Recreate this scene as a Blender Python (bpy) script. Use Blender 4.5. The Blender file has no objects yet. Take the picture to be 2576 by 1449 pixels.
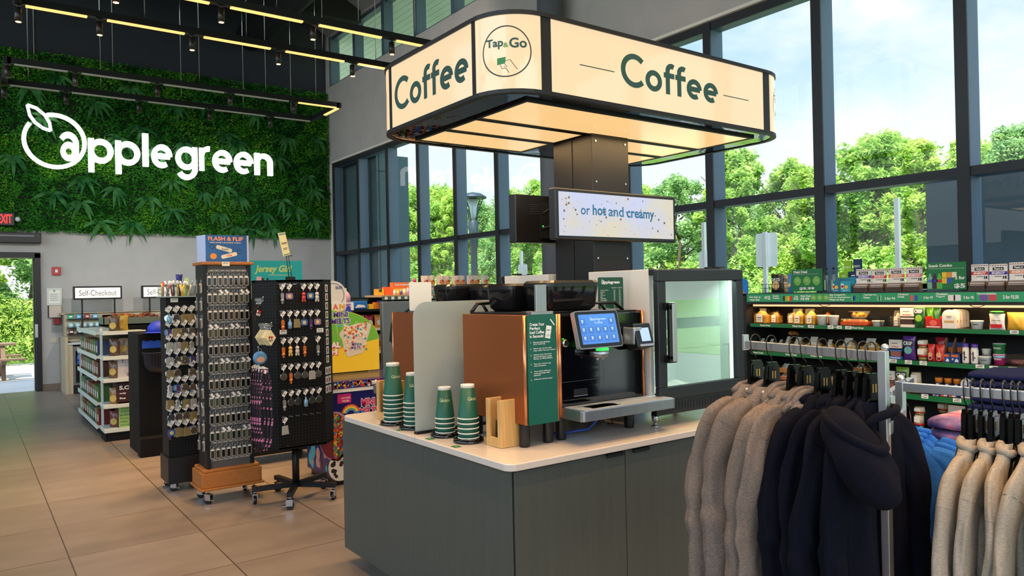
import bpy, math, random
from mathutils import Vector, Matrix, noise, Euler
R=math.radians; PI=math.pi; sin=math.sin; cos=math.cos
SC=bpy.context.scene; COL=SC.collection
rnd=random.Random(7)

# ------------------------------------------------------------------ camera, world, sun, exposure
cam=bpy.data.cameras.new('camera'); co=bpy.data.objects.new('camera',cam); COL.objects.link(co)
YAW,PIT,ROL,FPX=0.940529372,0.00325963121,-0.0208984202,1880.12
fw=Vector((cos(YAW)*cos(PIT),sin(YAW)*cos(PIT),sin(PIT)))
r0=Vector((sin(YAW),-cos(YAW),0)); u0=r0.cross(fw)
rr=cos(ROL)*r0+sin(ROL)*u0; uu=-sin(ROL)*r0+cos(ROL)*u0
mw=Matrix((( rr.x,uu.x,-fw.x,0),(rr.y,uu.y,-fw.y,0),(rr.z,uu.z,-fw.z,1.65),(0,0,0,1)))
co.matrix_world=mw
cam.sensor_width=36; cam.lens=36*FPX/2576; cam.clip_start=.05; cam.clip_end=400
SC.camera=co
SC.view_settings.view_transform='Standard'; SC.view_settings.look='None'
SC.view_settings.gamma=1; SC.view_settings.use_curve_mapping=False
SC.view_settings.exposure=0.0

def lin(c):
    o=[]
    for v in c[:3]:
        v=v/255
        o.append(v/12.92 if v<=.04045 else ((v+.055)/1.055)**2.4)
    return (o[0],o[1],o[2],1)

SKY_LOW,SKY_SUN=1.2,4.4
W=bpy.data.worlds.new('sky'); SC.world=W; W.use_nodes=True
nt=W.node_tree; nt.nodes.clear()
def nd(nt,t,**k):
    n=nt.nodes.new(t)
    for a,v in k.items():
        setattr(n,a,v)
    return n
tc=nd(nt,'ShaderNodeTexCoord'); sx=nd(nt,'ShaderNodeSeparateXYZ'); nt.links.new(tc.outputs['Generated'],sx.inputs[0])
rp=nd(nt,'ShaderNodeValToRGB'); nt.links.new(sx.outputs['Z'],rp.inputs[0])
e=rp.color_ramp.elements; e[0].position=0.0; e[0].color=lin((250,252,255)); e[1].position=.75; e[1].color=lin((120,185,245))
x=e.new(.16); x.color=lin((236,247,255)); x=e.new(.34); x.color=lin((168,212,250))
mp=nd(nt,'ShaderNodeMapping'); mp.inputs['Scale'].default_value=(1.6,3.2,5.5); mp.inputs['Rotation'].default_value=(.25,.1,.5); nt.links.new(tc.outputs['Generated'],mp.inputs[0])
nz=nd(nt,'ShaderNodeTexNoise'); nz.inputs['Scale'].default_value=1.7; nz.inputs['Detail'].default_value=7; nz.inputs['Roughness'].default_value=.55; nt.links.new(mp.outputs[0],nz.inputs[0])
cr=nd(nt,'ShaderNodeValToRGB'); nt.links.new(nz.outputs[0],cr.inputs[0]); cr.color_ramp.elements[0].position=.42; cr.color_ramp.elements[1].position=.68
mx=nd(nt,'ShaderNodeMixRGB'); mx.inputs[2].default_value=lin((252,253,255)); nt.links.new(cr.outputs[0],mx.inputs[0]); nt.links.new(rp.outputs[0],mx.inputs[1])
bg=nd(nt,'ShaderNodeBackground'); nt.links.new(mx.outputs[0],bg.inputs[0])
# the sky is brighter towards the sun (behind and left of the camera) and whiter low down
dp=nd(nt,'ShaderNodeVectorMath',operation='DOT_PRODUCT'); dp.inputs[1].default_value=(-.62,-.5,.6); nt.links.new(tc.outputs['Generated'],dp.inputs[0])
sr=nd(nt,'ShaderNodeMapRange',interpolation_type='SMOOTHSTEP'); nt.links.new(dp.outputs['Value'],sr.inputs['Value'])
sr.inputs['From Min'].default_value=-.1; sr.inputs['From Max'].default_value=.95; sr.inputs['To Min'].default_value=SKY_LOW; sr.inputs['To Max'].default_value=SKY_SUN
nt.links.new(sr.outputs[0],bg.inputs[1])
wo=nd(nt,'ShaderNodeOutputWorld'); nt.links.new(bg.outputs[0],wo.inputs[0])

def light(name,kind,loc,energy,col,rot=(0,0,0),size=None,sy=None,**k):
    l=bpy.data.lights.new(name,kind); l.energy=energy; l.color=lin(col)[:3]
    if kind=='AREA':
        l.shape='RECTANGLE'; l.size=size; l.size_y=sy or size
    elif size is not None:
        if kind=='SUN': l.angle=size
        else: l.shadow_soft_size=size
    for a,v in k.items(): setattr(l,a,v)
    o=bpy.data.objects.new(name,l); o.location=loc; o.rotation_euler=rot; COL.objects.link(o); return o
light('sun','SUN',(0,0,30),8.5,(255,246,228),rot=Vector((.42,.32,-1)).to_track_quat('-Z','Y').to_euler(),size=R(.6))

# ------------------------------------------------------------------ materials
MC={}
def mt(name,c=(128,128,128),r=.5,m=0.,e=0.,ec=None,n=0.,ns=8.,st=(1,1,1),b=0.,bs=40.,tr=0.,coat=0.,c2=None,spec=.5,sub=None):
    if name in MC: return MC[name]
    M=bpy.data.materials.new(name); M.use_nodes=True; t=M.node_tree; p=t.nodes['Principled BSDF']
    p.inputs['Base Color'].default_value=lin(c); p.inputs['Roughness'].default_value=r; p.inputs['Metallic'].default_value=m
    p.inputs['Specular IOR Level'].default_value=spec
    if tr: p.inputs['Transmission Weight'].default_value=tr; p.inputs['IOR'].default_value=1.45
    if coat: p.inputs['Coat Weight'].default_value=coat; p.inputs['Coat Roughness'].default_value=.05
    if e:
        p.inputs['Emission Color'].default_value=lin(ec or c); p.inputs['Emission Strength'].default_value=e
    if n or c2 or b:
        tc=nd(t,'ShaderNodeTexCoord'); mp=nd(t,'ShaderNodeMapping'); mp.inputs['Scale'].default_value=st; t.links.new(tc.outputs['Object'],mp.inputs[0])
    if n or c2:
        q=nd(t,'ShaderNodeTexNoise'); q.inputs['Scale'].default_value=ns; q.inputs['Detail'].default_value=5; t.links.new(mp.outputs[0],q.inputs[0])
        rp=nd(t,'ShaderNodeValToRGB'); t.links.new(q.outputs[0],rp.inputs[0])
        l=lin(c); rp.color_ramp.elements[0].position=.3; rp.color_ramp.elements[1].position=.7
        if c2:
            rp.color_ramp.elements[0].color=l; rp.color_ramp.elements[1].color=lin(c2)
        else:
            rp.color_ramp.elements[0].color=[v*(1-n) for v in l[:3]]+[1]; rp.color_ramp.elements[1].color=[min(1,v*(1+n)) for v in l[:3]]+[1]
        t.links.new(rp.outputs[0],p.inputs['Base Color'])
        if e: t.links.new(rp.outputs[0],p.inputs['Emission Color'])
    if b:
        q=nd(t,'ShaderNodeTexNoise'); q.inputs['Scale'].default_value=bs; q.inputs['Detail'].default_value=4; t.links.new(mp.outputs[0],q.inputs[0])
        bn=nd(t,'ShaderNodeBump'); bn.inputs['Strength'].default_value=b; bn.inputs['Distance'].default_value=.01; t.links.new(q.outputs[0],bn.inputs['Height']); t.links.new(bn.outputs[0],p.inputs['Normal'])
    MC[name]=M; return M
def mixmat(name,build):
    if name in MC: return MC[name]
    M=bpy.data.materials.new(name); M.use_nodes=True; t=M.node_tree; t.nodes.clear()
    out=nd(t,'ShaderNodeOutputMaterial'); t.links.new(build(t),out.inputs[0]); MC[name]=M; return M
def glassmat(name,tint=(235,245,245),f=1.0,rough=0.0,base=.04):
    def b(t):
        tb=nd(t,'ShaderNodeBsdfTransparent'); tb.inputs[0].default_value=lin(tint)
        g=nd(t,'ShaderNodeBsdfGlossy'); g.inputs['Roughness'].default_value=rough; g.inputs[0].default_value=(1,1,1,1)
        lw=nd(t,'ShaderNodeLayerWeight'); lw.inputs[0].default_value=.28
        ma=nd(t,'ShaderNodeMath',operation='MULTIPLY_ADD'); ma.inputs[1].default_value=.55*f; ma.inputs[2].default_value=base; t.links.new(lw.outputs['Fresnel'],ma.inputs[0])
        m=nd(t,'ShaderNodeMixShader'); t.links.new(ma.outputs[0],m.inputs[0]); t.links.new(tb.outputs[0],m.inputs[1]); t.links.new(g.outputs[0],m.inputs[2]); return m.outputs[0]
    return mixmat(name,b)
GLASS=glassmat('window_glass',(244,250,249),.14,0,.014)
CLEAR=glassmat('clear_plastic',(238,241,240),.5,.1,.03)
DOORG=glassmat('cooler_door_glass',(205,222,214),.8,.0,.16)
def leafmat(name,c1,c2,tr=.45,ns=2.):
    def b(t):
        tc=nd(t,'ShaderNodeTexCoord'); q=nd(t,'ShaderNodeTexNoise'); q.inputs['Scale'].default_value=ns; q.inputs['Detail'].default_value=6; t.links.new(tc.outputs['Object'],q.inputs[0])
        rp=nd(t,'ShaderNodeValToRGB'); rp.color_ramp.elements[0].position=.35; rp.color_ramp.elements[1].position=.65; rp.color_ramp.elements[0].color=lin(c1); rp.color_ramp.elements[1].color=lin(c2); t.links.new(q.outputs[0],rp.inputs[0])
        d=nd(t,'ShaderNodeBsdfDiffuse'); s=nd(t,'ShaderNodeBsdfTranslucent'); t.links.new(rp.outputs[0],d.inputs[0]); t.links.new(rp.outputs[0],s.inputs[0])
        m=nd(t,'ShaderNodeMixShader'); m.inputs[0].default_value=tr; t.links.new(d.outputs[0],m.inputs[1]); t.links.new(s.outputs[0],m.inputs[2]); return m.outputs[0]
    return mixmat(name,b)

# ------------------------------------------------------------------ mesh builder
TXT={}
def txt_geo(s,bold):
    k=(s,bold)
    if k in TXT: return TXT[k]
    c=bpy.data.curves.new('t','FONT'); c.body=s; c.size=1; c.offset=bold; c.resolution_u=3
    o=bpy.data.objects.new('t',c); me=bpy.data.meshes.new_from_object(o)
    v=[tuple(p.co) for p in me.vertices]; f=[tuple(p.vertices) for p in me.polygons]
    bpy.data.objects.remove(o); bpy.data.meshes.remove(me); bpy.data.curves.remove(c)
    TXT[k]=(v,f); return TXT[k]
class MB:
    def __init__(s,mat=None): s.V=[];s.F=[];s.I=[];s.S=[];s.M=[];s.c=0;s.T=None; mat and s.m(mat)
    def m(s,mat):
        if mat not in s.M: s.M.append(mat)
        s.c=s.M.index(mat); return s
    def add(s,v,f,sm=False):
        n=len(s.V)
        if s.T: v=[tuple(s.T@Vector(p)) for p in v]
        s.V+=v; s.F+=[tuple(i+n for i in q) for q in f]; s.I+=[s.c]*len(f); s.S+=[sm]*len(f); return s
    def box(s,x0,x1,y0,y1,z0,z1):
        v=[(x,y,z) for z in(z0,z1) for y in(y0,y1) for x in(x0,x1)]
        return s.add(v,[(0,2,3,1),(4,5,7,6),(0,1,5,4),(2,6,7,3),(0,4,6,2),(1,3,7,5)])
    def cbox(s,c,d): return s.box(c[0]-d[0]/2,c[0]+d[0]/2,c[1]-d[1]/2,c[1]+d[1]/2,c[2]-d[2]/2,c[2]+d[2]/2)
    def lathe(s,pr,c=(0,0,0),n=20,ax='z',sm=True,sx=1,sy=1):
        v=[];f=[]
        for r,z in pr:
            for i in range(n):
                a=2*PI*i/n; p=(r*cos(a)*sx,r*sin(a)*sy,z)
                if ax=='x': p=(p[2],p[0],p[1])
                elif ax=='y': p=(p[0],p[2],p[1])
                v.append((p[0]+c[0],p[1]+c[1],p[2]+c[2]))
        for k in range(len(pr)-1):
            for i in range(n):
                j=(i+1)%n; q=(k*n+i,k*n+j,(k+1)*n+j,(k+1)*n+i); f.append(q[::-1] if ax=='y' else q)
        f.append(tuple(range(n))[::-1]if ax!='y' else tuple(range(n))); t=(len(pr)-1)*n; e=tuple(range(t,t+n)); f.append(e if ax!='y' else e[::-1])
        s.add(v,f,sm)
        for i in(1,2): s.S[-i]=False
        return s
    def cyl(s,c,r,h,n=16,ax='z',r2=None): return s.lathe([(r,0),(r if r2 is None else r2,h)],c,n,ax)
    def ball(s,c,r,n=12,sx=1,sy=1,sz=1):
        k=max(4,n//2); return s.lathe([(max(r*sin(PI*i/k),r*.01),-r*cos(PI*i/k)*sz) for i in range(k+1)],c,n,'z',True,sx,sy)
    def tube(s,pts,r,n=8,closed=False,flat=1.):
        P=[Vector(p) for p in pts]; N=len(P); v=[];f=[]
        rf=r if callable(r) else (lambda i:r)
        up=None
        for i in range(N):
            if closed: d=(P[(i+1)%N]-P[i-1])
            else: d=(P[min(i+1,N-1)]-P[max(i-1,0)])
            d.normalize()
            if up is None:
                up=Vector((0,0,1)) if abs(d.z)<.9 else Vector((0,1,0))
            a=d.cross(up)
            if a.length<1e-4: a=d.cross(Vector((1,0,0)))
            a.normalize(); b=a.cross(d); up=b
            R_=rf(i)
            for k in range(n):
                t=2*PI*k/n; q=P[i]+a*cos(t)*R_+b*sin(t)*R_*flat; v.append(tuple(q))
        for i in range(N if closed else N-1):
            for k in range(n):
                j=(k+1)%n; i2=(i+1)%N; f.append((i*n+k,i2*n+k,i2*n+j,i*n+j))
        if not closed: f+= [tuple(range(n)),tuple(range((N-1)*n,N*n))[::-1]]
        return s.add(v,f,True)
    def prism(s,po,y0,y1,pl='xz'):
        n=len(po); A=sum(po[i][0]*po[(i+1)%n][1]-po[(i+1)%n][0]*po[i][1] for i in range(n))
        if A<0: po=po[::-1]
        g={'xz':lambda p,d:(p[0],d,p[1]),'xy':lambda p,d:(p[0],p[1],d),'yz':lambda p,d:(d,p[0],p[1])}[pl]
        if y0>y1: y0,y1=y1,y0
        v=[g(p,y0) for p in po]+[g(p,y1) for p in po]
        f=[tuple(range(n)),tuple(range(n,2*n))[::-1]]+[(i,i+n,(i+1)%n+n,(i+1)%n) for i in range(n)]
        if pl!='xz': f=[q[::-1] for q in f]
        return s.add(v,f)
    def grid(s,fn,nu,nv,cu=False,cv=False,sm=True):
        v=[tuple(fn(i/(nu if cu else nu-1),j/(nv if cv else nv-1))) for j in range(nv) for i in range(nu)]; f=[]
        for j in range(nv if cv else nv-1):
            for i in range(nu if cu else nu-1):
                i2=(i+1)%nu;j2=(j+1)%nv; f.append((j*nu+i,j*nu+i2,j2*nu+i2,j2*nu+i))
        return s.add(v,f,sm)
    def text(s,t,x0,x1,z0,z1,y,bold=0.,fn=None,shear=0.):
        v,f=txt_geo(t,bold)
        if not v: return s
        a=min(p[0] for p in v);b=max(p[0] for p in v);c=min(p[1] for p in v);d=max(p[1] for p in v)
        if z1 is None: z1=z0+(x1-x0)*(d-c)/(b-a)
        if x1 is None: x1=x0+(z1-z0)*(b-a)/(d-c)
        o=[]
        for p in v:
            xx=x0+(p[0]-a)/(b-a)*(x1-x0); zz=z0+(p[1]-c)/(d-c)*(z1-z0); xx+=shear*(zz-z0); o.append(fn(xx,y,zz) if fn else (xx,y,zz))
        return s.add(o,f)
    def quad(s,x0,x1,z0,z1,y): return s.add([(x0,y,z0),(x1,y,z0),(x1,y,z1),(x0,y,z1)],[(0,1,2,3)])
    def disc(s,cx,cz,r,y,n=24,fn=None,rz=None):
        return s.add([(fn or (lambda *a:a))(cx+r*cos(2*PI*i/n),y,cz+(rz or r)*sin(2*PI*i/n)) for i in range(n)],[tuple(range(n))])
    def ring(s,cx,cz,r,w,y,n=40,fn=None):
        g=fn or (lambda *a:a); v=[g(cx+q*cos(2*PI*i/n),y,cz+q*sin(2*PI*i/n)) for q in(r-w/2,r+w/2) for i in range(n)]
        return s.add(v,[(i,i+n,(i+1)%n+n,(i+1)%n)[::-1] for i in range(n)])
def obj(name,mb,parent=None,label=None,bevel=0.,seg=2,sub=0,kind=None,loc=None,rot=None,smooth=False):
    me=bpy.data.meshes.new(name); me.from_pydata(mb.V,[],mb.F)
    for m in mb.M: me.materials.append(m)
    me.polygons.foreach_set('material_index',mb.I); me.polygons.foreach_set('use_smooth',[True]*len(mb.S) if smooth else mb.S); me.update()
    o=bpy.data.objects.new(name,me); COL.objects.link(o)
    if parent: o.parent=parent
    if label: o['label']=label
    if kind: o['kind']=kind
    if loc: o.location=loc
    if rot: o.rotation_euler=rot
    if bevel:
        b=o.modifiers.new('bevel','BEVEL'); b.width=bevel; b.segments=seg; b.limit_method='ANGLE'; b.angle_limit=R(40); b.harden_normals=False
    if sub:
        b=o.modifiers.new('sub','SUBSURF'); b.levels=sub; b.render_levels=sub
    return o
def tag(o,label,cat,group=None):
    o['label']=label; o['category']=cat
    if group: o['group']=group
    return o
def thing(name,label,cat,loc=(0,0,0),rz=0,group=None):
    o=bpy.data.objects.new(name,None); COL.objects.link(o); o.location=loc; o.rotation_euler=(0,0,rz); o.empty_display_size=.05
    return tag(o,label,cat,group)
def struct(name,mb,parent=None,**k):
    o=obj(name,mb,parent,**k)
    if parent is None: o['kind']='structure'
    return o
def dup(root,loc,rz=None,label=None,name=None):
    r=root.copy(); COL.objects.link(r); r.location=loc
    if rz is not None: r.rotation_euler=(0,0,rz)
    if label: r['label']=label
    for ch in root.children:
        c=ch.copy(); COL.objects.link(c); c.parent=r
        for g in ch.children:
            d=g.copy(); COL.objects.link(d); d.parent=c
    return r
def rbox(w,d,r,k=5,cx=0,cy=0):
    o=[]
    for sx,sy,a in((1,1,0),(-1,1,90),(-1,-1,180),(1,-1,270)):
        for i in range(k+1):
            t=R(a+90*i/k); o.append((cx+sx*(w/2-r)+r*cos(t),cy+sy*(d/2-r)+r*sin(t)))
    return o
ORD=['first','second','third','fourth','fifth','sixth','seventh','eighth','ninth','tenth','eleventh','twelfth']

# geometric sans letters from strokes; unit x-height 1, cap height about 1.42
def arc(cx,cz,r,a0,a1,n=28): return [(cx+r*cos(R(a0+(a1-a0)*i/n)),cz+r*sin(R(a0+(a1-a0)*i/n))) for i in range(n+1)]
def strokes(ch,w):
    r=.5-w/2; L=lambda *p:list(p)
    if ch=='C': q=.78-w/2; return [arc(.78,.77,q,45,315,40)],1.30
    if ch=='o': return [arc(.5,.5,r,0,360,40)],1.0
    if ch=='e': return [arc(.5,.5,r,0,303,36),L((w/2,.5),(1-w/2+.0,.5))],1.0
    if ch=='f': q=.25; return [L((.24,0),(.24,1.1))+arc(.24+q,1.12,q,180,58,14),L((0,.9),(.66,.9))],.70
    if ch=='a': return [arc(.44,.3,.3-w*.28,0,360,30),L((.86-w/2,0),(.86-w/2,.6))+arc(.43,.58,.43-w/2,0,150,18)],.86
    if ch=='p': return [arc(.5,.5,r,0,360,40),L((w/2,-.38),(w/2,1))],1.0
    if ch=='g': return [arc(.5,.5,r,0,360,40),L((1-w/2,1),(1-w/2,.06))+arc(.5,.06,r,0,-150,22)],1.0
    if ch=='l': return [L((w/2,0),(w/2,1.39))],w
    if ch=='r': return [L((w/2,0),(w/2,1)),arc(w/2+.36,.62,.36,180,82,14)],.58
    if ch=='n': q=.42-w/2; return [L((w/2,0),(w/2,1)),arc(.42,.58,q,180,0,20)+[(.84-w/2,0)]],.84
    return [],.4
def stroke_poly(pts,w):
    P=[Vector(p) for p in pts]; n=len(P); a=[];b=[]
    cl=(P[0]-P[-1]).length<1e-4
    for i in range(n):
        if cl: d=P[(i+1)%(n-1)]-P[(i-1)%(n-1)] if i not in(0,n-1) else P[1]-P[n-2]
        else: d=P[min(i+1,n-1)]-P[max(i-1,0)]
        d.normalize(); q=Vector((-d.y,d.x))*w/2; a.append(P[i]+q); b.append(P[i]-q)
    return a,b
def letters(mb,s,x0,x1,zb,xh,w,y0,y1,gap=.13,fn=None,adv=None):
    """stroke word fitted between x0 and x1, baseline zb, x-height xh; solid from y0 (front) to y1"""
    tot=0; it=[]
    for c in s:
        st,a=strokes(c,w); it.append((st,tot)); tot+=a+gap+(-.10 if c=='f' else 0)
    tot-=gap; k=(x1-x0)/tot; g=fn or (lambda *a:a)
    nn=0
    for st,o in it:
        for pts in st:
            nn+=1; y0-=.00012*(nn%2*2-1)*(1 if nn%4<2 else 2)
            a,b=stroke_poly(pts,w); n=len(a)
            mk=lambda p,y:g(x0+(p.x+o)*k,y,zb+p.y*xh)
            v=[mk(p,y0) for p in a]+[mk(p,y0) for p in b]+[mk(p,y1) for p in a]+[mk(p,y1) for p in b]
            f=[]
            for i in range(n-1):
                f+=[(i,n+i,n+i+1,i+1),(2*n+i,2*n+i+1,3*n+i+1,3*n+i),(i,i+1,2*n+i+1,2*n+i),(n+i,3*n+i,3*n+i+1,n+i+1)]
            f+=[(0,2*n,3*n,n),(n-1,2*n-1,4*n-1,3*n-1)]
            mb.add(v,f)
    return mb
# ------------------------------------------------------------------ common materials
BLK=mt('black_metal',(22,23,26),.45,.3); BLKP=mt('black_plastic',(16,16,18),.35); GLB=mt('gloss_black',(7,7,9),.08,coat=.6)
FRM=mt('window_frame_daylit',(84,104,122),.5,.15); WHT=mt('white_paint',(225,224,218),.6)  # window frame colour carries the daylight that falls on its sides
WALL=mt('grey_wall_paint',(176,174,172),.8,n=.05,ns=3,b=.05,bs=120); DKW=mt('charcoal_wall_paint',(46,50,60),.85,n=.06,ns=3)
CHR=mt('chrome',(200,202,206),.18,1); STEEL=mt('brushed_steel',(172,174,178),.34,1,n=.06,ns=60,st=(1,1,.05))
WHITE=mt('white_print',(240,240,236),.55); PAPER=mt('paper',(238,236,228),.7); LBL=mt('price_paper',(232,222,206),.7)
DKG=mt('dark_green_print',(16,78,58),.45); GRN=mt('rail_green',(20,112,62),.45); INK=mt('ink',(40,44,48),.6)
TEAL=mt('sign_green_ink',(24,70,66),.5)

# ------------------------------------------------------------------ the setting
XW=6.62; YB=16.05; ZC=7.65
def tilemat():
    def b(t):
        tc=nd(t,'ShaderNodeTexCoord'); sx=nd(t,'ShaderNodeSeparateXYZ'); t.links.new(tc.outputs['Object'],sx.inputs[0])
        def ln(o,off,hw):
            a=nd(t,'ShaderNodeMath',operation='ADD'); a.inputs[1].default_value=-off+80.5; t.links.new(o,a.inputs[0])
            d=nd(t,'ShaderNodeMath',operation='DIVIDE'); d.inputs[1].default_value=.805; t.links.new(a.outputs[0],d.inputs[0])
            f=nd(t,'ShaderNodeMath',operation='FRACT'); t.links.new(d.outputs[0],f.inputs[0])
            s=nd(t,'ShaderNodeMath',operation='SUBTRACT'); s.inputs[1].default_value=.5; t.links.new(f.outputs[0],s.inputs[0])
            ab=nd(t,'ShaderNodeMath',operation='ABSOLUTE'); t.links.new(s.outputs[0],ab.inputs[0])
            g=nd(t,'ShaderNodeMath',operation='GREATER_THAN'); g.inputs[1].default_value=.5-hw; t.links.new(ab.outputs[0],g.inputs[0])
            fl=nd(t,'ShaderNodeMath',operation='FLOOR'); t.links.new(d.outputs[0],fl.inputs[0]); return g.outputs[0],fl.outputs[0]
        gx,fx=ln(sx.outputs['X'],.504,.005); gy,fy=ln(sx.outputs['Y'],4.752,.0042)
        mx=nd(t,'ShaderNodeMath',operation='MAXIMUM'); t.links.new(gx,mx.inputs[0]); t.links.new(gy,mx.inputs[1])
        cb=nd(t,'ShaderNodeCombineXYZ'); t.links.new(fx,cb.inputs[0]); t.links.new(fy,cb.inputs[1])
        wn=nd(t,'ShaderNodeTexWhiteNoise',noise_dimensions='3D'); t.links.new(cb.outputs[0],wn.inputs[0])
        mp=nd(t,'ShaderNodeMapping'); mp.inputs['Scale'].default_value=(.8,2.4,1); t.links.new(tc.outputs['Object'],mp.inputs[0])
        q=nd(t,'ShaderNodeTexNoise'); q.inputs['Scale'].default_value=1.8; q.inputs['Detail'].default_value=8; t.links.new(mp.outputs[0],q.inputs[0])
        ad=nd(t,'ShaderNodeMath',operation='MULTIPLY_ADD'); ad.inputs[1].default_value=.25; t.links.new(wn.outputs[0],ad.inputs[0]); t.links.new(q.outputs[0],ad.inputs[2])
        rp=nd(t,'ShaderNodeValToRGB'); rp.color_ramp.elements[0].position=.35; rp.color_ramp.elements[1].position=.95; rp.color_ramp.elements[0].color=lin((124,110,97)); rp.color_ramp.elements[1].color=lin((148,134,120)); t.links.new(ad.outputs[0],rp.inputs[0])
        m=nd(t,'ShaderNodeMixRGB'); m.inputs[2].default_value=lin((74,60,50)); t.links.new(mx.outputs[0],m.inputs[0]); t.links.new(rp.outputs[0],m.inputs[1])
        p=nd(t,'ShaderNodeBsdfPrincipled'); p.inputs['Roughness'].default_value=.36; t.links.new(m.outputs[0],p.inputs['Base Color'])
        return p.outputs[0]
    return mixmat('floor_tiles',b)
struct('floor',MB(tilemat()).box(-5,6.9,-5,16.2,-.2,0))
b=MB(WALL)
b.box(-5,-.15,YB,YB+.25,0,ZC).box(-.15,1.07,YB,YB+.25,2.49,ZC).box(1.07,6.9,YB,YB+.25,0,6.1).m(DKW).box(1.07,6.9,YB,YB+.25,6.1,ZC).box(-5,1.07,YB-.01,YB,6.0,ZC)
struct('wall_back',b)
b=MB(WALL)
b.box(XW,6.92,-5,15.93,4.6,6.28).box(XW,6.92,9.6,16.05,7.42,ZC).box(XW,6.92,-5,9.6,6.28,ZC).box(XW,6.92,15.93,YB,0,7.42).box(XW,6.92,-5,15.93,0,.12)
b.m(mt('white_reveal',(222,220,212),.7)).box(XW-.004,6.75,15.86,15.93,.12,4.6).box(XW-.004,6.75,-5,15.93,4.565,4.6)
struct('wall_right',b)
struct('ceiling',MB(mt('dark_ceiling',(30,31,36),.9)).box(-5,7,-5,16.3,ZC,ZC+.2))
b=MB(WALL); b.box(-5.2,-5,-5,16.3,7.2,ZC).box(-5.2,-5,14.6,16.3,0,7.2).box(-5.2,-5,-5,14.6,0,2.5).m(FRM)  # high glazing in this unseen wall is added to let in sky light
for i in range(15): b.box(-5.18,-5.02,-5+i*1.4,-4.9+i*1.4,2.5,7.2)
b.box(-5.16,-5.04,-5,14.6,4.8,4.9); struct('wall_left',b)
g=MB(GLASS); g.add([(-5.1,-4.9,2.5),(-5.1,14.6,2.5),(-5.1,14.6,7.2),(-5.1,-4.9,7.2)],[(0,1,2,3)]); struct('window_23',g)
b=MB(WALL); b.box(-5,6.9,-5.2,-5,5.2,ZC).box(-5,-4.4,-5.2,-5,0,5.2).box(6.3,6.9,-5.2,-5,0,5.2)
b.m(FRM)
for i in range(9): b.box(-4.45+i*1.33,-4.35+i*1.33,-5.18,-5.02,0,5.2)
b.box(-4.4,6.3,-5.16,-5.04,2.5,2.6); struct('wall_front',b)
g=MB(GLASS); g.quad(-4.4,6.3,0,5.2,-5.1); struct('window_1',g)
for k in range(4):
    struct('trim_%d'%(k+1),MB(mt('ceiling_beam',(24,25,29),.8)).box(-5,6.6,4.2+k*3.3,4.45+k*3.3,ZC-.45,ZC),)
b=MB(mt('duct',(38,39,44),.6,.4)); b.cyl((4.9,-5,7.1),.28,20.9,24,'y'); struct('trim_5',b)
# window bays: mullions, transoms, panes
MY=[15.8,14.52,13.18,11.95,10.69,9.47,7.98,6.64,5.37,4.06,2.77,1.48,.2,-1.1,-2.4,-3.7,-5]
for k in range(len(MY)-1):
    y1,y0=MY[k],MY[k+1]; b=MB(FRM); w=.05
    b.box(6.66,6.86,y1-w,y1+w,.12,4.56)
    for za,zb in((.12,.2),(2.515,2.59),(4.48,4.57)): b.box(6.68,6.84,y0+w,y1-w,za,zb)
    b.m(mt('frame_face_shaded',(26,30,36),.5)).box(6.645,6.662,y1-w,y1+w,.12,4.56).box(6.66,6.682,y0+w,y1-w,2.515,2.592).box(6.66,6.682,y0+w,y1-w,4.47,4.57)  # room-side faces painted darker, as the shaded side of the frame
    o=struct('window_%d'%(k+2),b)
    for za,zb in((.2,2.515),(2.59,4.48)):
        g=MB(GLASS); g.add([(6.78,y0+w,za),(6.78,y1-w,za),(6.78,y1-w,zb),(6.78,y0+w,zb)],[(0,1,2,3)]); obj('pane',g,o)
CY=[15.9,14.6,13.25,11.95,10.65,9.6]
for k in range(5):
    y1,y0=CY[k],CY[k+1]; b=MB(FRM); b.box(6.66,6.86,y1-.06,y1+.06,6.28,7.42).box(6.7,6.84,y0,y1,6.28,6.35).box(6.7,6.84,y0,y1,7.34,7.42)
    o=struct('window_%d'%(k+18),b); g=MB(GLASS); g.add([(6.78,y0+.06,6.35),(6.78,y1-.06,6.35),(6.78,y1-.06,7.34),(6.78,y0+.06,7.34)],[(0,1,2,3)]); obj('pane',g,o)
# sloped inner header above the clerestory
struct('trim_6',MB(mt('soffit_grey',(120,122,124),.8)).prism([(6.2,ZC),(6.62,7.42),(6.62,ZC)],9.7,15.9,'xz'))
# doorway on the back wall
b=MB(BLK); b.box(1.0,1.09,YB-.05,YB+.28,0,2.5).box(-.15,1.09,YB-.05,YB+.28,2.42,2.52).box(-.24,-.15,YB-.05,YB+.28,0,2.52).box(.98,1.0,YB+.05,YB+.28,0,2.42)
b.m(CHR).box(.985,1.03,YB-.08,YB-.05,.98,1.22)
struct('door_1',b)
struct('baseboard_back',MB(mt('tile_base',(120,104,90),.5)).box(1.09,6.6,YB-.015,YB,0,.12))
b=MB(BLK); b.box(-1.2,1.1,15.86,YB,2.68,2.86).m(mt('slot',(70,72,76),.4,.6)).box(-1.15,1.0,15.855,15.87,2.78,2.83)
t=thing('air_curtain','long black air curtain unit over the open doorway','air curtain',(0,0,0)); obj('housing',b,t,bevel=.02)
# column at the window
b=MB(mt('column_grey',(96,100,106),.6)); b.cyl((6.35,7.72,0),.17,ZC,28); struct('trim_7',b)
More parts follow.
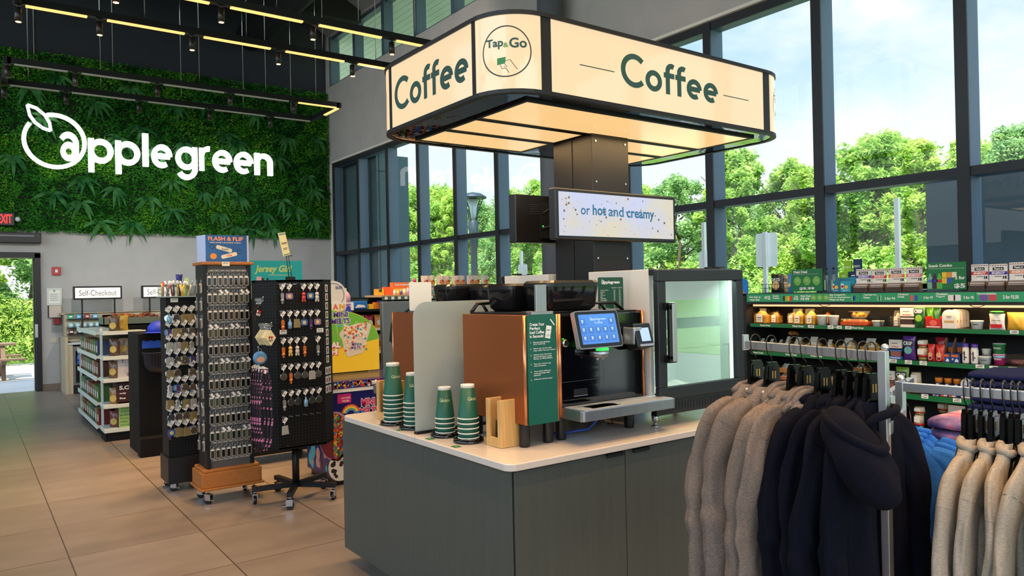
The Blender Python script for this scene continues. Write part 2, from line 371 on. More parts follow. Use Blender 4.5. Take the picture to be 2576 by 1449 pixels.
# a round concrete ceiling-to-floor and outdoor ground
struct('ground',MB(mt('outdoor_ground',(150,152,146),.95,n=.12,ns=1.2)).box(6.95,90,-60,110,-.3,-.06).box(-60,6.95,16.35,110,-.3,-.03).box(-60,6.95,-60,-5.3,-.3,-.06).box(-60,-5.3,-5.3,16.35,-.3,-.06))
struct('lawn',MB(mt('grass_ground',(96,138,52),.95,c2=(140,176,74),ns=2)).box(15,90,-60,110,-.06,-.03).box(-60,6.9,24,110,-.03,-.01).box(-60,60,-60,-11,-.06,-.04))
struct('road',MB(mt('asphalt',(120,122,126),.9)).box(-60,60,-22,-15,-.04,-.03))
# outside walls and soffit
b=MB(mt('outer_cladding',(84,104,112),.8,n=.05)); b.box(6.95,7.22,14.25,17.5,-.06,4.75).m(mt('cladding_joint',(60,72,78),.8)).box(6.94,7.23,14.24,14.26,4.2,4.22).box(7.0,7.02,14.24,14.25,0,4.75)
b.m(mt('outer_cladding')).box(7.22,9.4,17.4,17.6,-.06,5.2); struct('wall_exterior',b)
b=MB(mt('grey_outer_panel',(92,106,118),.7)); b.box(8.2,8.5,.6,3.79,-.06,2.7); struct('wall_exterior_right',b)
b=MB(mt('soffit_plank',(206,216,206),.7))
for k in range(14): b.box(6.92+k*.17,7.08+k*.17,6,20,7.45,7.48)
b.m(mt('fascia',(120,140,150),.6)).box(9.3,9.4,6,20,7.3,7.75).m(DKG if 0 else mt('plank_gap',(110,118,112),.9)).box(6.92,9.3,6,20,7.48,7.5)
struct('soffit_exterior',b)

# ------------------------------------------------------------------ outdoors: trees, poles, table
LEAF=[leafmat('leaf_spring',(132,172,56),(222,238,136)),leafmat('leaf_mid',(112,160,66),(204,228,128)),leafmat('leaf_blue_green',(108,154,92),(190,218,144))]
BARK=mt('bark',(104,92,78),.9,n=.2,ns=6)
def foliage(seed,h,r,n,mat,size=.078):
    q=random.Random(seed); mb=MB(mat); bl=[]
    for i in range(95):
        t=q.random(); z=h*(.12+.88*t); rr_=r*(1.1-.85*t**1.5)*q.uniform(.35,1.05); a=q.uniform(0,2*PI)
        bl.append((rr_*cos(a),rr_*sin(a),z,q.uniform(.5,1.05)*r*.2))
    bl.append((0,0,h*.97,r*.18)); V=[];F=[]
    for i in range(n):
        c=bl[q.randrange(len(bl))]; d=Vector((q.gauss(0,1),q.gauss(0,1),q.gauss(0,1))).normalized()*c[3]*q.uniform(.2,1.15)
        p=Vector(c[:3])+d; s=size*q.uniform(.6,1.4)
        e=Euler((q.uniform(-.9,.9),q.uniform(-.9,.9),q.uniform(0,6.3))).to_matrix(); a=e@Vector((s,0,0)); b_=e@Vector((0,s*.55,0)); k=len(V)
        V+=[tuple(p-a),tuple(p+b_*.9),tuple(p+a),tuple(p-b_*.9)]; F.append((k,k+1,k+2,k+3))
    mb.add(V,F); return mb
def trunk(seed,h):
    q=random.Random(seed); mb=MB(BARK); p=[(q.uniform(-.06,.06)*i,q.uniform(-.06,.06)*i,h*.85*i/6) for i in range(7)]
    mb.tube(p,lambda i:.13*(1-i/8),8)
    for k in range(9):
        z=h*(.2+.6*k/9); a=q.uniform(0,6.3); l=h*.22
        mb.tube([(0,0,z),(cos(a)*l*.5,sin(a)*l*.5,z+l*.3),(cos(a)*l,sin(a)*l,z+l*.75)],lambda i:.05*(1-i/3.2),5)
    return mb
protos=[]
for k in range(5):
    h=(7.2,6.4,6.8,7.6,5.6)[k]; r=(2.3,2.0,2.6,1.6,2.2)[k]
    t=thing('tree','leafy green tree in the wood beyond the windows','tree',(0,0,0),0,'trees beyond the windows')
    obj('trunk',trunk(k,h),t); obj('foliage',foliage(k,h,r,34000,LEAF[(0,1,2,0,1)[k]]),t); protos.append(t)
q=random.Random(5); spots=[]
for i,yy in enumerate([3,5.6,8.2,10.8,13.2,15.8,18.4,21,23.6,26.2,28.8,31.4,34,36.6,39.4,42.2,45,48,51,54,57.5,61]):
    spots.append((24+q.uniform(-1.2,1.2),yy+q.uniform(-.5,.5)))
for yy in [2,6,10,14,18,22,26,30,34,38.5,43,48,53,58,63,68]: spots.append((28.5+q.uniform(-1,1),yy))
for yy in [4,8.5,13,17.5,22,26.5,31,36,41,46,51.5,57,63,69,76]: spots.append((33+q.uniform(-1,1),yy))
for i,(x_,y_) in enumerate(spots):
    k=i%5; s=(1.65+(.168 if y_<21 else .138)*math.hypot(x_,y_)*q.uniform(.78,1.04))/(7.2,6.4,6.8,7.6,5.6)[k]
    o=protos[k] if i<5 else dup(protos[k],(0,0,0))
    o.location=(x_,y_,-.06); o.rotation_euler=(0,0,q.uniform(0,6)); o.scale=(s,s,s)
mb=MB(LEAF[1]); V=[];F=[]
for i in range(80000):
    y_=q.uniform(0,70); x_=q.uniform(17,20.4); z_=2.0*q.random()**.8*(.6+.5*noise.noise(Vector((x_*.5,y_*.5,0)))+.4); s=.065*q.uniform(.6,1.4)
    e=Euler((q.uniform(-.9,.9),q.uniform(-.9,.9),q.uniform(0,6.3))).to_matrix(); a=e@Vector((s,0,0)); b_=e@Vector((0,s*.5,0)); p=Vector((x_,y_,z_)); k=len(V)
    V+=[tuple(p-a),tuple(p+b_),tuple(p+a),tuple(p-b_)]; F.append((k,k+1,k+2,k+3))
mb.add(V,F); o=obj('undergrowth',mb); tag(o,'tangled green undergrowth at the foot of the wood','bushes'); o['kind']='stuff'
# woods seen through the open door
for i,(x_,y_,s,k,lab) in enumerate([(-.8,25,.85,1,'bright leafy tree in the left half of the open doorway'),(1.6,26.5,.9,2,'leafy tree by the right jamb seen through the open doorway'),(-3,28,1,0,'pale leafy tree far left outside the open doorway'),(.4,29.5,1.05,3,'tall leafy tree farthest back outside the open doorway')]):
    o=dup(protos[k],(x_,y_,-.03),i*1.3,lab); o.scale=(s,s,s); del o['group']
mb=MB(LEAF[0]); V=[];F=[]
for i in range(22000):
    y_=q.uniform(23,27); x_=q.uniform(-5,5); z_=1.7*q.random()**.9; s=.06*q.uniform(.6,1.4)
    e=Euler((q.uniform(-1.2,1.2),q.uniform(-1.2,1.2),q.uniform(0,6.3))).to_matrix(); a=e@Vector((s,0,0)); b_=e@Vector((0,s*.4,0)); p=Vector((x_,y_,z_)); k=len(V)
    V+=[tuple(p-a),tuple(p+b_),tuple(p+a),tuple(p-b_)]; F.append((k,k+1,k+2,k+3))
mb.add(V,F); o=obj('bushes',mb); tag(o,'sunlit green bushes behind the picnic table outside the door','bushes'); o['kind']='stuff'
struct('patio',MB(mt('patio_concrete',(196,190,184),.9,n=.06,ns=2)).box(-6,5,16.3,22.3,-.1,-.02))
WD=mt('weathered_wood',(128,104,84),.8,n=.2,ns=9,st=(1,12,12))
t=thing('picnic_table','weathered wooden picnic table outside the open doorway','picnic table',(.08,19.55,-.02))
for i in range(4): obj('tabletop_board',MB(WD).box(-.75,.75,-.34+i*.17,-.19+i*.17,.72,.76),t)
for s_ in(-1,1):
    obj('bench_board',MB(WD).box(-.9,.9,s_*.68-.13,s_*.68+.13,.42,.46),t)
    for e_ in(-1,1):
        obj('leg',MB(WD).prism([(e_*0+s_*.22,.72),(s_*.30,.72),(s_*.66,0),(s_*.56,0)],e_*.52-.04,e_*.52+.04,'yz'),t)
for e_ in(-1,1): obj('crossbeam',MB(WD).box(e_*.52-.045,e_*.52+.045,-.78,.78,.34,.42),t)
# lamp post and poles
GM=mt('galvanised',(176,182,186),.5,.6); SB=mt('sign_back',(178,190,196),.5,.5)
t=thing('street_lamp','dark post-top street lamp outside the windows','street lamp',(12,18.3,-.06)); DP=mt('lamp_post_grey',(58,72,82),.5,.4)
obj('pole',MB(DP).lathe([(.14,0),(.12,.3),(.1,.35),(.1,3.0),(.13,3.05),(.15,3.75),(.1,3.8)],n=16),t)
b=MB(DP)
for k in range(4):
    a=k*PI/2+.4; b.tube([(cos(a)*.12,sin(a)*.12,3.75),(cos(a)*.2,sin(a)*.2,4.1),(cos(a)*.36,sin(a)*.36,4.4),(cos(a)*.36,sin(a)*.36,4.45)],.016,6)
obj('cage_arm',b,t); obj('lamp_cap',MB(DP).lathe([(.4,4.42),(.4,4.46),(.25,4.56),(.05,4.6)],n=24),t); obj('lens',MB(mt('lens_grey',(190,200,204),.3)).lathe([(.06,3.8),(.1,4.0),(.14,4.4)],n=16),t)
def signpost(x_,y_,h,w=None,sh=None,lab='',top=.1):
    t=thing('sign_post' if w else 'pole',lab,'sign' if w else 'pole',(x_,y_,-.06))
    obj('post',MB(GM).box(-.035,.035,-.035,.035,0,h),t)
    if w:
        b=MB(SB); po=rbox(w,sh,.05,3,0,h-top-sh/2); b.prism(po,.036,.045,'yz'); obj('sign_plate',b,t)
signpost(12,8.44,2.7,.46,.63,'grey back of a road sign on a post right of the coffee screen',.02)
signpost(12,9.86,3.0,.34,.45,'narrow sign post rising well above its small plate right of the screen',.58)
signpost(12,5.99,3.05,None,None,'slim white pole outside left of the grey exterior wall')
signpost(12,16.0,2.75,.4,.5,'sign post outside behind the black back of the far screen',.35)
signpost(12,19.25,2.9,None,None,'slim grey pole outside just left of the street lamp')
signpost(12,14.1,3.2,None,None,'slim white pole outside beside the round grey column')
# rooftop arches sign across the road, seen only mirrored in the fridge glass
# ------------------------------------------------------------------ living wall and lit logo
t=thing('green_wall','living green wall panel of dense artificial foliage above the doorway','plant wall',(0,YB,0))
obj('backing',MB(mt('moss_dark',(14,34,14),.95)).box(-2.4,6.57,-.09,-.001,2.93,6.1),t)
q=random.Random(11)
def leafquads(n,fn,mat,name,parent):
    V=[];F=[]
    for i in range(n):
        p,s,e=fn(); E_=Euler(e).to_matrix(); a=E_@Vector((s,0,0)); c_=E_@Vector((0,0,s*.6)); k=len(V)
        V+=[tuple(p-a),tuple(p+c_),tuple(p+a),tuple(p-c_)]; F.append((k,k+1,k+2,k+3))
    mb=MB(mat); mb.add(V,F); o=obj(name,mb,parent); o['kind']='stuff'; return o
def mossf(lo,hi,dens):
    def f():
        while 1:
            x_=q.uniform(-1.4,6.6); z_=q.uniform(2.88,6.15)
            if noise.noise(Vector((x_*1.3+lo*9,z_*1.3,lo*5)))*.5+.5>dens: break
        d=.10+.06*(noise.noise(Vector((x_*3,z_*3,2)))+.5)+q.uniform(-.04,.05)
        return Vector((x_,-d,z_)),q.uniform(lo,hi),(q.uniform(-1.1,.5),q.uniform(-.8,.8),q.uniform(-1,1))
    return f
leafquads(60000,mossf(.015,.03,.0),leafmat('moss_deep',(22,76,22),(62,136,46),.15,5),'boxwood_foliage',t)
leafquads(24000,mossf(.012,.026,.5),leafmat('moss_bright',(56,130,30),(120,180,48),.2,4),'light_foliage',t)
FERN=leafmat('fern_leaf',(34,88,46),(80,136,78),.2,6)
fs=[(1.4,5.75),(2.0,5.35),(2.6,5.7),(.95,5.5),(3.4,5.45),(2.75,4.95),(3.55,4.72),(4.35,5.0),(2.4,4.72),(3.05,4.55),(5.4,4.6),(6.2,3.95),(6.1,4.25),(.7,4.2),(1.3,3.6),(1.8,3.9),(2.3,3.75),(2.9,3.6),(3.3,3.4),(2.6,3.1),(3.9,3.75),(4.2,3.35),(4.6,3.7),(5.1,3.4),(5.5,3.7),(5.8,3.5),(6.2,3.3),(4.5,3.1),(4.85,3.05),(5.25,3.1),(6.3,5.1),(4.6,4.85),(1.15,4.95),(1.75,3.45),(3.3,3.95),(4.3,3.9),(5.65,5.05),(3.9,5.6),(5.0,5.5),(2.05,3.1)]
for i,(x_,z_) in enumerate(fs):
    mb=MB(FERN)
    for k in range(7):
        a=R(-200+q.uniform(-25,25)+k*33); l=q.uniform(.2,.36); pts=[]
        for j in range(6):
            u=j/5; pts.append(Vector((x_+cos(a)*l*u,-.14-.12*sin(u*2.4)-.03,z_+sin(a)*l*u*.8-.16*u*u)))
        V=[];F=[]
        for j,p in enumerate(pts):
            w_=.032*sin(PI*(.12+.86*j/5)); V+=[tuple(p+Vector((-sin(a)*w_,.012,cos(a)*w_))),tuple(p-Vector((-sin(a)*w_,-.012,cos(a)*w_)))]
        F=[(2*j,2*j+1,2*j+3,2*j+2) for j in range(5)]; mb.add(V,F,True)
    obj('fern',mb,t)
LOGO=mt('lit_logo_white',(255,252,255),.5,e=1.7,ec=(255,250,255))
t=thing('illuminated_sign','white illuminated word sign with apple outline on the green wall','sign',(0,15.74,0))
def word_piece(ch,x0,x1,zb,xh,w):
    mb=MB(LOGO); letters(mb,ch,x0,x1,zb,xh,w,-.05,.03); return mb
# positions measured on the wall plane: x0,x1,baseline
xs=[('p',1.851,2.264,4.175),('p',2.301,2.721,4.175),('l',2.765,2.867,4.18),('e',2.922,3.292,4.175),('g',3.357,3.759,4.175),('r',3.801,4.017,4.18),('e',4.054,4.435,4.172),('e',4.474,4.859,4.175),('n',4.894,5.266,4.177)]
for ch,x0,x1,zb in xs:
    obj('letter',word_piece(ch,x0,x1,zb,.455,.225),t)
b=MB(LOGO); letters(b,'a',1.376,1.70,4.2,.50,.21,-.05,.03); obj('letter',b,t)
b=MB(LOGO); c=arc(1.325,4.52,.47,143,464,60); a_,b_=stroke_poly(c,.068); n=len(a_)
b.add([(p.x,y,p.y) for y in(-.04,.02) for L_ in(a_,b_) for p in L_],[x for i in range(n-1) for x in((i,n+i,n+i+1,i+1),(2*n+i,2*n+i+1,3*n+i+1,3*n+i),(i,i+1,2*n+i+1,2*n+i),(n+i,3*n+i,3*n+i+1,n+i+1))]); obj('apple_outline',b,t)
lf=[(.915,5.12),(1.05,5.08),(1.18,4.97),(1.25,4.84),(1.265,4.70)]; lr=[(1.265,4.70),(1.15,4.73),(1.03,4.82),(.95,4.94),(.915,5.12)]
b=MB(LOGO)
for pl in(lf,lr):
    a_,b_=stroke_poly(pl,.045); n=len(a_); b.add([(p.x,y,p.y) for y in(-.05,.02) for L_ in(a_,b_) for p in L_],[x for i in range(n-1) for x in((i,n+i,n+i+1,i+1),(2*n+i,2*n+i+1,3*n+i+1,3*n+i),(i,i+1,2*n+i+1,2*n+i),(n+i,3*n+i,3*n+i+1,n+i+1))])
obj('leaf_outline',b,t)
for x_ in (1.5,2.2,2.7,3.3,3.8,4.4,4.9,5.25): obj('standoff',MB(BLK).box(x_-.015,x_+.015,.02,.24,4.22,4.26),t)
# exit sign
t=thing('exit_sign','red lit exit sign on the green wall above the doorway','exit sign',(0,15.82,0))
obj('housing',MB(BLK).box(.41,.7,-.06,.06,2.97,3.2),t,bevel=.01)
obj('lettering',MB(mt('exit_red',(255,30,30),.5,e=2.2)).text('EXIT',.455,.66,3.01,3.165,-.0625,.02),t); obj('bracket',MB(BLK).box(.52,.6,.06,.22,3.05,3.12),t)
t=thing('lamp_head','small white emergency lamp head beside the exit sign','lamp',(.745,15.82,3.09)); obj('bulb',MB(mt('lamp_white',(200,204,206),.3)).ball((0,-.02,0),.045),t); obj('bracket',MB(BLK).box(-.015,.015,0,.22,-.015,.015),t)

# ------------------------------------------------------------------ things on and by the back wall
RED=mt('alarm_red',(176,28,34),.4)
t=thing('fire_alarm','square red fire alarm strobe on the grey wall by the door','fire alarm',(1.335,YB,2.18)); obj('base',MB(RED).box(-.07,.07,-.05,0,-.075,.075),t,bevel=.006); obj('strobe',MB(mt('strobe_clear',(225,225,225),.15)).box(-.022,.022,-.075,-.05,-.03,.03),t,bevel=.008)
t=thing('framed_notice','framed white and green notice on the wall below the fire alarm','notice',(1.297,YB,1.71)); obj('frame',MB(mt('frame_pale',(200,204,200),.3)).box(-.118,.118,-.025,0,-.155,.155),t); b=MB(PAPER); b.quad(-.105,.105,-.142,.142,-.026).m(mt('notice_green',(120,170,120),.6)); b.box(-.095,.095,-.0275,-.026,.125,.132).box(-.095,.095,-.0275,-.026,-.13,-.123).box(-.095,-.09,-.0275,-.026,-.13,.13).box(.09,.095,-.0275,-.026,-.13,.13).disc(0,.105,.018,-.028).m(INK)
for k in range(8): b.quad(-.07,.07-.03*(k%3==2),.05-k*.018,.054-k*.018,-.0275)
obj('notice_sheet',b,t)
t=thing('wall_box','blank beige box with dark side on the wall under the framed notice','box',(1.296,YB,1.44)); obj('cover',MB(mt('beige_box',(196,182,168),.5)).box(-.09,.1,-.07,0,-.11,.11),t,bevel=.005); obj('side_plate',MB(BLK).box(-.105,-.09,-.07,0,-.11,.11),t)
t=thing('pull_station','red fire alarm pull station under a clear cover on the wall','alarm',(1.33,YB,1.2)); obj('station',MB(RED).box(-.05,.05,-.05,0,0,.11),t,bevel=.005); obj('cover',MB(CLEAR).box(-.085,.075,-.09,0,-.14,.115),t)
t=thing('wall_plate','small beige switch plate low on the wall by the door','switch',(1.282,YB,.91)); b=MB(mt('plate_beige',(190,178,162),.5)); b.box(-.07,.07,-.012,0,-.05,.05).box(-.035,.035,-.018,-.012,-.022,.022); obj('plate',b,t,bevel=.003)
# self checkout desk
OAK=mt('oak_laminate',(186,168,138),.55,n=.1,ns=5,st=(12,12,.8)); CTR=mt('desk_top_grey',(190,190,186),.4)
t=thing('checkout_desk','oak self-checkout desk with drinks fridge against the back wall','checkout desk',(1.36,15.05,0))
b=MB(OAK); b.box(0,.05,0,.9,0,1.0).box(.05,1.7,.55,.9,.02,1.4).box(.05,.12,.02,.55,0,.9).box(.7,1.7,.02,.55,0,.86).box(.0,1.7,.55,.95,1.38,1.41); obj('carcass',b,t,bevel=.004)
obj('worktop',MB(CTR).box(.05,1.72,0,.56,.86,.9),t,bevel=.004)
obj('kick_plate',MB(BLKP).box(.1,.7,.03,.1,.0,.14),t)
for k,(z_,d_) in enumerate(((1.03,.42),(1.15,.46),(1.3,.5))):
    obj('display_ledge',MB(BLKP).box(.08,.62,d_-.05,.55,z_-.012,z_),t)
obj('payment_screen',MB(GLB).box(.64,.9,.44,.5,1.12,1.36),t,bevel=.008)
cols=[(70,150,110),(90,160,200),(160,90,90),(110,150,170)]
for row,(z_,n_,d_) in enumerate(((1.3,4,.5),(1.15,5,.44),(1.03,4,.42))):
    for k in range(n_):
        c_=((40,160,120),(80,170,210),(150,60,70),(100,170,200)) [k%4] if row==0 else (150,205,215) if row==1 else ((90,40,44),(40,60,70),(110,180,200),(150,190,200))[k]
        x_=1.36+.14+k*.52/n_; o=thing('gum_tub' if row else 'mint_pack','%s on the checkout desk, %s from the left of its %s ledge'%('pale round gum tub' if row else 'coloured mint packet',ORD[k],('upper','middle','lower')[row]),'sweets',(x_,15.05+d_-.005,z_),0,'sweets on the checkout desk')
        m_=mt('sweet%d%d'%(row,k),c_,.4)
        if row==0: obj('packet',MB(m_).box(-.045,.045,-.035,.02,0,.085),o,bevel=.01)
        else: obj('tub',MB(m_).lathe([(.036,0),(.04,.02),(.04,.075),(.03,.085)],n=14),o)
        obj('label',MB(WHITE).quad(-.025,.025,.03,.055,-.0415 if row else -.036),o)
FR=thing('drinks_fridge','small glass-door drinks fridge under the checkout desk','fridge',(1.47,15.08,.15)); obj('cabinet',MB(BLKP).box(0,.55,.06,.5,0,.68),FR); obj('door_frame',MB(mt('fridge_frame',(120,116,112),.4,.5)).box(0,.55,.0,.055,.60,.68).box(0,.05,.0,.055,.04,.6).box(.5,.55,0,.055,.04,.6).box(0,.55,0,.055,0,.04),FR)
obj('glass',MB(CLEAR).quad(.05,.5,.04,.6,.02),FR); obj('shelf',MB(STEEL).box(.05,.5,.03,.058,.36,.37),FR)
for k in range(4):
    o=thing('water_bottle','blue-labelled drink bottle, %s from the left in the small fridge'%ORD[k],'bottle',(1.47+.1+k*.115,15.08+.045,.52),0,'bottles in the small fridge'); obj('bottle',MB(mt('bottle_blue',(70,110,180),.3)).lathe([(.03,0),(.032,.01),(.032,.12),(.014,.17),(.014,.19)],n=12),o); obj('label',MB(mt('bottle_label',(60,80,170),.5)).lathe([(.033,.05),(.033,.1)],n=12),o); obj('cap',MB(WHITE).cyl((0,0,.19),.016,.02,10),o)
LIT=mt('sign_lit_white',(255,244,224),.5,e=1.0,ec=(255,240,214))
def selfsign(x0,lab):
    t=thing('lightbox_sign',lab,'sign',(x0,15.4,0)); obj('case',MB(BLK).box(0,.78,-.05,.05,1.645,1.885),t,bevel=.006)
    obj('lit_face',MB(LIT).box(.03,.75,-.056,-.05,1.675,1.855),t); obj('halo_strip',MB(LIT).box(.02,.76,.05,.054,1.66,1.87),t); obj('lettering',MB(INK).text('Self-Checkout',.09,.69,1.712,1.815,-.0575,.0),t)
    for x_ in(.14,.66): obj('post',MB(BLK).box(x_-.014,x_+.014,-.014,.014,.9 if x0<2 else .4,1.65),t)
    return t
selfsign(1.53,'lit self-checkout sign on two posts, fully in view above the oak desk'); selfsign(2.64,'second lit self-checkout sign, half hidden by the souvenir rack')
t=thing('checkout_desk','oak-topped self-checkout counter half hidden behind the souvenir racks','checkout desk',(3.8,15.05,0)); obj('carcass',MB(OAK).box(-.65,1.5,.1,.9,0,.9),t,bevel=.004); obj('worktop',MB(CTR).box(-.67,1.52,.05,.92,.9,.94),t)

# ------------------------------------------------------------------ suspended light tracks
for a_,b_,e_,c_ in(((3.9,5.42,4.75),(6.62,5.6,5.9),260,(255,214,176)),((3.9,8.5,4.3),(6.62,11.2,5.4),200,(255,236,220)),((2.98,1.3,4.75),(6.62,2.6,5.6),200,(255,214,176)),((1.13,8.56,4.3),(1.4,16,1.3),560,(255,246,238)),((2.98,8.56,4.3),(4.0,16,1.3),560,(255,246,238))):
    light('wall_fill_beam','SPOT',a_,e_,c_,rot=(Vector(b_)-Vector(a_)).to_track_quat('-Z','Y').to_euler(),size=.03,spot_size=R(75 if b_[1]<16 else 52),spot_blend=.7)  # extra beams at the track heads, added to brighten the right and back walls
WARM=mt('strip_lit',(255,200,120),.5,e=1.5,ec=(255,192,112)); OFFS=mt('strip_unlit',(190,188,184),.5); TIP=mt('spot_lens_lit',(255,210,140),.4,e=7,ec=(255,190,110)); SPB=mt('spot_body',(60,54,52),.35,.6)
def track(name,lab,cat,x0,x1,ya,yb,z,lit,endlit,spots_a,spots_b,cab,segs):
    t=thing(name,lab,'track light',(0,0,z)); d=.035
    obj('rail',MB(BLK).box(x0,x1,ya-d,ya+d,0,.07),t); obj('rail',MB(BLK).box(x0,x1,yb-d,yb+d,0,.07),t)
    obj('end_rail',MB(BLK).box(x0-d,x0+d,ya-d,yb+d,0,.07),t); obj('end_rail',MB(BLK).box(x1-d,x1+d,ya-d,yb+d,0,.07),t)
    for y_ in(ya,yb):
        for s0,s1 in segs:
            L_=lit or (y_==ya and s1>x1-.5); obj('light_strip',MB(WARM if L_ else OFFS).box(s0,s1,y_-.022,y_+.022,-.014,0),t)
    obj('light_strip',MB(WARM if endlit else OFFS).box(x1-.022,x1+.022,ya+.03,(ya+yb)/2 if endlit==1 else yb-.03,-.014,0),t)
    for y_,sp in((ya,spots_a),(yb,spots_b)):
        for x_ in sp:
            s=MB(SPB); s.cyl((x_,y_,-.17),.032,.135,16).cyl((x_,y_,-.04),.012,.04,8).box(x_-.03,x_+.03,y_-.015,y_+.015,-.012,.0); o=obj('spot_lamp',s,t)
            if lit:
                obj('lens',MB(TIP).cyl((x_,y_,-.172),.024,.003,14),o)
    for x_ in cab:
        for y_ in(ya,yb): obj('cable',MB(CHR).cyl((x_,y_,.07),.004,ZC-z-.07,6),t)
    return t
SG=[(.5,1.02),(1.2,1.94),(2.14,2.87),(3.05,3.77),(3.96,4.4)]
T1=track('track_light','lit rectangular track light loop nearest the coffee canopy','x',.43,4.42,7.54,8.56,4.5,True,2,(1.13,2.05,2.98,3.9),(.44,1.13,2.015,2.96,3.88),(.7,1.55,2.6,3.5,4.2),SG)
T2=track('track_light','mostly unlit track light loop hanging in front of the green wall','x',.43,4.6,10.68,11.74,4.48,False,1,(.43,1.13,2.07,3.0,3.91),(.43,1.13,2.03,3.0,3.91),(.7,1.55,2.6,3.5,4.25),[(.5,1.05),(1.2,1.98),(2.15,2.92),(3.07,3.83),(3.98,4.56)])
for k,(yy,ll) in enumerate(((4.4,'first'),(1.3,'second'),(-1.8,'third'))):  # unseen loops added to brighten the room
    o=track('track_light','added unseen track light loop lighting the shop behind the camera, %s from the canopy'%ll,'x',.43,4.42,yy,yy+1.02,4.9,True,2,(1.13,2.98),(2.05,3.9),(.7,4.2),SG)
for x_,y_ in((1.13,7.54),(2.05,7.54),(2.98,7.54),(3.9,7.54),(1.13,8.56),(2.01,8.56),(2.96,8.56),(3.88,8.56)):
    light('spot_beam','SPOT',(x_,y_,4.32),210,(255,204,140),size=.03,spot_size=R(85),spot_blend=.8)
for yy in(4.4,1.3,-1.8):  # fill beams of the added loops
    for x_,dy in((1.13,0),(2.98,0),(2.05,1.02),(3.9,1.02)):
        light('spot_beam','SPOT',(x_,yy+dy,4.7),190,(255,206,146),size=.03,spot_size=R(105),spot_blend=.8)
# ------------------------------------------------------------------ coffee canopy
CX0,CX1,CY0,CY1,CZ0,CZ1,CR=1.965,4.17,2.727,4.06,2.578,2.937,.235
def canmat():
    return mt('canopy_lit_panel',(116,100,80),.05,e=.84,ec=(255,226,182),n=0)
PAN=canmat(); UND=mt('canopy_lit_underside',(130,104,72),.12,e=.92,ec=(255,208,140)); MIR=mt('dark_mirror_soffit',(84,82,84),.03,1,b=.35,bs=5)
t=thing('coffee_canopy','big rounded lit coffee canopy on the dark post over the island','canopy',(0,0,0))
def per(s0,s1,off,n=1):
    """points on the rounded rectangle outline, s measured from the front-left corner start along the front"""
    pass
def cpath():
    fx=CX1-CX0-2*CR; fy=CY1-CY0-2*CR; q_=PI/2*CR
    return fx,fy,q_
FX,FY,QL=cpath()
def cpt(s,off=0.):
    """s=0 at start of the front face (left), goes right along -Y face, then +X face, +Y face, -X face; wraps"""
    Tt=2*(FX+FY)+4*QL; s%=Tt
    segs=[('l',FX,(CX0+CR,CY0),0,-90),('a',QL,(CX1-CR,CY0+CR),-90,0),('l',FY,(CX1,CY0+CR),90,0),('a',QL,(CX1-CR,CY1-CR),0,0),('l',FX,(CX1-CR,CY1),180,90),('a',QL,(CX0+CR,CY1-CR),90,0),('l',FY,(CX0,CY1-CR),270,180),('a',QL,(CX0+CR,CY0+CR),180,0)]
    for k,L_,c,d,nn in segs:
        if s<=L_+1e-9:
            if k=='l':
                n_=(cos(R(nn)),sin(R(nn))); return (c[0]+cos(R(d))*s+n_[0]*off,c[1]+sin(R(d))*s+n_[1]*off)
            a=R(d)+s/CR; return (c[0]+cos(a)*(CR+off),c[1]+sin(a)*(CR+off))
        s-=L_
def band(mb,s0,s1,z0,z1,o0,o1,n=1,sm=True):
    P=[cpt(s0+(s1-s0)*i/n) for i in range(n+1)]
    A=[cpt(s0+(s1-s0)*i/n,o1) for i in range(n+1)]; B_=[cpt(s0+(s1-s0)*i/n,o0) for i in range(n+1)]
    v=[(*p,z) for z in(z0,z1) for L_ in(A,B_) for p in L_]; m_=n+1; f=[]
    for i in range(n): f+=[(i,i+1,2*m_+i+1,2*m_+i),(m_+i,3*m_+i,3*m_+i+1,m_+i+1),(i,m_+i,m_+i+1,i+1),(2*m_+i,2*m_+i+1,3*m_+i+1,3*m_+i)]
    f+=[(0,2*m_,3*m_,m_),(n,m_+n,3*m_+n,2*m_+n)]
    mb.add(v,f,False); return mb
S_=[0,FX,FX+QL,FX+QL+FY,FX+2*QL+FY,2*FX+2*QL+FY,2*FX+3*QL+FY,2*FX+3*QL+2*FY]; TOT=S_[-1]+QL
def cfn(s0):
    return lambda x,y,z:(*cpt(s0+x,-y),z)
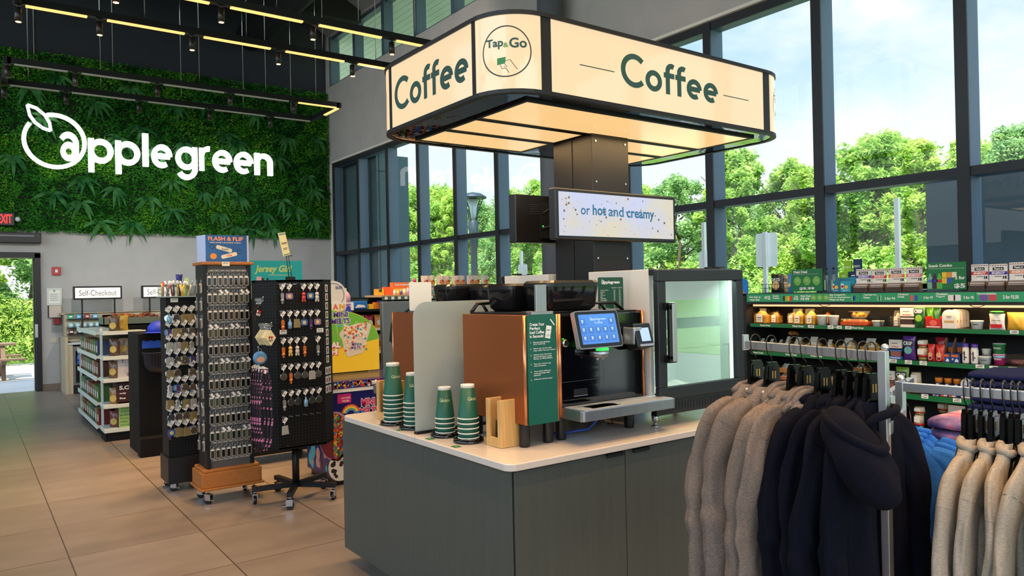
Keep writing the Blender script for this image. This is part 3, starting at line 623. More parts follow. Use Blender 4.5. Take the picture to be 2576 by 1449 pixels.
for k in range(8):
    s0=S_[k]; s1=(S_+[TOT])[k+1]; n=1 if k%2==0 else 16
    o=obj('lit_panel',band(MB(PAN),s0+.012,s1-.012,CZ0+.006,CZ1-.008,-.012,0,n),t)
    if k in(0,2,4,6):
        L_=s1-s0; f=cfn(s0); b=MB(TEAL)
        if k in(0,4): letters(b,'Coffee',.503,1.266,CZ0+.105,.112,.25,-.0015,0,fn=f); b.add([f(x,-.0015,z) for x,z in((.224,.161+CZ0),(.456,.161+CZ0),(.456,.166+CZ0),(.224,.166+CZ0))],[(0,1,2,3)]).add([f(x,-.0015,z) for x,z in((1.313,.161+CZ0),(1.545,.161+CZ0),(1.545,.166+CZ0),(1.313,.166+CZ0))],[(0,1,2,3)])
        else: letters(b,'Coffee',.05,L_-.05,CZ0+.09,.117,.25,-.0015,0,fn=f)
        obj('lettering',b,o)
    else:
        f=cfn(s0); b=MB(INK); c=QL/2; cz=CZ0+.18; b.ring(c,cz,.117,.006,-.0018,48,f).m(TEAL).text('Tap',c-.098,c-.012,cz+.012,cz+.062,-.0018,.03,f).text('Go',c+.015,c+.098,cz+.014,cz+.062,-.0018,.03,f)
        b.m(mt('leaf_green_print',(70,140,60),.5)).text('&',c-.013,c+.013,cz+.018,cz+.04,-.0018,.02,f)
        b.m(mt('card_green',(40,122,62),.5)).add([f(c+x,-.0018,cz+z) for x,z in((-.043,-.062),(-.005,-.056),(-.002,-.026),(-.043,-.030))],[(0,1,2,3)]).m(INK)
        for pl in([(-.006,-.045),(.018,-.04),(.05,-.085)],[(-.028,-.062),(-.02,-.08),(-.002,-.078),(.012,-.1)],[(-.008,-.058),(.004,-.072),(-.012,-.07)]):
            a_,b_=stroke_poly(pl,.003); n_=len(a_); b.add([f(c+p.x,-.0018,cz+p.y) for p in a_+b_],[(i,n_+i,n_+i+1,i+1) for i in range(n_-1)])
        obj('round_emblem',b,o)
b=MB(BLK)
for k in range(8):
    s0=S_[k]; band(b,s0-.014,s0+.014,CZ0,CZ1,-.02,.003,1)
for s0 in(S_[0],S_[1],S_[4],S_[5]): band(b,s0-(.0 if s0 in(S_[0],S_[4]) else .045),s0+(.045 if s0 in(S_[0],S_[4]) else 0),CZ0,CZ1,-.02,.003,1)
n=120
band(b,0,TOT-1e-6,CZ1-.008,CZ1+.012,-.03,.008,n); band(b,0,TOT-1e-6,CZ0-.012,CZ0+.006,-.03,.004,n); obj('trim_frame',b,t)
P=[cpt(TOT*i/96,-.02) for i in range(96)]
obj('roof',MB(BLK).prism(P,CZ1-.02,CZ1-.01,'xy'),t)
obj('mirror_soffit',MB(MIR).prism(P,CZ0-.008,CZ0-.002,'xy'),t)
# three lit trays on the underside, each with a dark rim
for y0,y1 in((2.86,3.26),(3.31,3.58),(3.63,3.92)):
    x0,x1=2.2,3.93
    for (xa,xb) in(((x0,x1),) if y0<3 else ((x0,2.955),(3.285,x1))):
        b=MB(UND); b.box(xa,xb,y0,y1,CZ0-.016,CZ0-.009).m(BLK)
        b.box(xa-.02,xb+.02,y0-.02,y0,CZ0-.02,CZ0-.008).box(xa-.02,xb+.02,y1,y1+.02,CZ0-.02,CZ0-.008).box(xa-.02,xa,y0,y1,CZ0-.02,CZ0-.008).box(xb,xb+.02,y0,y1,CZ0-.02,CZ0-.008)
        obj('downlight_tray',b,t)
light('canopy_downlight','AREA',(3.07,3.0,CZ0-.03),16,(255,212,150),size=1.6,sy=.4)
light('canopy_downlight','AREA',(2.57,3.6,CZ0-.03),8,(255,212,150),size=.7,sy=.6)
# post
PST=mt('post_bronze_black',(24,23,25),.4,.3,n=.08,ns=5)
b=MB(PST); b.box(2.97,3.27,3.25,3.605,.915,CZ0-.008); o=obj('post',b,t,bevel=.004)
b=MB(mt('post_seam',(14,14,16),.5)); b.box(2.966,2.97,3.425,3.43,.92,CZ0-.01)
b.m(CHR)
for z_ in(2.52,2.28,1.83): 
    for x_ in(3.0,3.24): b.cyl((x_,3.25,z_),.006,-.004,8,'y')
obj('seam_and_screws',b,o)

# ------------------------------------------------------------------ screens on the post
def screenmat():
    def b(t):
        tc=nd(t,'ShaderNodeTexCoord'); q_=nd(t,'ShaderNodeTexNoise'); q_.inputs['Scale'].default_value=3.2; q_.inputs['Detail'].default_value=2; t.links.new(tc.outputs['Object'],q_.inputs[0])
        rp=nd(t,'ShaderNodeValToRGB'); rp.color_ramp.elements[0].position=.42; rp.color_ramp.elements[1].position=.62; rp.color_ramp.elements[0].color=lin((206,214,244)); rp.color_ramp.elements[1].color=lin((226,218,196)); t.links.new(q_.outputs[0],rp.inputs[0])
        p=nd(t,'ShaderNodeBsdfPrincipled'); p.inputs['Roughness'].default_value=.3; p.inputs['Base Color'].default_value=(.02,.02,.02,1); t.links.new(rp.outputs[0],p.inputs['Emission Color']); p.inputs['Emission Strength'].default_value=.92; return p.outputs[0]
    return mixmat('screen_foam_picture',b)
t=thing('display_screen','wide digital menu screen reading hot and creamy on the post','screen',(3.105,3.17,2.07))
obj('housing',MB(BLKP).box(-.486,.486,0,.06,-.143,.143),t,bevel=.006)
b=MB(screenmat()); b.box(-.463,.463,-.003,0,-.122,.122)
q=random.Random(3); b.m(mt('foam_bubble',(90,74,54),.4,e=.25,ec=(150,124,92)))
for i in range(64):
    r_=q.choice([.0015,.002,.002,.003,.003,.005,.007]); b.disc(q.uniform(-.45,.45),q.uniform(-.115,.115),r_,-.0038,14)
b.m(mt('screen_blue_text',(20,70,104),.4,e=.42,ec=(44,120,168))).text('or',-.305,-.235,.0,.038,-.0045,.012).text('hot',-.215,-.11,.0,.06,-.0045,.025).text('and',-.092,.03,-.002,.058,-.0045,.012).text('creamy',.055,.29,-.022,.038,-.0045,.025)
obj('screen_picture',b,t); obj('mount_bracket',MB(BLK).box(-.09,.09,.06,.08,-.06,.06),t)
t=thing('display_screen','black back of the second menu screen on the far side of the post','screen',(3.19,3.685,2.09))
obj('housing',MB(BLKP).box(-.486,.486,-.03,.04,-.148,.148),t,bevel=.006); b=MB(mt('vent_dark',(34,34,38),.5))
for k in range(5): b.box(-.38,-.25,-.033,-.03,.03+k*.014,.035+k*.014)
obj('vent_slot',b,t); obj('port_panel',MB(BLK).box(-.3,-.1,-.05,-.03,-.12,.1),t)
b=MB(BLK); b.tube([(-.3,-.055,.03),(-.26,-.07,.06),(-.12,-.06,.05)],.004,6).tube([(-.3,-.055,-.06),(-.2,-.07,-.03),(-.1,-.06,-.04)],.004,6); obj('cable',b,t); obj('status_light',MB(mt('led_green',(60,255,60),.4,e=4)).cbox((-.29,-.052,-.045),(.006,.004,.006)),t)
obj('mount_bracket',MB(BLK).box(-.12,.04,-.08,-.03,-.06,.06),t)

# ------------------------------------------------------------------ island counter
CAB=mt('counter_grey_green',(74,78,72),.5,n=.07,ns=4,st=(14,14,.5)); QTZ=mt('quartz_worktop',(214,202,190),.16,n=.025,ns=40)
t=thing('island_counter','grey-green coffee island cabinet with toe kick','cabinet',(0,0,0))
b=MB(CAB); b.box(1.875,4.33,2.615,4.36,.084,.876); obj('body',b,t)
obj('side_panel',MB(CAB).box(1.868,1.875,2.6,4.372,.084,.874),t)
for x0,x1 in((1.885,2.545),(2.549,3.2),(3.204,3.86),(3.864,4.33)):
    o=obj('door',MB(CAB).box(x0,x1,2.597,2.615,.09,.868),t,bevel=.0015); c=x1-.07 if x0 in(1.885,3.204) else x0+.1
    obj('edge_pull',MB(BLK).box(c-.055,c+.055,2.585,2.6,.862,.868).box(c-.055,c+.055,2.583,2.587,.852,.868),o)
obj('toe_kick',MB(BLKP).box(1.97,4.25,2.7,4.28,0,.084),t)
t=thing('worktop','pale quartz worktop with rounded corner on the coffee island','worktop',(3.1,3.4425,.878)); b=MB(QTZ); b.prism(rbox(2.52,1.745,.05,6,0,0),0,.032,'xy'); obj('slab',b,t,bevel=.004); 
obj('joint_line',MB(mt('joint',(170,160,150),.4)).box(-1.2605,-1.255,-.05,-.048,.001,.0325),t)
# ------------------------------------------------------------------ coffee machines
CT=.91
COP=mt('copper_powder',(158,88,46),.36,.55,n=.04,ns=200); COPE=mt('copper_edge',(214,142,96),.26,.8); GRP=mt('instruction_green',(8,92,76),.4); SILV=mt('silver_plastic',(176,178,180),.35,.7)
SMOKE=mixmat('smoked_hopper',lambda t:(lambda g,p,m:(setattr(g.inputs[0],'default_value',(.10,.09,.09,1)),setattr(p.inputs['Base Color'],'default_value',(.012,.011,.012,1)),setattr(p.inputs['Roughness'],'default_value',.06),setattr(m.inputs[0],'default_value',.72),t.links.new(g.outputs[0],m.inputs[1]),t.links.new(p.outputs[0],m.inputs[2]),m.outputs[0])[-1])(nd(t,'ShaderNodeBsdfTransparent'),nd(t,'ShaderNodeBsdfPrincipled'),nd(t,'ShaderNodeMixShader')))
def apple_logo(b,x,z,h,y,w=None,colour=True):
    """small round apple mark with leaf, then the word"""
    b.ring(x+h*.5,z+h*.42,h*.42,h*.13,y,20).tube([(x+h*.06,y,z+h*1.0),(x+h*.3,y,z+h*.92),(x+h*.42,y,z+h*.72)],h*.05,5)
    b.text('a',x+h*.34,x+h*.84,z+h*.1,z+h*.62,y,.03)
    if w: b.text('pplegreen',x+h*.92,x+w,z-h*.12,z+h*.78,y,.03)
def machine(loc,rz,lab,front=True):
    t=thing('coffee_machine',lab,'coffee machine',loc,rz)
    # local: x right 0..0.79, y back 0..0.53 (front at y=0), z from worktop
    b=MB(COP); b.box(0,.012,.0,.53,.11,.622).box(.198,.21,.0,.53,.11,.622).box(.012,.198,.5,.53,.11,.622).box(.012,.198,.02,.5,.11,.125).box(.012,.198,.02,.5,.61,.622)
    o=obj('cooling_module',b,t,bevel=.003)
    for x_,z_,r_ in((.006,.11,.009),(.2,.11,.009),(.216,.125,.009),(.787,.125,.006)): obj('copper_edge',MB(COPE).cyl((x_,.004,z_),r_,.622-z_,12),o)
    b=MB(GRP); b.box(.016,.192,-.006,.012,.108,.622); b.m(WHITE); y=-.0072
    for k,s_ in enumerate(('Create Your','Perfect','Iced Coffee','in Seconds!')):
        b.text(s_,.03,.03+(.088,.062,.086,.082)[k],.571-k*.0185,.571-k*.0185+.0145,y,.025)
    for n_,z_,l_ in((1,.49,('Remove the lid from','your iced cup.')),(2,.46,('Place cup on the drip','tray under the pour spout.')),(3,.431,('Select your favorite:','Iced Americano, Latte','Mocha, or White Mocha.')),(4,.388,('Tap your card to pay','when prompted.')),(5,.353,('Your drink will pour','automatically after','payment.')),(6,.316,('Add your lid & enjoy!',))):
        b.text('%d.'%n_,.032,.038,z_,z_+.0075,y,.01)
        for j,s_ in enumerate(l_): b.text(s_,.05,.05+.0052*len(s_),z_-j*.0095,z_-j*.0095+.0078,y,.012)
    b.m(PAPER); c,s_=cos(R(-10)),sin(R(-10)); P=lambda x,z:(.141+x*c-z*s_,.539+x*s_+z*c)
    b.add([(P(*p)[0],y,P(*p)[1]) for p in((-.016,-.03),(.016,-.03),(.016,.03),(-.016,.03))],[(0,1,2,3)])
    b.add([(x,y,z) for x,z in((.152,.598),(.157,.601),(.182,.572),(.177,.569))],[(0,1,2,3)])
    b.m(INK); b.text('Coffee',.129,.153,.545,.552,y-.0006,.02)
    for j in range(3): b.ring(.132+j*.009,.522+.004*(j%2),.005,.0012,y-.0006,10)
    obj('instruction_panel',b,t)
    # brewer body
    b=MB(GLB); b.box(.225,.782,.006,.53,.125,.615); o=obj('brewer_body',b,t,bevel=.006)
    b=MB(mt('seam_grey',(86,90,98),.4)); y=.0045; b.quad(.225,.475,.288,.2895,y).quad(.475,.4765,.13,.4,y).quad(.505,.506,.13,.47,y)
    obj('panel_seam',b,o)
    b=MB(BLK); b.box(.3,.39,.0,.006,.215,.25); obj('bean_drawer_slot',b,o,bevel=.003)
    obj('slot_edge',MB(SILV).box(.3,.388,-.002,.001,.214,.217),o)
    # copper side cheek right
    obj('side_cheek',MB(COP).box(.782,.79,.0,.53,.125,.622),t)
    # drip tray
    b=MB(STEEL); po=rbox(.64,.17,.02,4,.535,-.075); b.prism(po,.118,.168,'xy'); o=obj('drip_tray',b,t,bevel=.003)
    b=MB(mt('tray_grate',(206,212,216),.4,.6)); b.box(.235,.84,-.148,-.002,.168,.171); b.m(mt('coffee_stain',(60,52,48),.5))
    q=random.Random(4)
    for k in range(34): b.add([(.30+q.random()**1.4*.2+cos(a)*.005*q.uniform(.3,1),-.1+q.uniform(-.03,.05)+sin(a)*.004,.1716) for a in(0,1.3,2.5,3.7,5)],[(0,1,2,3,4)])
    obj('grate',b,o)
    # spout and touch screen
    b=MB(STEEL); b.lathe([(.046,.405),(.05,.41),(.05,.43),(.046,.436)],(.43,-.05,0),24); o=obj('spout_head',b,t); b=MB(SILV); b.tube(arc(.44,.388,.018,0,180,10) and [(.43+.018*cos(a),-.05,.388+.018*sin(a)) for a in[PI*i/10 for i in range(11)]],.007,8); obj('spout_nozzle',b,o)
    obj('spout_arm',MB(BLK).box(.4,.46,-.05,.01,.43,.475),o); obj('spout_light',MB(mt('spout_green',(50,230,80),.4,e=1.6)).box(.405,.455,-.088,-.05,.436,.447),o)
    s=thing('x','','') if 0 else None
    T_=Matrix.Translation((.295,-.16,.63))@Matrix.Rotation(R(-16),4,'X')
    # the screen leans: its top stands back, its foot comes forward
    T_=Matrix.Translation((.295,-.1,.455))@Matrix.Rotation(R(-14),4,'X')
    b=MB(SILV); b.T=T_; po=rbox(.285,.185,.014,5,.1,.09); b.prism(po,-.006,.02,'xz'); o=obj('touch_screen',b,t)
    b=MB(BLKP); b.T=T_; b.prism(rbox(.278,.178,.012,5,.1,.09),-.0075,-.006,'xz')
    b.m(mt('screen_blue',(66,122,200),.3,e=.55,n=.12,ns=6)).quad(-.02,.22,.018,.164,-.0082)
    b.m(mt('screen_print',(150,190,236),.4,e=.5)); y=-.0088; apple_logo(b,.05,.133,.016,y,.105); b.text('Coffee',.078,.13,.116,.129,y,.015)
    for r_ in range(3):
        for k in range(5):
            if r_==0 and k in(1,2,3): continue
            x=.0+k*.047; z=.128-r_*.041; b.m(mt('screen_tile',(58,108,186),.4,e=.45)).quad(x-.018,x+.018,z-.018,z+.014,-.0085).m(mt('screen_cup',(196,160,150) if r_==2 and k in(1,2,3) else (160,190,226),.4,e=.45) if 1 else 0).quad(x-.005,x+.005,z-.006,z+.006,-.009).quad(x-.008,x+.008,z+.006,z+.009,-.009)
    obj('screen_glass',b,o); b=MB(BLK); b.T=T_; b.box(.06,.14,.02,.08,.04,.14); obj('screen_mount',b,o)
    for x,z in((.25,.478),(.538,.468),(.615,.485)): obj('lock_knob',MB(CHR).lathe([(.019,.006),(.019,-.006),(.013,-.009)],(x,0,z),18,'y'),t)
    b=MB(mt('led_green',(60,255,60),.4,e=4)); b.cbox((.268,.002,.477),(.012,.004,.003)).cbox((.239,.002,.5),(.007,.004,.003)); obj('status_light',b,t)
    # card reader
    T_=Matrix.Translation((.66,-.075,.43))@Matrix.Rotation(R(-16),4,'X')
    b=MB(SILV); b.box(.64,.7,-.08,.004,.45,.54); o=obj('card_reader',b,t,bevel=.008)
    b=MB(BLKP); b.T=T_; b.box(-.015,.105,-.03,.05,.0,.125); obj('reader_body',b,o,bevel=.006)
    b=MB(mt('reader_screen',(150,180,220),.3,e=.6)); b.T=T_; b.quad(.02,.085,.03,.1,-.031).m(SILV).box(.0,.1,-.033,-.03,.004,.016); obj('reader_screen',b,o)
    # legs
    for x,y_ in((.03,.05),(.18,.06),(.27,.07),(.74,.07),(.05,.48),(.74,.48),(.27,.48)): obj('leg',MB(BLKP).lathe([(.024,0),(.026,.008),(.026,.1),(.028,.13)],(x,y_,0),18),t)
    # top: rails, hoppers
    b=MB(BLKP); b.box(.03,.2,.05,.5,.622,.632).box(.225,.78,.04,.5,.615,.624)
    b.tube([(.42,.12,.624),(.46,.12,.665),(.70,.12,.665),(.76,.12,.625)],.011,6,flat=.7).tube([(.6,.12,.662),(.63,.12,.626)],.009,6,flat=.7).tube([(.03,.49,.63),(.07,.49,.675),(.2,.49,.675),(.24,.49,.63)],.010,6).tube([(.1,.49,.672),(.13,.49,.63)],.008,6); obj('top_rail',b,t)
    def hop(x0,x1,y0,y1,z0,z1,k):
        n=8; P0=rbox((x1-x0)*.78,(y1-y0)*.78,.04,4,(x0+x1)/2,(y0+y1)/2); P1=rbox(x1-x0,y1-y0,.05,4,(x0+x1)/2,(y0+y1)/2); m_=len(P0); b=MB(SMOKE)
        lv=[(P0,z0),([((a[0]*.35+c[0]*.65),(a[1]*.35+c[1]*.65)) for a,c in zip(P0,P1)],z0+.02),(P1,z1-.035),(P1,z1-.028)]
        v=[(*p,z) for P,z in lv for p in P]; b.add(v,[(k_*m_+i,k_*m_+(i+1)%m_,(k_+1)*m_+(i+1)%m_,(k_+1)*m_+i) for k_ in range(3) for i in range(m_)]+[tuple(range(m_))[::-1]],True)
        o=obj('bean_hopper',b,t); b=MB(mt('lid_black',(18,18,20),.3)); cx,cy=(x0+x1)/2,(y0+y1)/2
        lv=[([(cx+(p[0]-cx)*1.01,cy+(p[1]-cy)*1.01) for p in P1],z1-.03),([(cx+(p[0]-cx)*1.01,cy+(p[1]-cy)*1.01) for p in P1],z1-.012),([(cx+(p[0]-cx)*.93,cy+(p[1]-cy)*.93) for p in P1],z1)]
        v=[(*p,z) for P,z in lv for p in P]; b.add(v,[(k_*m_+i,k_*m_+(i+1)%m_,(k_+1)*m_+(i+1)%m_,(k_+1)*m_+i) for k_ in range(2) for i in range(m_)]+[tuple(range(2*m_,3*m_))],False); obj('hopper_lid',b,o)
        b=MB(mt('coffee_beans',(34,20,12),.5,n=.5,ns=60,b=.8,bs=90)); Q=rbox((x1-x0)*.8,(y1-y0)*.8,.04,4,cx,cy); b.prism(Q,z0+.01,z0+(z1-z0)*.5,'xy'); obj('beans',b,o)
    hop(.17,.535,.04,.25,.632,.785,0); hop(.11,.42,.27,.49,.632,.775,1)
    b=MB(STEEL); b.box(.10,.165,.03,.045,.63,.765).box(.05,.18,.0,.05,.622,.638); obj('steel_strap',b,t,bevel=.002)
    return t
M1=machine((2.09,2.78,CT),0,'copper and black coffee machine facing the hoodies, with the blue touch screen')
M2=machine((2.89,4.13,CT),PI,'second copper coffee machine turned away behind the frosted divider')
# menu cards
def card(loc,rz,w,h,lab,rich):
    t=thing('menu_card',lab,'menu card',loc,rz); b=MB(DKG if rich else PAPER); b.prism(rbox(w,h,.008,3,0,h/2),0,.004,'xz')
    if rich:
        b.m(WHITE); apple_logo(b,-.07,h-.036,.024,-.0008,.135)
        rows=('Strong Americano','Americano','Latte','Cappuccino','Mocha','White Mocha','Hot Chocolate','White Hot Chocolate','Iced Americano','Iced Latte','Iced Mocha','Iced White Mocha'); pr=('4.09','4.09','4.55','4.55','4.79','4.79','4.79','4.79','4.09','4.79','4.79','4.79'); p2=('4.79','4.79','5.25','5.25','5.25','5.25','5.25','5.25','4.79','5.25','5.25','5.49')
        b.text('Reg (16 oz)',.005,.04,h-.06,h-.053,-.0008,.01).text('Lg (20 oz)',.048,.08,h-.06,h-.053,-.0008,.01)
        for k in range(12):
            z=h-.072-k*.0088; b.text(rows[k],-.078,-.078+.0036*len(rows[k]),z,z+.0058,-.0008,.012).text(pr[k],.018,.03,z,z+.0055,-.0008,.01).text(p2[k],.058,.07,z,z+.0055,-.0008,.01)
    obj('card',b,t); obj('foot',MB(CLEAR).box(-w*.3,w*.3,-.0,.03,-.006,-.001),t)
card((2.795,2.93,1.5415),0,.182,.168,'dark green drinks menu card standing on the front coffee machine',True)
card((2.21,3.97,1.5415),PI,.15,.17,'pale back of a menu card on the machine behind the frosted divider',False)
# cables under the machine
b=MB(mt('blue_hose',(28,84,190),.35)); b.tube([(2.36,3.0,.915),(2.46,2.93,.918),(2.55,2.86,.935),(2.62,2.85,.99),(2.66,2.9,1.03)],.006,8); tag(obj('water_hose',b),'blue water hose curling under the front coffee machine','hose')
b=MB(BLKP); b.tube([(2.7,2.98,1.03),(2.72,2.92,.94),(2.78,2.92,.925),(2.8,2.98,1.0),(2.8,3.0,1.03)],.003,6); tag(obj('cable',b),'thin black cable hanging under the front coffee machine','cable')
# coolers (two)
GPW=mt('fridge_side',(206,200,192),.5,n=.03,ns=300); LED=mt('fridge_led',(240,255,245),.4,e=2.6)
def fridge(loc,rz,lab):
    t=thing('glass_door_fridge',lab,'fridge',loc,rz)   # local x 0..0.71, front y=0, depth .53, z from worktop
    b=MB(GPW); b.box(0,.02,.06,.53,.085,.836).box(.69,.71,.06,.53,.085,.836).box(.02,.69,.5,.53,.085,.836).box(.02,.69,.06,.5,.816,.836).box(.02,.69,.06,.5,.085,.15); b.m(BLKP).box(.0,.71,.03,.06,.805,.836).box(0,.71,.02,.06,.065,.15); obj('cabinet',b,t,bevel=.003)
    b=MB(mt('fridge_liner',(206,214,208),.5)); b.box(.02,.028,.06,.5,.15,.816).box(.682,.69,.06,.5,.15,.816).box(.028,.682,.49,.5,.15,.816).box(.028,.682,.06,.49,.15,.156); obj('liner',b,t)
    b=MB(mt('fridge_door_frame',(38,42,46),.4,.2)); x0,x1,z0,z1,f=.0,.71,.152,.832,.062
    b.box(x0,x1,-.005,.03,z1-f,z1).box(x0,x1,-.005,.03,z0,z0+f).box(x0,x0+f,-.005,.03,z0+f,z1-f).box(x1-f,x1,-.005,.03,z0+f,z1-f); o=obj('door',b,t,bevel=.005); g=MB(DOORG); g.quad(x0+f,x1-f,z0+f,z1-f,.01); obj('glass',g,o)
    b=MB(BLKP); b.box(.035,.085,-.05,-.005,.62,.66).box(.035,.085,-.05,-.005,.345,.385).box(.035,.055,-.05,-.03,.36,.65).m(SILV).box(.055,.088,-.053,-.04,.35,.655); obj('handle',b,o,bevel=.004)
    b=MB(LED); b.box(.648,.66,.035,.05,.17,.8).box(.04,.65,.035,.048,.158,.166); obj('light_strip',b,t)
    b=MB(mt('shelf_wire',(210,214,212),.4,.5))
    for z_ in(.4,): 
        for k in range(14): b.box(.05+k*.045,.053+k*.045,.08,.48,z_,z_+.004)
        b.box(.03,.68,.08,.085,z_-.002,z_+.006)
    obj('wire_shelf',b,t); b=MB(BLKP); b.box(.3,.62,.08,.16,.836,.842).box(.5,.53,.07,.1,.842,.85).box(.6,.66,.08,.11,.842,.852); obj('hinge_cap',b,t)
    b=MB(mt('vent_slots',(26,28,30),.6))
    for k in range(22): b.box(.1+k*.024,.112+k*.024,.0185,.02,.085,.125)
    obj('vent_grille',b,t)
    for x,y_ in((.05,.08),(.66,.08),(.05,.48),(.66,.48)): obj('foot',MB(CHR).lathe([(.022,0),(.022,.006),(.01,.008),(.01,.02),(.016,.024),(.022,.068)],(x,y_,0),16),t)
    return t
light('fridge_lamp','AREA',(3.26,2.78,CT+.80),5,(235,255,245),size=.5,sy=.05,rot=(R(-25),0,0))
fridge((2.905,2.70,CT),0,'white-sided counter fridge with black glass door on the island'); fridge((3.64,4.16,CT),PI,'second counter fridge seen from behind beyond the post')
for k in range(4):
    o=thing('milk_pouch','pale milk pouch lying in the bottom of the counter fridge','pouch',(3.02+k*.1,2.9+.05*(k%2),CT+.17),k*.8,'milk pouches in the counter fridge'); b=MB(mt('milk_film',(226,222,214),.25)); b.grid(lambda u,v:(.09*(2*u-1),.12*(2*v-1),.03*sin(PI*u)*sin(PI*v)+.004*sin(9*u+k)),12,12).grid(lambda u,v:(.09*(1-2*u),.12*(2*v-1),-.014*sin(PI*u)*sin(PI*v)),8,8); obj('film',b,o)
o=thing('milk_carton','small green and white carton on the shelf inside the counter fridge','carton',(3.13,2.86,CT+.405)); obj('box',MB(mt('carton_white',(214,222,214),.5)).box(-.04,.04,-.03,.03,0,.09),o); obj('label',MB(DKG).quad(-.03,.035,.015,.055,-.031),o)
# frosted divider
def frost(t):
    a=nd(t,'ShaderNodeBsdfTranslucent'); a.inputs[0].default_value=lin((230,238,236)); d=nd(t,'ShaderNodeBsdfPrincipled'); d.inputs['Base Color'].default_value=lin((206,212,208)); d.inputs['Roughness'].default_value=.45
    g=nd(t,'ShaderNodeBsdfRefraction'); g.inputs['Roughness'].default_value=.6; g.inputs['IOR'].default_value=1.05; g.inputs[0].default_value=lin((222,230,228))
    m=nd(t,'ShaderNodeMixShader'); m.inputs[0].default_value=.45; t.links.new(a.outputs[0],m.inputs[1]); t.links.new(d.outputs[0],m.inputs[2]); m2=nd(t,'ShaderNodeMixShader'); m2.inputs[0].default_value=.3; t.links.new(m.outputs[0],m2.inputs[1]); t.links.new(g.outputs[0],m2.inputs[2]); return m2.outputs[0]
FRO=mixmat('frosted_acrylic',frost)
t=thing('divider_panel','frosted acrylic divider with rounded corner across the island worktop','divider',(1.88,3.455,CT)); po=[(0,.005),(1.05,.005),(1.05,.69),(.08,.69)]+[(.08-.08*sin(R(a)),.61+.08*cos(R(a))) for a in range(10,91,16)]
obj('panel',MB(FRO).prism(po,0,.006,'xz'),t); obj('base_channel',MB(BLK).box(.0,1.05,-.012,.018,0,.014),t)
# cups, rings, stickers, lid boxes
CUPG=mt('cup_green',(8,86,66),.5); CUPW=mt('cup_white',(236,228,214),.5)
def cupstack(loc,k,top,sc,lab,rz):
    t=thing('cup_stack',lab,'cups',(loc[0],loc[1],CT+.02),rz); z=0.; r0=.046*sc; hh=.135*sc
    for i in range(k):
        last=i==k-1; st=.024
        b=MB(CUPG); pr=[(r0+.0005,.004),(r0*.98,.006),(r0*.68,hh)] if last else [(r0,.004),(r0*.93,.034)]
        b.lathe([(p[0],p[1]+z) for p in pr],n=28); b.m(CUPW); b.lathe([(r0+.0005,z),(r0+.003,z+.003),(r0+.0005,z+.006)],n=28)
        if last: b.lathe([(r0*.68,z+hh-.0),(r0*.67,z+hh+.012*sc),(r0*.655,z+hh+.014*sc),(r0*.62,z+hh+.0135*sc),(r0*.6,z+hh+.004)],n=28)
        if last:
            b.m(mt('cup_print',(206,206,150),.6)); zz=z+hh*.62; rad=lambda z_:r0*(.98-.30*(z_-z)/hh)+.0008
            f=lambda x,y,z_:(rad(z_)*sin(x),-rad(z_)*cos(x),z_)
            b.text('applegreen',-.5,.7,zz,zz+.018,0,.01,fn=lambda x,y,z_:f(-x,y,2*zz+.012-z_)); b.ring(-.62,zz+.006,.008,.002,0,16,fn=lambda x,y,z_:f(-.62+(x+.62)/.036,y,z_))
        obj('paper_cup',b,t); z+=st
    return t
def ring(loc,lab):
    t=thing('cup_ring',lab,'cup holder',(loc[0],loc[1],CT+.001)); b=MB(GLB); b.lathe([(.062,0),(.075,.0),(.077,.006),(.072,.017),(.064,.019),(.06,.012)],n=36)
    for i in range(12):
        a=i*PI/6; b.cbox((cos(a)*.068,sin(a)*.068,.019),(.012,.012,.004))
    obj('collar',b,t); obj('sleeve',MB(BLKP).cyl((0,0,0),.058,.012,28),t)
for loc,k,sc,la,lb,rz in(((1.985,3.11),5,1.12,'tall green paper cup stack beside the front bamboo box','black cup ring under the tall stack beside the front bamboo box',.3),((1.975,3.315),4,1.08,'shorter green paper cup stack just in front of the frosted divider','black cup ring just in front of the frosted divider',-.35),((1.955,3.62),6,1.1,'green cup stack half hidden behind the frosted divider edge','black cup ring half hidden by the frosted divider edge',0),((1.935,3.81),7,1.22,'tallest green cup stack beside the rear bamboo box','black cup ring beside the rear bamboo box',.2)):
    cupstack(loc,k,0,sc,la,rz); ring(loc,lb)
for (x,y),n_ in(((1.876,3.05),'tall'),((1.876,3.3),'shorter'),((1.876,3.62),'half hidden'),((1.876,3.83),'tallest')):
    t=thing('size_sticker','small green size sticker on the worktop edge in front of the %s cup stack'%n_,'sticker',(x,y,CT+.0005)); b=MB(mt('sticker_green',(20,110,60),.5)); b.box(-.018,.018,-.022,.022,0,.0008).m(mt('sticker_text',(150,210,150),.5)).box(-.004,.004,-.008,.008,.0008,.001); obj('label',b,t)
BAM=mt('bamboo',(214,166,100),.45,n=.14,ns=9,st=(22,22,.7)); BAMI=mt('bamboo_inside',(196,146,84),.5,n=.1,ns=9,st=(22,22,.7))
def lidbox(loc,rz,lab):
    t=thing('lid_box',lab,'box',(loc[0],loc[1],CT+.001),rz); b=MB(BAM); w,d,h=.125,.125,.225
    b.box(-w/2,-w/2+.014,-d/2,d/2,0,h).box(w/2-.014,w/2,-d/2,d/2,0,h).box(-w/2+.014,w/2-.014,d/2-.014,d/2,0,h).box(-w/2+.014,w/2-.014,-d/2,d/2-.014,0,.014)
    b.box(-w/2+.014,-w/2+.03,-d/2,-d/2+.014,.014,h-.004).box(w/2-.03,w/2-.014,-d/2,-d/2+.014,.014,h-.004).box(-w/2+.03,w/2-.03,-d/2,-d/2+.014,.014,.045)
    obj('case',b,t,bevel=.0025); return t
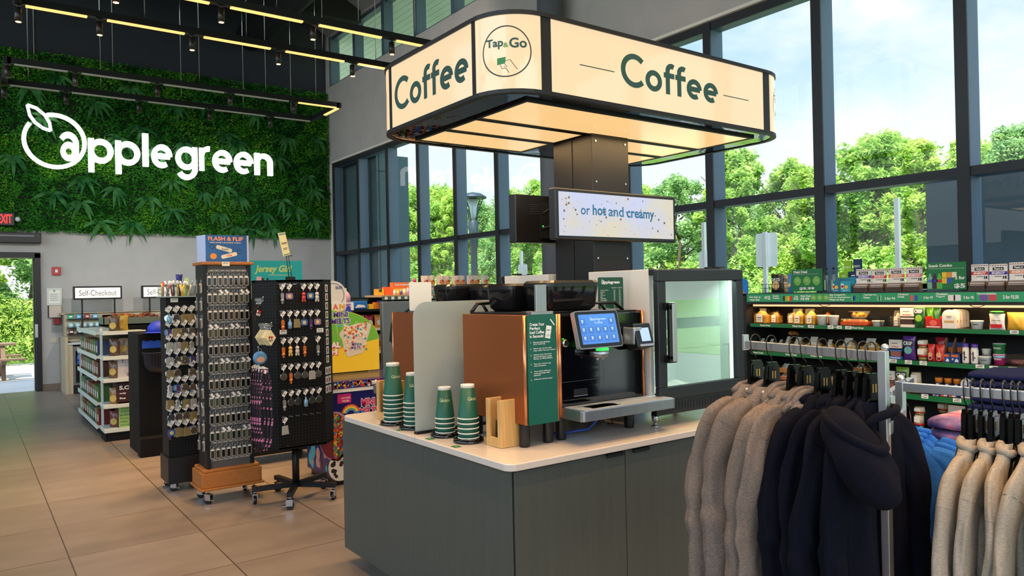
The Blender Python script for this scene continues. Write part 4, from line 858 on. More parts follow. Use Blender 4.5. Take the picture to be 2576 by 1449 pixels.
lidbox((2.07,2.925),-PI/2,'bamboo lid box at the front of the worktop beside the cups'); lidbox((2.0,3.97),-PI/2,'bamboo lid box at the far end of the worktop')
for (x,y),n_ in(((2.07,2.925),12),((2.0,3.97),20)):
    lab='stack of black cup lids inside the %s bamboo lid box'%('front' if n_==12 else 'far')
    t=thing('lid_stack',lab,'cup lids',(x,y,CT+.0152))
    for i in range(n_): obj('lid',MB(BLKP).lathe([(.04,i*.009),(.0415,i*.009+.003),(.036,i*.009+.0075),(.026,i*.009+.0088)],n=20),t)
    b=MB(GLB); b.lathe([(.026,n_*.009),(.024,n_*.009+.012)],n=20)
    obj('lid',b,t)
# ------------------------------------------------------------------ souvenir racks
def pegmat():
    def b(t):
        tc=nd(t,'ShaderNodeTexCoord'); m=nd(t,'ShaderNodeVectorMath',operation='SCALE'); m.inputs['Scale'].default_value=40; t.links.new(tc.outputs['Object'],m.inputs[0]); fr=nd(t,'ShaderNodeVectorMath',operation='FRACTION'); t.links.new(m.outputs[0],fr.inputs[0])
        sx=nd(t,'ShaderNodeSeparateXYZ'); t.links.new(fr.outputs[0],sx.inputs[0]); a=[]
        for ax in('X','Z'):
            s=nd(t,'ShaderNodeMath',operation='SUBTRACT'); s.inputs[1].default_value=.5; t.links.new(sx.outputs[ax],s.inputs[0]); p=nd(t,'ShaderNodeMath',operation='POWER'); p.inputs[1].default_value=2; t.links.new(s.outputs[0],p.inputs[0]); a.append(p)
        ad=nd(t,'ShaderNodeMath',operation='ADD'); t.links.new(a[0].outputs[0],ad.inputs[0]); t.links.new(a[1].outputs[0],ad.inputs[1]); lt=nd(t,'ShaderNodeMath',operation='LESS_THAN'); lt.inputs[1].default_value=.018; t.links.new(ad.outputs[0],lt.inputs[0])
        mx=nd(t,'ShaderNodeMixRGB'); mx.inputs[1].default_value=lin((9,9,10)); mx.inputs[2].default_value=lin((54,54,52)); t.links.new(lt.outputs[0],mx.inputs[0]); p=nd(t,'ShaderNodeBsdfPrincipled'); p.inputs['Roughness'].default_value=.6; p.inputs['Specular IOR Level'].default_value=.25; t.links.new(mx.outputs[0],p.inputs['Base Color']); return p.outputs[0]
    return mixmat('black_pegboard',b)
PEG=pegmat()
def caster(mb_o,parent,x,y,rz=0):
    T_=Matrix.Translation((x,y,0))@Matrix.Rotation(rz,4,'Z')
    b=MB(BLKP); b.T=T_; b.cyl((-.012,.0,.03),.03,.024,18,'x'); o=obj('caster',b,parent)
    b=MB(CHR); b.T=T_; b.box(-.018,-.014,-.03,.02,.03,.075).box(.014,.018,-.03,.02,.03,.075).box(-.02,.02,-.025,.025,.075,.08).cyl((0,0,.08),.009,.03,10).box(-.012,.012,-.06,-.02,.028,.034); obj('caster_fork',b,o); return o
# keychain prototypes (local: hangs from z=0, front at -y)
def ringm(b,r=.013,z=-.013,y=-.006): b.tube([(r*cos(a),y,z+r*sin(a)) for a in[2*PI*i/14 for i in range(14)]],.0014,5,True)
TAGM=mt('keychain_tag',(232,226,218),.6)
KC=[]
def keychain(kind,col,lab=''):
    t=thing('keychain',lab,'keychain'); b=MB(CHR); ringm(b); b.tube([(0,-.006,-.026),(0,-.006,-.045)],.0025,5); obj('ring',b,t)
    b=MB(mt('charm_%d_%d_%d'%col,col,.3,m=.3 if kind!='fig' else 0)); z=-.045
    if kind=='disc': b.cyl((0,-.008,z-.022),.02,.005,20,'y').m(CHR).lathe([(.02,-.009),(.022,-.006),(.02,-.003)],(0,0,z-.022),20,'y')
    elif kind=='fig': b.ball((0,-.01,z-.012),.012,10).ball((0,-.01,z-.032),.014,10,.9,.7,1.2).ball((-.007,-.01,z-.05),.006,8,1,1,1.6).ball((.007,-.01,z-.05),.006,8,1,1,1.6)
    elif kind=='badge': b.prism(rbox(.042,.036,.01,3,0,z-.022),-.012,-.006,'xz').m(mt('charm_face',(216,190,120),.4)).disc(0,z-.022,.011,-.0125,14)
    elif kind=='tall': b.prism(rbox(.018,.034,.008,3,0,z-.02),-.013,-.006,'xz').ball((0,-.01,z-.045),.011,10).ball((0,-.01,z-.06),.007,8)
    elif kind=='bunch':
        for k in range(4): b.prism([(-.02+k*.01,z),(-.012+k*.01,z),(-.009+k*.011,z-.05),(-.022+k*.011,z-.05)],-.02+k*.004,-.017+k*.004,'xz')
    elif kind=='bottle': b.lathe([(.008,z-.055),(.012,z-.05),(.012,z-.02),(.005,z-.01),(.005,z)],(0,-.012,0),12)
    obj('charm',b,t)
    T_=Matrix.Translation((-.006,-.018,-.02))@Matrix.Rotation(R(35),4,'Y'); b=MB(TAGM); b.T=T_; b.box(-.009,.009,-.0006,.0006,-.008,.026); b.m(INK).quad(-.006,.006,.006,.009,-.0009).quad(-.006,.004,.0,.002,-.0009); obj('price_tag',b,t)
    KC.append(t); return t
KSPEC=[('disc',(176,170,160)),('fig',(206,60,56)),('badge',(70,110,170)),('tall',(216,120,60)),('bunch',(158,140,96)),('bottle',(120,160,190)),('fig',(230,180,90)),('disc',(130,140,150)),('badge',(150,120,160)),('tall',(150,150,146)),('fig',(210,200,190)),('badge',(60,110,90)),('bunch',(190,186,180)),('tall',(90,60,110))]
used=set(); KNAME={'disc':'round medallion','fig':'small figure','badge':'square badge','tall':'long charm','bunch':'bunched charms','bottle':'little bottle'}; KCOL=['silver','red','blue','orange','dull gold','pale blue','yellow','grey','mauve','grey','cream','green','silver','purple']
def put(k,loc,rz,where,group):
    sp=KSPEC[k]; lab='%s %s keychain, %s'%(KCOL[k],KNAME[sp[0]],where)
    if k not in used:
        used.add(k); t=keychain(sp[0],sp[1],lab); PR[k]=t; t.location=loc; t.rotation_euler=(0,0,rz)
    else: t=dup(PR[k],loc,rz,lab)
    t['group']=group; sc=1.35 if 'peg' in group else 1.45; t.scale=(sc,sc,sc); return t
PR={}
# rack with octagonal pegboard column
t=thing('souvenir_rack','black octagonal pegboard rack on a five-legged castered base, nearest the counter','display rack',(2.135,5.955,0)); SX,SY=2.135,5.955
OCT=[(-.19,-.175),(.19,-.175),(.31,-.05),(.31,.05),(.19,.175),(-.19,.175),(-.31,.05),(-.31,-.05)]
for i in range(8):
    a,c=OCT[i],OCT[(i+1)%8]; L_=math.hypot(c[0]-a[0],c[1]-a[1]); o=obj('pegboard_panel',MB(PEG).box(0,L_,0,.006,.44,1.77),t,loc=(a[0],a[1],0),rot=(0,0,math.atan2(c[1]-a[1],c[0]-a[0])))
obj('top_cap',MB(BLK).prism(OCT,1.755,1.768,'xy'),t); obj('bottom_cap',MB(BLK).prism(OCT,.45,.46,'xy'),t)
obj('centre_pole',MB(BLK).cyl((0,0,.1),.028,.36,18),t)
for k in range(5):
    a=R(-118+72*k); b=MB(BLK); b.T=Matrix.Rotation(a,4,'Z'); b.box(0,.34,-.022,.022,.1,.135); obj('leg',b,t); caster(None,t,.32*cos(a),.32*sin(a),a)
b=MB(CHR)
for x in(-.12,.12): b.cyl((x,-.178,1.74),.007,.004,10,'y').cyl((x,-.178,.47),.007,.004,10,'y')
obj('panel_screw',b,t)
PZ=[1.735,1.525,1.315,1.11,.905,.70]; PXS=[-.155,-.10,-.045,.015,.07,.125]
CHO=[[9,8,None,1,2,10],[3,5,4,2,13,8],[3,6,10,3,None,9],[7,3,7,0,12,0],[9,0,7,5,7,0],[12,None,None,None,None,None]]
for r_ in range(6):
    for c_ in range(6):
        if r_==2 and c_==4: continue
        b=MB(CHR); b.tube([(PXS[c_],-.176,PZ[r_]),(PXS[c_],-.225,PZ[r_]),(PXS[c_],-.23,PZ[r_]+.008)],.0025,6).box(PXS[c_]-.014,PXS[c_]+.014,-.18,-.176,PZ[r_]-.004,PZ[r_]+.004); obj('peg_hook',b,t)
        k=CHO[r_][c_]
        if k is not None: put(k,(SX+PXS[c_],SY-.2,PZ[r_]-.003),0,'%s from left, %s row of the pegboard rack'%(ORD[c_],ORD[r_]),'keychains on the pegboard rack')
for x in(-.17,.13):
    o=thing('price_card','white price card on the %s of the pegboard rack under the second row'%('left' if x<0 else 'right'),'price card',(SX+x,SY-.178,1.345)); b=MB(PAPER); b.box(-.0,.055,-.002,0,0,.034).m(INK).text('$4.99',.01,.045,.014,.026,-.0025,.02).quad(.006,.05,.004,.007,-.0025); obj('card',b,o)
# magnets in clear packs on the right diagonal face
ang=math.atan2(.125,.12); nx,ny=sin(ang),-cos(ang)
k=0
for i in range(15):
    col_=0 if i<9 else 1+(i%2); z=1.70-.072*i if i<9 else 1.03-.075*((i-9)//2); u=.055 if i<9 else .03+.06*(i%2)
    px,py=.19+u*cos(ang)+nx*.004,-.175+u*sin(ang)+ny*.004
    o=thing('magnet_pack','clear pack of a souvenir magnet, %s down on the right face of the pegboard rack'%(ORD[i] if i<12 else('thirteenth','fourteenth','fifteenth')[i-12]),'magnet',(SX+px,SY+py,z),ang,'magnet packs on the pegboard rack'); b=MB(mt('magnet_pack',(196,200,204),.2)); b.box(-.022,.022,-.006,0,-.03,.03).m(mt('magnet_face',(150,40,44),.4)).quad(-.012,.008,-.016,.016,-.0065).m(INK).quad(-.02,-.014,-.02,.02,-.0065); obj('pack',b,o)
# sign holder on top
t2=thing('sign_holder','small clipped sign tilting on a wire stem above the pegboard rack','sign holder',(2.12,5.95,1.768)); b=MB(BLK); b.box(-.03,.03,-.03,.03,0,.03).tube([(-.012,0,.03),(-.03,0,.2)],.003,6).tube([(.01,0,.03),(-.012,0,.2)],.003,6).tube([(-.06,0,.2),(.02,0,.2)],.003,6); obj('stand',b,t2)
b=MB(mt('sign_cream',(226,220,170),.5)); b.T=Matrix.Translation((-.03,-.01,.2))@Matrix.Rotation(R(-12),4,'Y')@Matrix.Rotation(R(35),4,'Z'); b.box(-.045,.045,-.003,.003,0,.19).m(mt('sign_border',(120,150,150),.5)).quad(-.04,.04,.17,.185,-.0035).quad(-.04,.04,.005,.016,-.0035).m(INK).text('Souvenir',-.034,.034,.095,.115,-.0036,.02).quad(-.03,.03,.06,.064,-.0036).quad(-.03,.02,.05,.054,-.0036); obj('card',b,t2)
# hooks and merchandise on the left diagonal face
IH=mt('cream_enamel',(226,210,164),.35); HRT=mt('heart_red',(206,24,34),.4)
def iny(b,y,sc,ink):
    b.m(ink).text('I',-.03*sc,-.015*sc,-.01*sc,.02*sc,y,.03).text('NY',-.03*sc,.03*sc,-.048*sc,-.018*sc,y,.03); b.m(HRT)
    b.add([(x*sc,y,z*sc) for x,z in[(0.008+.019*sin(a)**3,.004+.0012*(13*cos(a)-5*cos(2*a)-2*cos(3*a)-cos(4*a))) for a in[2*PI*i/26 for i in range(26)]]],[tuple(range(26))])
def heart_tag(loc,rz,tilt,mat,ink,lab,group=None):
    t=thing('souvenir_tag',lab,'keychain',loc,rz); t.rotation_euler=(0,tilt,rz)
    if group: t['group']=group
    b=MB(CHR); b.tube([(.013*cos(a),0,-.013+.013*sin(a)) for a in[2*PI*i/12 for i in range(12)]],.002,5,True).tube([(0,0,-.026),(0,0,-.05)],.003,5); obj('ring',b,t)
    b=MB(mat); b.T=Matrix.Translation((0,0,-.105)); b.prism([(0,.06),(.043,0),(.0,-.06),(-.043,0)],-.004,.004,'xz'); iny(b,-.0046,.62,ink); obj('tag',b,t,bevel=.001); return t
for i in range(9):
    yy=5.55+.02*i
    heart_tag((1.82-.003*i,yy,1.44),.25,.05*sin(i),IH,INK,'cream diamond tag with a red heart, %s from the front of its peg'%ORD[i],'cream heart tags')
for i in range(5): heart_tag((1.765-.003*i,5.56+.022*i,1.63),.3,.3-.05*i,mt('black_enamel',(24,22,24),.3),WHITE,'black tag with a red heart, %s from the front of its peg'%ORD[i],'black heart tags')
for z,x0,x1,y0,y1,n_ in((1.63,1.84,1.765,5.84,5.54,'black heart tags'),(1.44,1.86,1.82,5.83,5.53,'cream heart tags'),(1.26,1.86,1.74,5.83,5.6,'blue purse'),(1.1,1.86,1.76,5.83,5.58,'lanyards')):
    b=MB(CHR); b.tube([(x0-2.135,y0-5.955,z),(x1-2.135,y1-5.955,z),(x1-2.135,y1-5.962,z+.014)],.004,6); obj('peg_arm',b,t)
o=thing('coin_purse','little round blue purse with a face hanging from the pegboard rack','purse',(1.765,5.64,1.255)); b=MB(mt('purse_blue',(84,136,178),.5)); b.lathe([(.03,-.02),(.048,-.016),(.05,.0),(.048,.016),(.03,.02)],(0,0,-.07),24,'y'); obj('body',b,o); b=MB(mt('purse_face',(206,150,110),.5)); b.disc(0,-.082,.03,-.0205,20,rz=.022); obj('face_patch',b,o); b=MB(CHR); ringm(b); obj('ring',b,o)
DOT=mt('lanyard_dots',(30,22,36),.6)
def dotm(t):
    tc=nd(t,'ShaderNodeTexCoord'); v=nd(t,'ShaderNodeTexVoronoi'); v.inputs['Scale'].default_value=42; t.links.new(tc.outputs['Object'],v.inputs[0]); l=nd(t,'ShaderNodeMath',operation='LESS_THAN'); l.inputs[1].default_value=.36; t.links.new(v.outputs['Distance'],l.inputs[0]); m=nd(t,'ShaderNodeMixRGB'); m.inputs[1].default_value=lin((34,24,42)); m.inputs[2].default_value=lin((206,124,170)); t.links.new(l.outputs[0],m.inputs[0]); p=nd(t,'ShaderNodeBsdfPrincipled'); t.links.new(m.outputs[0],p.inputs['Base Color']); return p.outputs[0]
LAN=mixmat('lanyard_pink_dots',dotm)
for i in range(5):
    o=thing('lanyard','black lanyard with pink dots, %s from the front of its peg on the rack'%ORD[i],'lanyard',(1.79-.012*i,5.6+.035*i,1.1),.2*i,'pink dotted lanyards'); b=MB(LAN); b.tube([(-.012,0,0),(-.035,0,-.1),(-.045,0,-.4),(-.03,0,-.56),(0,0,-.6-.02*(i%3)),(.03,0,-.56),(.045,0,-.4),(.035,0,-.1),(.012,0,0)],.010,6,True,.25); obj('strap',b,o)
    b=MB(TAGM); b.T=Matrix.Rotation(.5+i,4,'Y'); b.box(-.02,.02,-.001,.001,-.03,.015); obj('price_tag',b,o)
# name light rack on wooden base
OAKR=mt('rack_oak',(172,104,44),.45,n=.12,ns=8,st=(3,14,14)); GREYP=mt('rack_grey_panel',(92,86,82),.6)
bx,by=1.71,6.38
t=thing('souvenir_rack','tall keychain rack with oak base and oak top','display rack',(bx,by,0))
b=MB(OAKR); b.box(-.235,.235,-.16,.16,.13,.25).box(-.25,.25,-.175,.175,.11,.13).box(-.22,.22,-.15,.15,.25,.275); obj('base',b,t,bevel=.006); obj('top',MB(OAKR).box(-.205,.205,-.15,.15,1.905,1.93),t,bevel=.004)
b=MB(BLK); b.box(-.185,-.155,-.13,.13,.27,1.905).box(.155,.185,-.13,.13,.27,1.905); obj('post',b,t); obj('back_panel',MB(GREYP).box(-.155,.155,-.11,.11,.27,1.905),t)
for x in(-.18,.18):
    for y_ in(-.12,.12): caster(None,t,x,y_,.6 if x<0 else -.5)
STR=mt('name_strip',(176,168,160),.5); rows=12; z0=1.84
for r_ in range(rows):
    z=z0-.138*r_; b=MB(STR); b.box(-.17,.17,-.122,-.11,z+.012,z+.026); b.m(INK)
    for c_ in range(8): b.box(-.155+c_*.042,-.135+c_*.042,-.1235,-.122,z+.017,z+.021)
    obj('name_strip',b,t)
FLIP=mt('flip_clear',(150,146,138),.15,spec=.8); WIN=[mt('flip_window%d'%i,c,.2) for i,c in enumerate(((18,20,24),(30,40,30),(52,44,34),(70,74,60)))]
flip=[]
for v in range(4):
    tt=thing('name_keychain','','keychain'); b=MB(CHR); ringm(b,.012,-.012); obj('ring',b,tt); b=MB(FLIP); b.prism(rbox(.03,.07,.009,3,0,-.06),-.014,-.004,'xz'); b.m(WIN[v]).quad(-.010,.010,-.088,-.04,-.0145).m(PAPER).quad(-.010,.010,-.038,-.03,-.0145); obj('case',b,tt)
    if v==3:
        b=MB(TAGM); b.T=Matrix.Translation((.008,-.018,-.02))@Matrix.Rotation(R(-40),4,'Y'); b.box(-.008,.008,-.0006,.0006,-.012,.02); obj('price_tag',b,tt)
    flip.append(tt)
n_=0; usedf=set()
for r_ in range(rows-1):
    for c_ in range(8):
        v=(r_*5+c_*3+c_*c_)%4; loc=(bx-.145+c_*.0415,by-.124,z0-.138*r_+.006); lab='clear name keychain, %s from the left in the %s row of the oak-based rack'%(ORD[c_],ORD[r_])
        if v not in usedf: usedf.add(v); o=flip[v]; o.location=loc; o['label']=lab
        else: o=dup(flip[v],loc,0,lab)
        o['group']='name keychains on the oak based rack'; o.scale=(1.18,1.18,1.18)
for r_ in range(10):
    for c_ in range(2):
        o=dup(flip[(r_+c_)%4],(bx-.192-.012*c_,by-.1+.1*c_,z0-.05-.14*r_),-PI/2,'clear name keychain, %s one of the %s row, left side of oak-based rack'%(('front','rear')[c_],ORD[r_])); o['group']='name keychains on the side of the rack'
o=thing('price_card','small price card on the oak top of the name rack','price card',(bx-.02,by-.153,1.895)); b=MB(LBL); b.box(-.03,.03,-.002,0,0,.035).m(INK).text('$5.99',-.018,.018,.018,.028,-.0025,.02); obj('card',b,o)
t=thing('header_sign','blue flashlight keychain sign standing on the oak-topped rack','sign',(bx+.03,by,1.931)); b=MB(mt('header_blue',(22,104,176),.35,c2=(10,48,112),ns=3)); b.box(-.165,.165,-.004,.0,0,.225).m(mt('header_side',(180,190,220),.4)).add([(-.165,0,0),(-.205,.1,0),(-.21,.1,.22),(-.165,0,.225)],[(0,1,2,3)]).box(.165,.18,-.003,.0,0,.225)
b.m(mt('header_orange',(236,150,110),.4)).text('FLASH & FLIP',-.145,.135,.178,.212,-.0048,.03).m(WHITE).text('TAKE HOME A SOUVENIR TODAY',-.135,.12,.158,.167,-.0048,.01)
b.m(mt('header_cream',(220,214,190),.4))
for cx,cz,a in((-.02,.112,-16),(.02,.058,14)):
    po=[(cx+p[0]*cos(R(a))-p[1]*sin(R(a)),-.0052,cz+p[0]*sin(R(a))+p[1]*cos(R(a))) for p in rbox(.13,.032,.012,3)]; b.add(po,[tuple(range(len(po)))])
b.m(mt('header_ball',(230,140,40),.4)).disc(-.105,.05,.026,-.005,20,rz=.024).m(INK).ring(-.115,.13,.018,.004,-.005,18).ring(.105,.09,.018,.004,-.005,18).m(mt('header_navy',(40,60,120),.4)).text('Kevin',-.035,.015,.1,.12,-.006,.01).m(HRT).text('USA',.0,.045,.05,.066,-.006,.02); obj('panel',b,t)
# black floor rack at the left
lx,ly=1.5,6.98
t=thing('souvenir_rack','black boxy keychain rack with pen tray on top, leftmost of the three','display rack',(lx,ly,0)); obj('column',MB(PEG).box(-.135,.135,-.12,.12,.28,1.655),t); b=MB(BLK); b.box(-.15,.15,-.16,.16,.07,.29); obj('base',b,t,bevel=.004)
for x in(-.1,.1):
    for y_ in(-.11,.11): caster(None,t,x,y_,.9)
b=MB(CLEAR); b.box(-.16,.16,-.145,-.141,1.66,1.75).box(-.16,.16,.1,.104,1.66,1.75).box(-.162,-.158,-.145,.1,1.66,1.75).box(.158,.162,-.145,.1,1.66,1.75).box(-.05,-.046,-.14,.1,1.66,1.75).box(.05,.054,-.14,.1,1.66,1.75); o=obj('acrylic_tray',b,t)
obj('tray_floor',MB(mt('acrylic_edge',(170,190,186),.2)).box(-.165,.165,-.15,.11,1.653,1.66),t)
o=thing('price_card','small price card under the pen tray of the leftmost rack','price card',(lx-.07,ly-.122,1.61)); b=MB(LBL); b.box(-.03,.03,-.002,0,0,.034).m(INK).text('$5.99',-.018,.018,.016,.026,-.0025,.02); obj('card',b,o)
q=random.Random(8); PC=[(34,30,34),(170,36,40),(220,190,40),(226,222,214),(150,120,160),(120,124,130)]; PN=['black','red','yellow','white','mauve','grey']
for i in range(15):
    bay=i//5; c_=(0,1,0,1,0,2,2,3,2,3,5,5,4,5,4)[i]
    t2=thing('novelty_pen','%s novelty pen, %s in the %s bay of the pen tray'%(PN[c_],ORD[i%5],('left','middle','right')[bay]),'pen',(lx-.13+bay*.105+(i%5)*.017,ly-.11+.03*(i%3),1.662),0,'pens in the tray'); t2.rotation_euler=(R(q.uniform(-14,14)),R(q.uniform(-22,22)),0)
    b=MB(mt('pen%d'%c_,PC[c_],.4)); b.lathe([(.005,0),(.007,.01),(.007,.1)],n=8).m(WHITE if c_!=3 else CHR).lathe([(.008,.1),(.009,.115),(.006,.135)],n=8); obj('barrel',b,t2)
t2=thing('souvenir_cup','two stacked blue novelty cups on the pen rack','cup',(lx+.01,ly+.05,1.661)); b=MB(mt('cup_blue',(36,34,120),.4)); b.lathe([(.02,.06),(.024,.1),(.026,.12),(.022,.121),(.024,.15),(.03,.19),(.027,.191)],n=18).lathe([(.018,0),(.022,.06)],n=18); obj('cups',b,t2)
t2=thing('price_card','pale green price card standing among the pens','price card',(lx+.06,ly,1.661)); b=MB(mt('card_lime',(196,220,160),.5)); b.box(-.018,.018,-.001,.001,0,.16).m(INK)
for k in range(4): b.quad(-.012,.01,.13-k*.02,.134-k*.02,-.0015)
obj('card',b,t2)
ZR=[1.575,1.455,1.34,1.215,1.105,.98,.85,.735,.61]
for r_ in range(9):
    for c_ in range(4):
        x=-.125+c_*.06; b=MB(CHR); b.tube([(x,-.12,ZR[r_]),(x,-.19,ZR[r_]),(x,-.195,ZR[r_]+.008)],.0025,6); obj('peg_hook',b,t)
        for d in range(2):
            k=(0,7,4,12,9,2,0,5,12,4,7,10,13,4)[(r_*5+c_*3+d*7+r_*c_)%14]
            if r_==4 and c_==2: continue
            put(k,(lx+x,ly-.135-.034*d,ZR[r_]-.003),.12*(d*2-1),'%s peg, %s row of the leftmost rack, %s'%(ORD[c_],ORD[r_],('behind','in front')[d]),'keychains on the leftmost rack')
# teal display behind
t=thing('display_rack','dark merchandise stand topped by a teal sign behind the souvenir racks','display rack',(2.5,7.55,0)); b=MB(BLK); b.box(-.3,.3,-.02,.02,.12,1.8).box(-.62,.36,-.2,.2,.09,.13).box(-.62,-.58,-.2,-.16,0,.1).box(.30,.34,-.2,-.16,0,.1).box(-.62,-.58,.16,.2,0,.1).box(.30,.34,.16,.2,0,.1); obj('frame',b,t)
b=MB(mt('sign_teal',(28,172,172),.5)); b.box(-.3,.3,-.045,-.02,1.76,2.0).m(mt('sign_lime',(206,220,120),.5)).text('Jersey Girl',-.19,.17,1.865,1.955,-.0458,.03,shear=.25).box(-.05,.17,-.046,-.045,1.853,1.858); b.m(INK).disc(-.12,1.8,.03,-.046).disc(-.06,1.815,.012,-.046).m(mt('sign_pink',(226,180,180),.5)).box(-.17,-.12,-.047,-.045,1.76,1.84); obj('sign_board',b,t)
for k in range(6):
    o=thing('hanging_charm','pale hanging souvenir under the teal sign, %s from the left'%ORD[k],'souvenir',(2.27+k*.055,7.5,1.75),0,'souvenirs under the teal sign'); obj('charm',MB(mt('charm_pale',(150,176,180),.4)).box(-.018,.018,-.02,.0,-.13,0),o,bevel=.004)
# ------------------------------------------------------------------ ice cream freezer
t=thing('ice_cream_freezer','navy ice cream chest freezer with printed front','freezer',(2.52,6.1,0)); NAVY=mt('freezer_navy',(30,28,104),.35); FB=MB(NAVY); FB.box(0,1.1,0,.62,.06,.80)
obj('kick',MB(BLKP).box(.03,1.07,.03,.6,0,.07),t)
b=MB(mt('freezer_strip',(60,40,110),.4)); b.box(-.01,1.11,-.012,.63,.83,.895); q=random.Random(2)
for i in range(60):
    b.m(mt('conf%d'%(i%5),((230,60,50),(250,200,40),(70,140,210),(240,240,236),(240,130,50))[i%5],.4)).disc(.01+.44*q.random(),.842+.042*q.random(),.011,-.0126,12)
o=obj('lid_rim',b,t); obj('edge_trim',MB(WHITE).box(-.008,1.108,-.01,.628,.80,.83),t)
obj('glass_lid',MB(CLEAR).box(.03,1.07,.03,.6,.896,.905),t); obj('lid_handle',MB(mt('handle_white',(214,214,220),.4)).box(.36,.78,-.03,-.012,.845,.875),t,bevel=.006)
b=MB(mt('print_magenta',(216,40,120),.5)); y=-.001; b.box(.045,.17,-.0015,0,.705,.785).m(WHITE).text('WHAT COULD',.075,.162,.742,.757,-.0022,.03).text('THIS BE?',.085,.15,.715,.731,-.0022,.03)
MEL=mt('logo_pink',(226,44,110),.5)
b.m(WHITE).text('MINI',.262,.4,.655,.73,-.001,.09).text('MELTS',.245,.43,.575,.65,-.001,.09).m(MEL).text('MINI',.265,.397,.66,.725,-.0016,.035).text('MELTS',.25,.425,.58,.645,-.0016,.035).m(mt('logo_cyan',(110,200,236),.5)).text('ICE CREAM',.28,.42,.55,.568,-.0012,.03)
for k,c_ in enumerate(((220,60,60),(240,170,60),(246,220,90),(100,180,110),(80,140,220))):
    pts=arc(.165,.60,.085-k*.011,15,165,20); a_,b_=stroke_poly(pts,.011); n2=len(a_); b.m(mt('bow%d'%k,c_,.5)).add([(p.x,-.0012,p.y) for p in a_+b_],[(i,n2+i,n2+i+1,i+1) for i in range(n2-1)])
b.m(mt('cloud_blue',(70,120,210),.5)).disc(.235,.595,.03,-.0018).disc(.27,.6,.026,-.0018).disc(.205,.59,.022,-.0018)
b.m(mt('tub_rim_print',(190,150,176),.5)).disc(.02,.43,.145,-.001,36,rz=.21).m(mt('candy_base',(120,40,50),.5)).disc(.01,.43,.13,-.0016,36,rz=.195)
for i in range(240):
    a=q.uniform(0,6.3); rr_=q.random()**.5; x=.01+rr_*.125*cos(a); z=.43+rr_*.19*sin(a)
    if x<.003: x=.003+q.random()*.02
    b.m(mt('candy%d'%(i%5),((226,54,44),(244,206,50),(60,170,70),(50,120,210),(238,130,50))[i%5],.4)).disc(x,z,.010,-.002-.00002*i,10)
b.m(mt('choc_print',(236,226,206),.5)).disc(.06,.16,.11,-.001,30,rz=.12).m(mt('cookie_dark',(46,30,24),.6))
for i in range(16): b.disc(.06+q.uniform(-.07,.07),.16+q.uniform(-.08,.08),q.uniform(.01,.022),-.0014-.00002*i,9)
b.m(mt('logo_cyan')).text('COOKIES',.03,.1,.305,.316,-.0012,.02)
obj('printed_front',b,t)
b=FB; q=random.Random(9)
for i in range(26):
    c_=((190,150,176),(60,170,190),(200,150,120),(120,70,60),(90,150,200))[i%5]; y0=.06+.5*q.random(); z0_=.12+.6*q.random(); r_=q.uniform(.02,.06); b.m(mt('sidep%d'%(i%5),c_,.5)).add([(-.0012-.00005*i,y0+r_*cos(a),z0_+r_*1.3*sin(a)) for a in[-2*PI*j/16 for j in range(16)]],[tuple(range(16))])
obj('body',b,t)
t=thing('promo_board','arched green and yellow ice cream promo board on the freezer','sign',(2.52,6.66,.91)); po=[(0,0),(.72,0),(.72,.28)]+[(.72-.44*(1-cos(R(a)))*.95,.28+.30*sin(R(a))) for a in range(8,91,10)]+[(.2,.60),(0,.60)]
b=MB(mt('promo_yellow',(248,208,40),.5)); b.prism(po,0,.02,'xz')
gp=[(.0,.235),(.2,.225),(.45,.25),(.715,.30)]+[(.715-.43*(1-cos(R(a)))*.95,.28+.295*sin(R(a))) for a in range(10,91,10)]+[(.2,.595),(0,.595)]
b.m(mt('promo_green',(112,188,58),.5)); b.add([(x,-.001,z) for x,z in gp],[tuple(range(len(gp)))])
for k in range(4): b.m(mt('promo_green2',(146,208,80),.5)).add([(x,-.0014,z) for x,z in((.3,.3),(.25+k*.12,.57-k*.045),(.29+k*.12,.55-k*.05))],[(0,1,2)])
b.m(WHITE).text('MINI',.25,.405,.52,.575,-.0018,.09).text('MELTS',.23,.425,.455,.515,-.0018,.09).m(mt('logo_purple',(84,54,150),.5)).text('MINI',.255,.4,.523,.572,-.0024,.035).text('MELTS',.235,.42,.459,.51,-.0024,.035).m(mt('logo_cyan')).text('ICE CREAM',.28,.42,.43,.448,-.0018,.03)
b.m(WHITE).text('AL',.225,.325,.235,.29,-.0018,.06).text('H',.225,.29,.17,.225,-.0018,.06).m(MEL).text('AL',.232,.332,.228,.283,-.0016,.1).text('H',.232,.297,.163,.218,-.0016,.1)
cup=[(.475+.165*cos(R(a)),.395+.055*sin(R(a))+.22*(.165*cos(R(a)))) for a in range(-20,201,15)]+[(.335,.31),(.36,.2),(.385,.15),(.40,.14),(.54,.17),(.555,.185),(.585,.27),(.62,.37)]
b.m(mt('tub_print',(226,212,196),.5)).add([(x,-.0026,z) for x,z in cup],[tuple(range(len(cup)))])
for i in range(130):
    u=q.random(); x=.36+.23*q.random(); z=.33+.11*q.random()+.1*(x-.36) if i<90 else .2+.15*q.random(); b.m(mt('pop%d'%(i%6),((244,236,220),(240,226,200),(220,70,50),(60,150,170),(240,160,50),(244,236,220))[i%6],.5)).disc(x,z,.011,-.003-.00002*i,9)
b.m(WHITE).text('MINI',.43,.51,.245,.275,-.006,.07).text('MELTS',.42,.525,.21,.243,-.006,.07).m(mt('logo_purple')).text('MINI',.433,.507,.247,.273,-.0066,.03).text('MELTS',.424,.521,.213,.24,-.0066,.03)
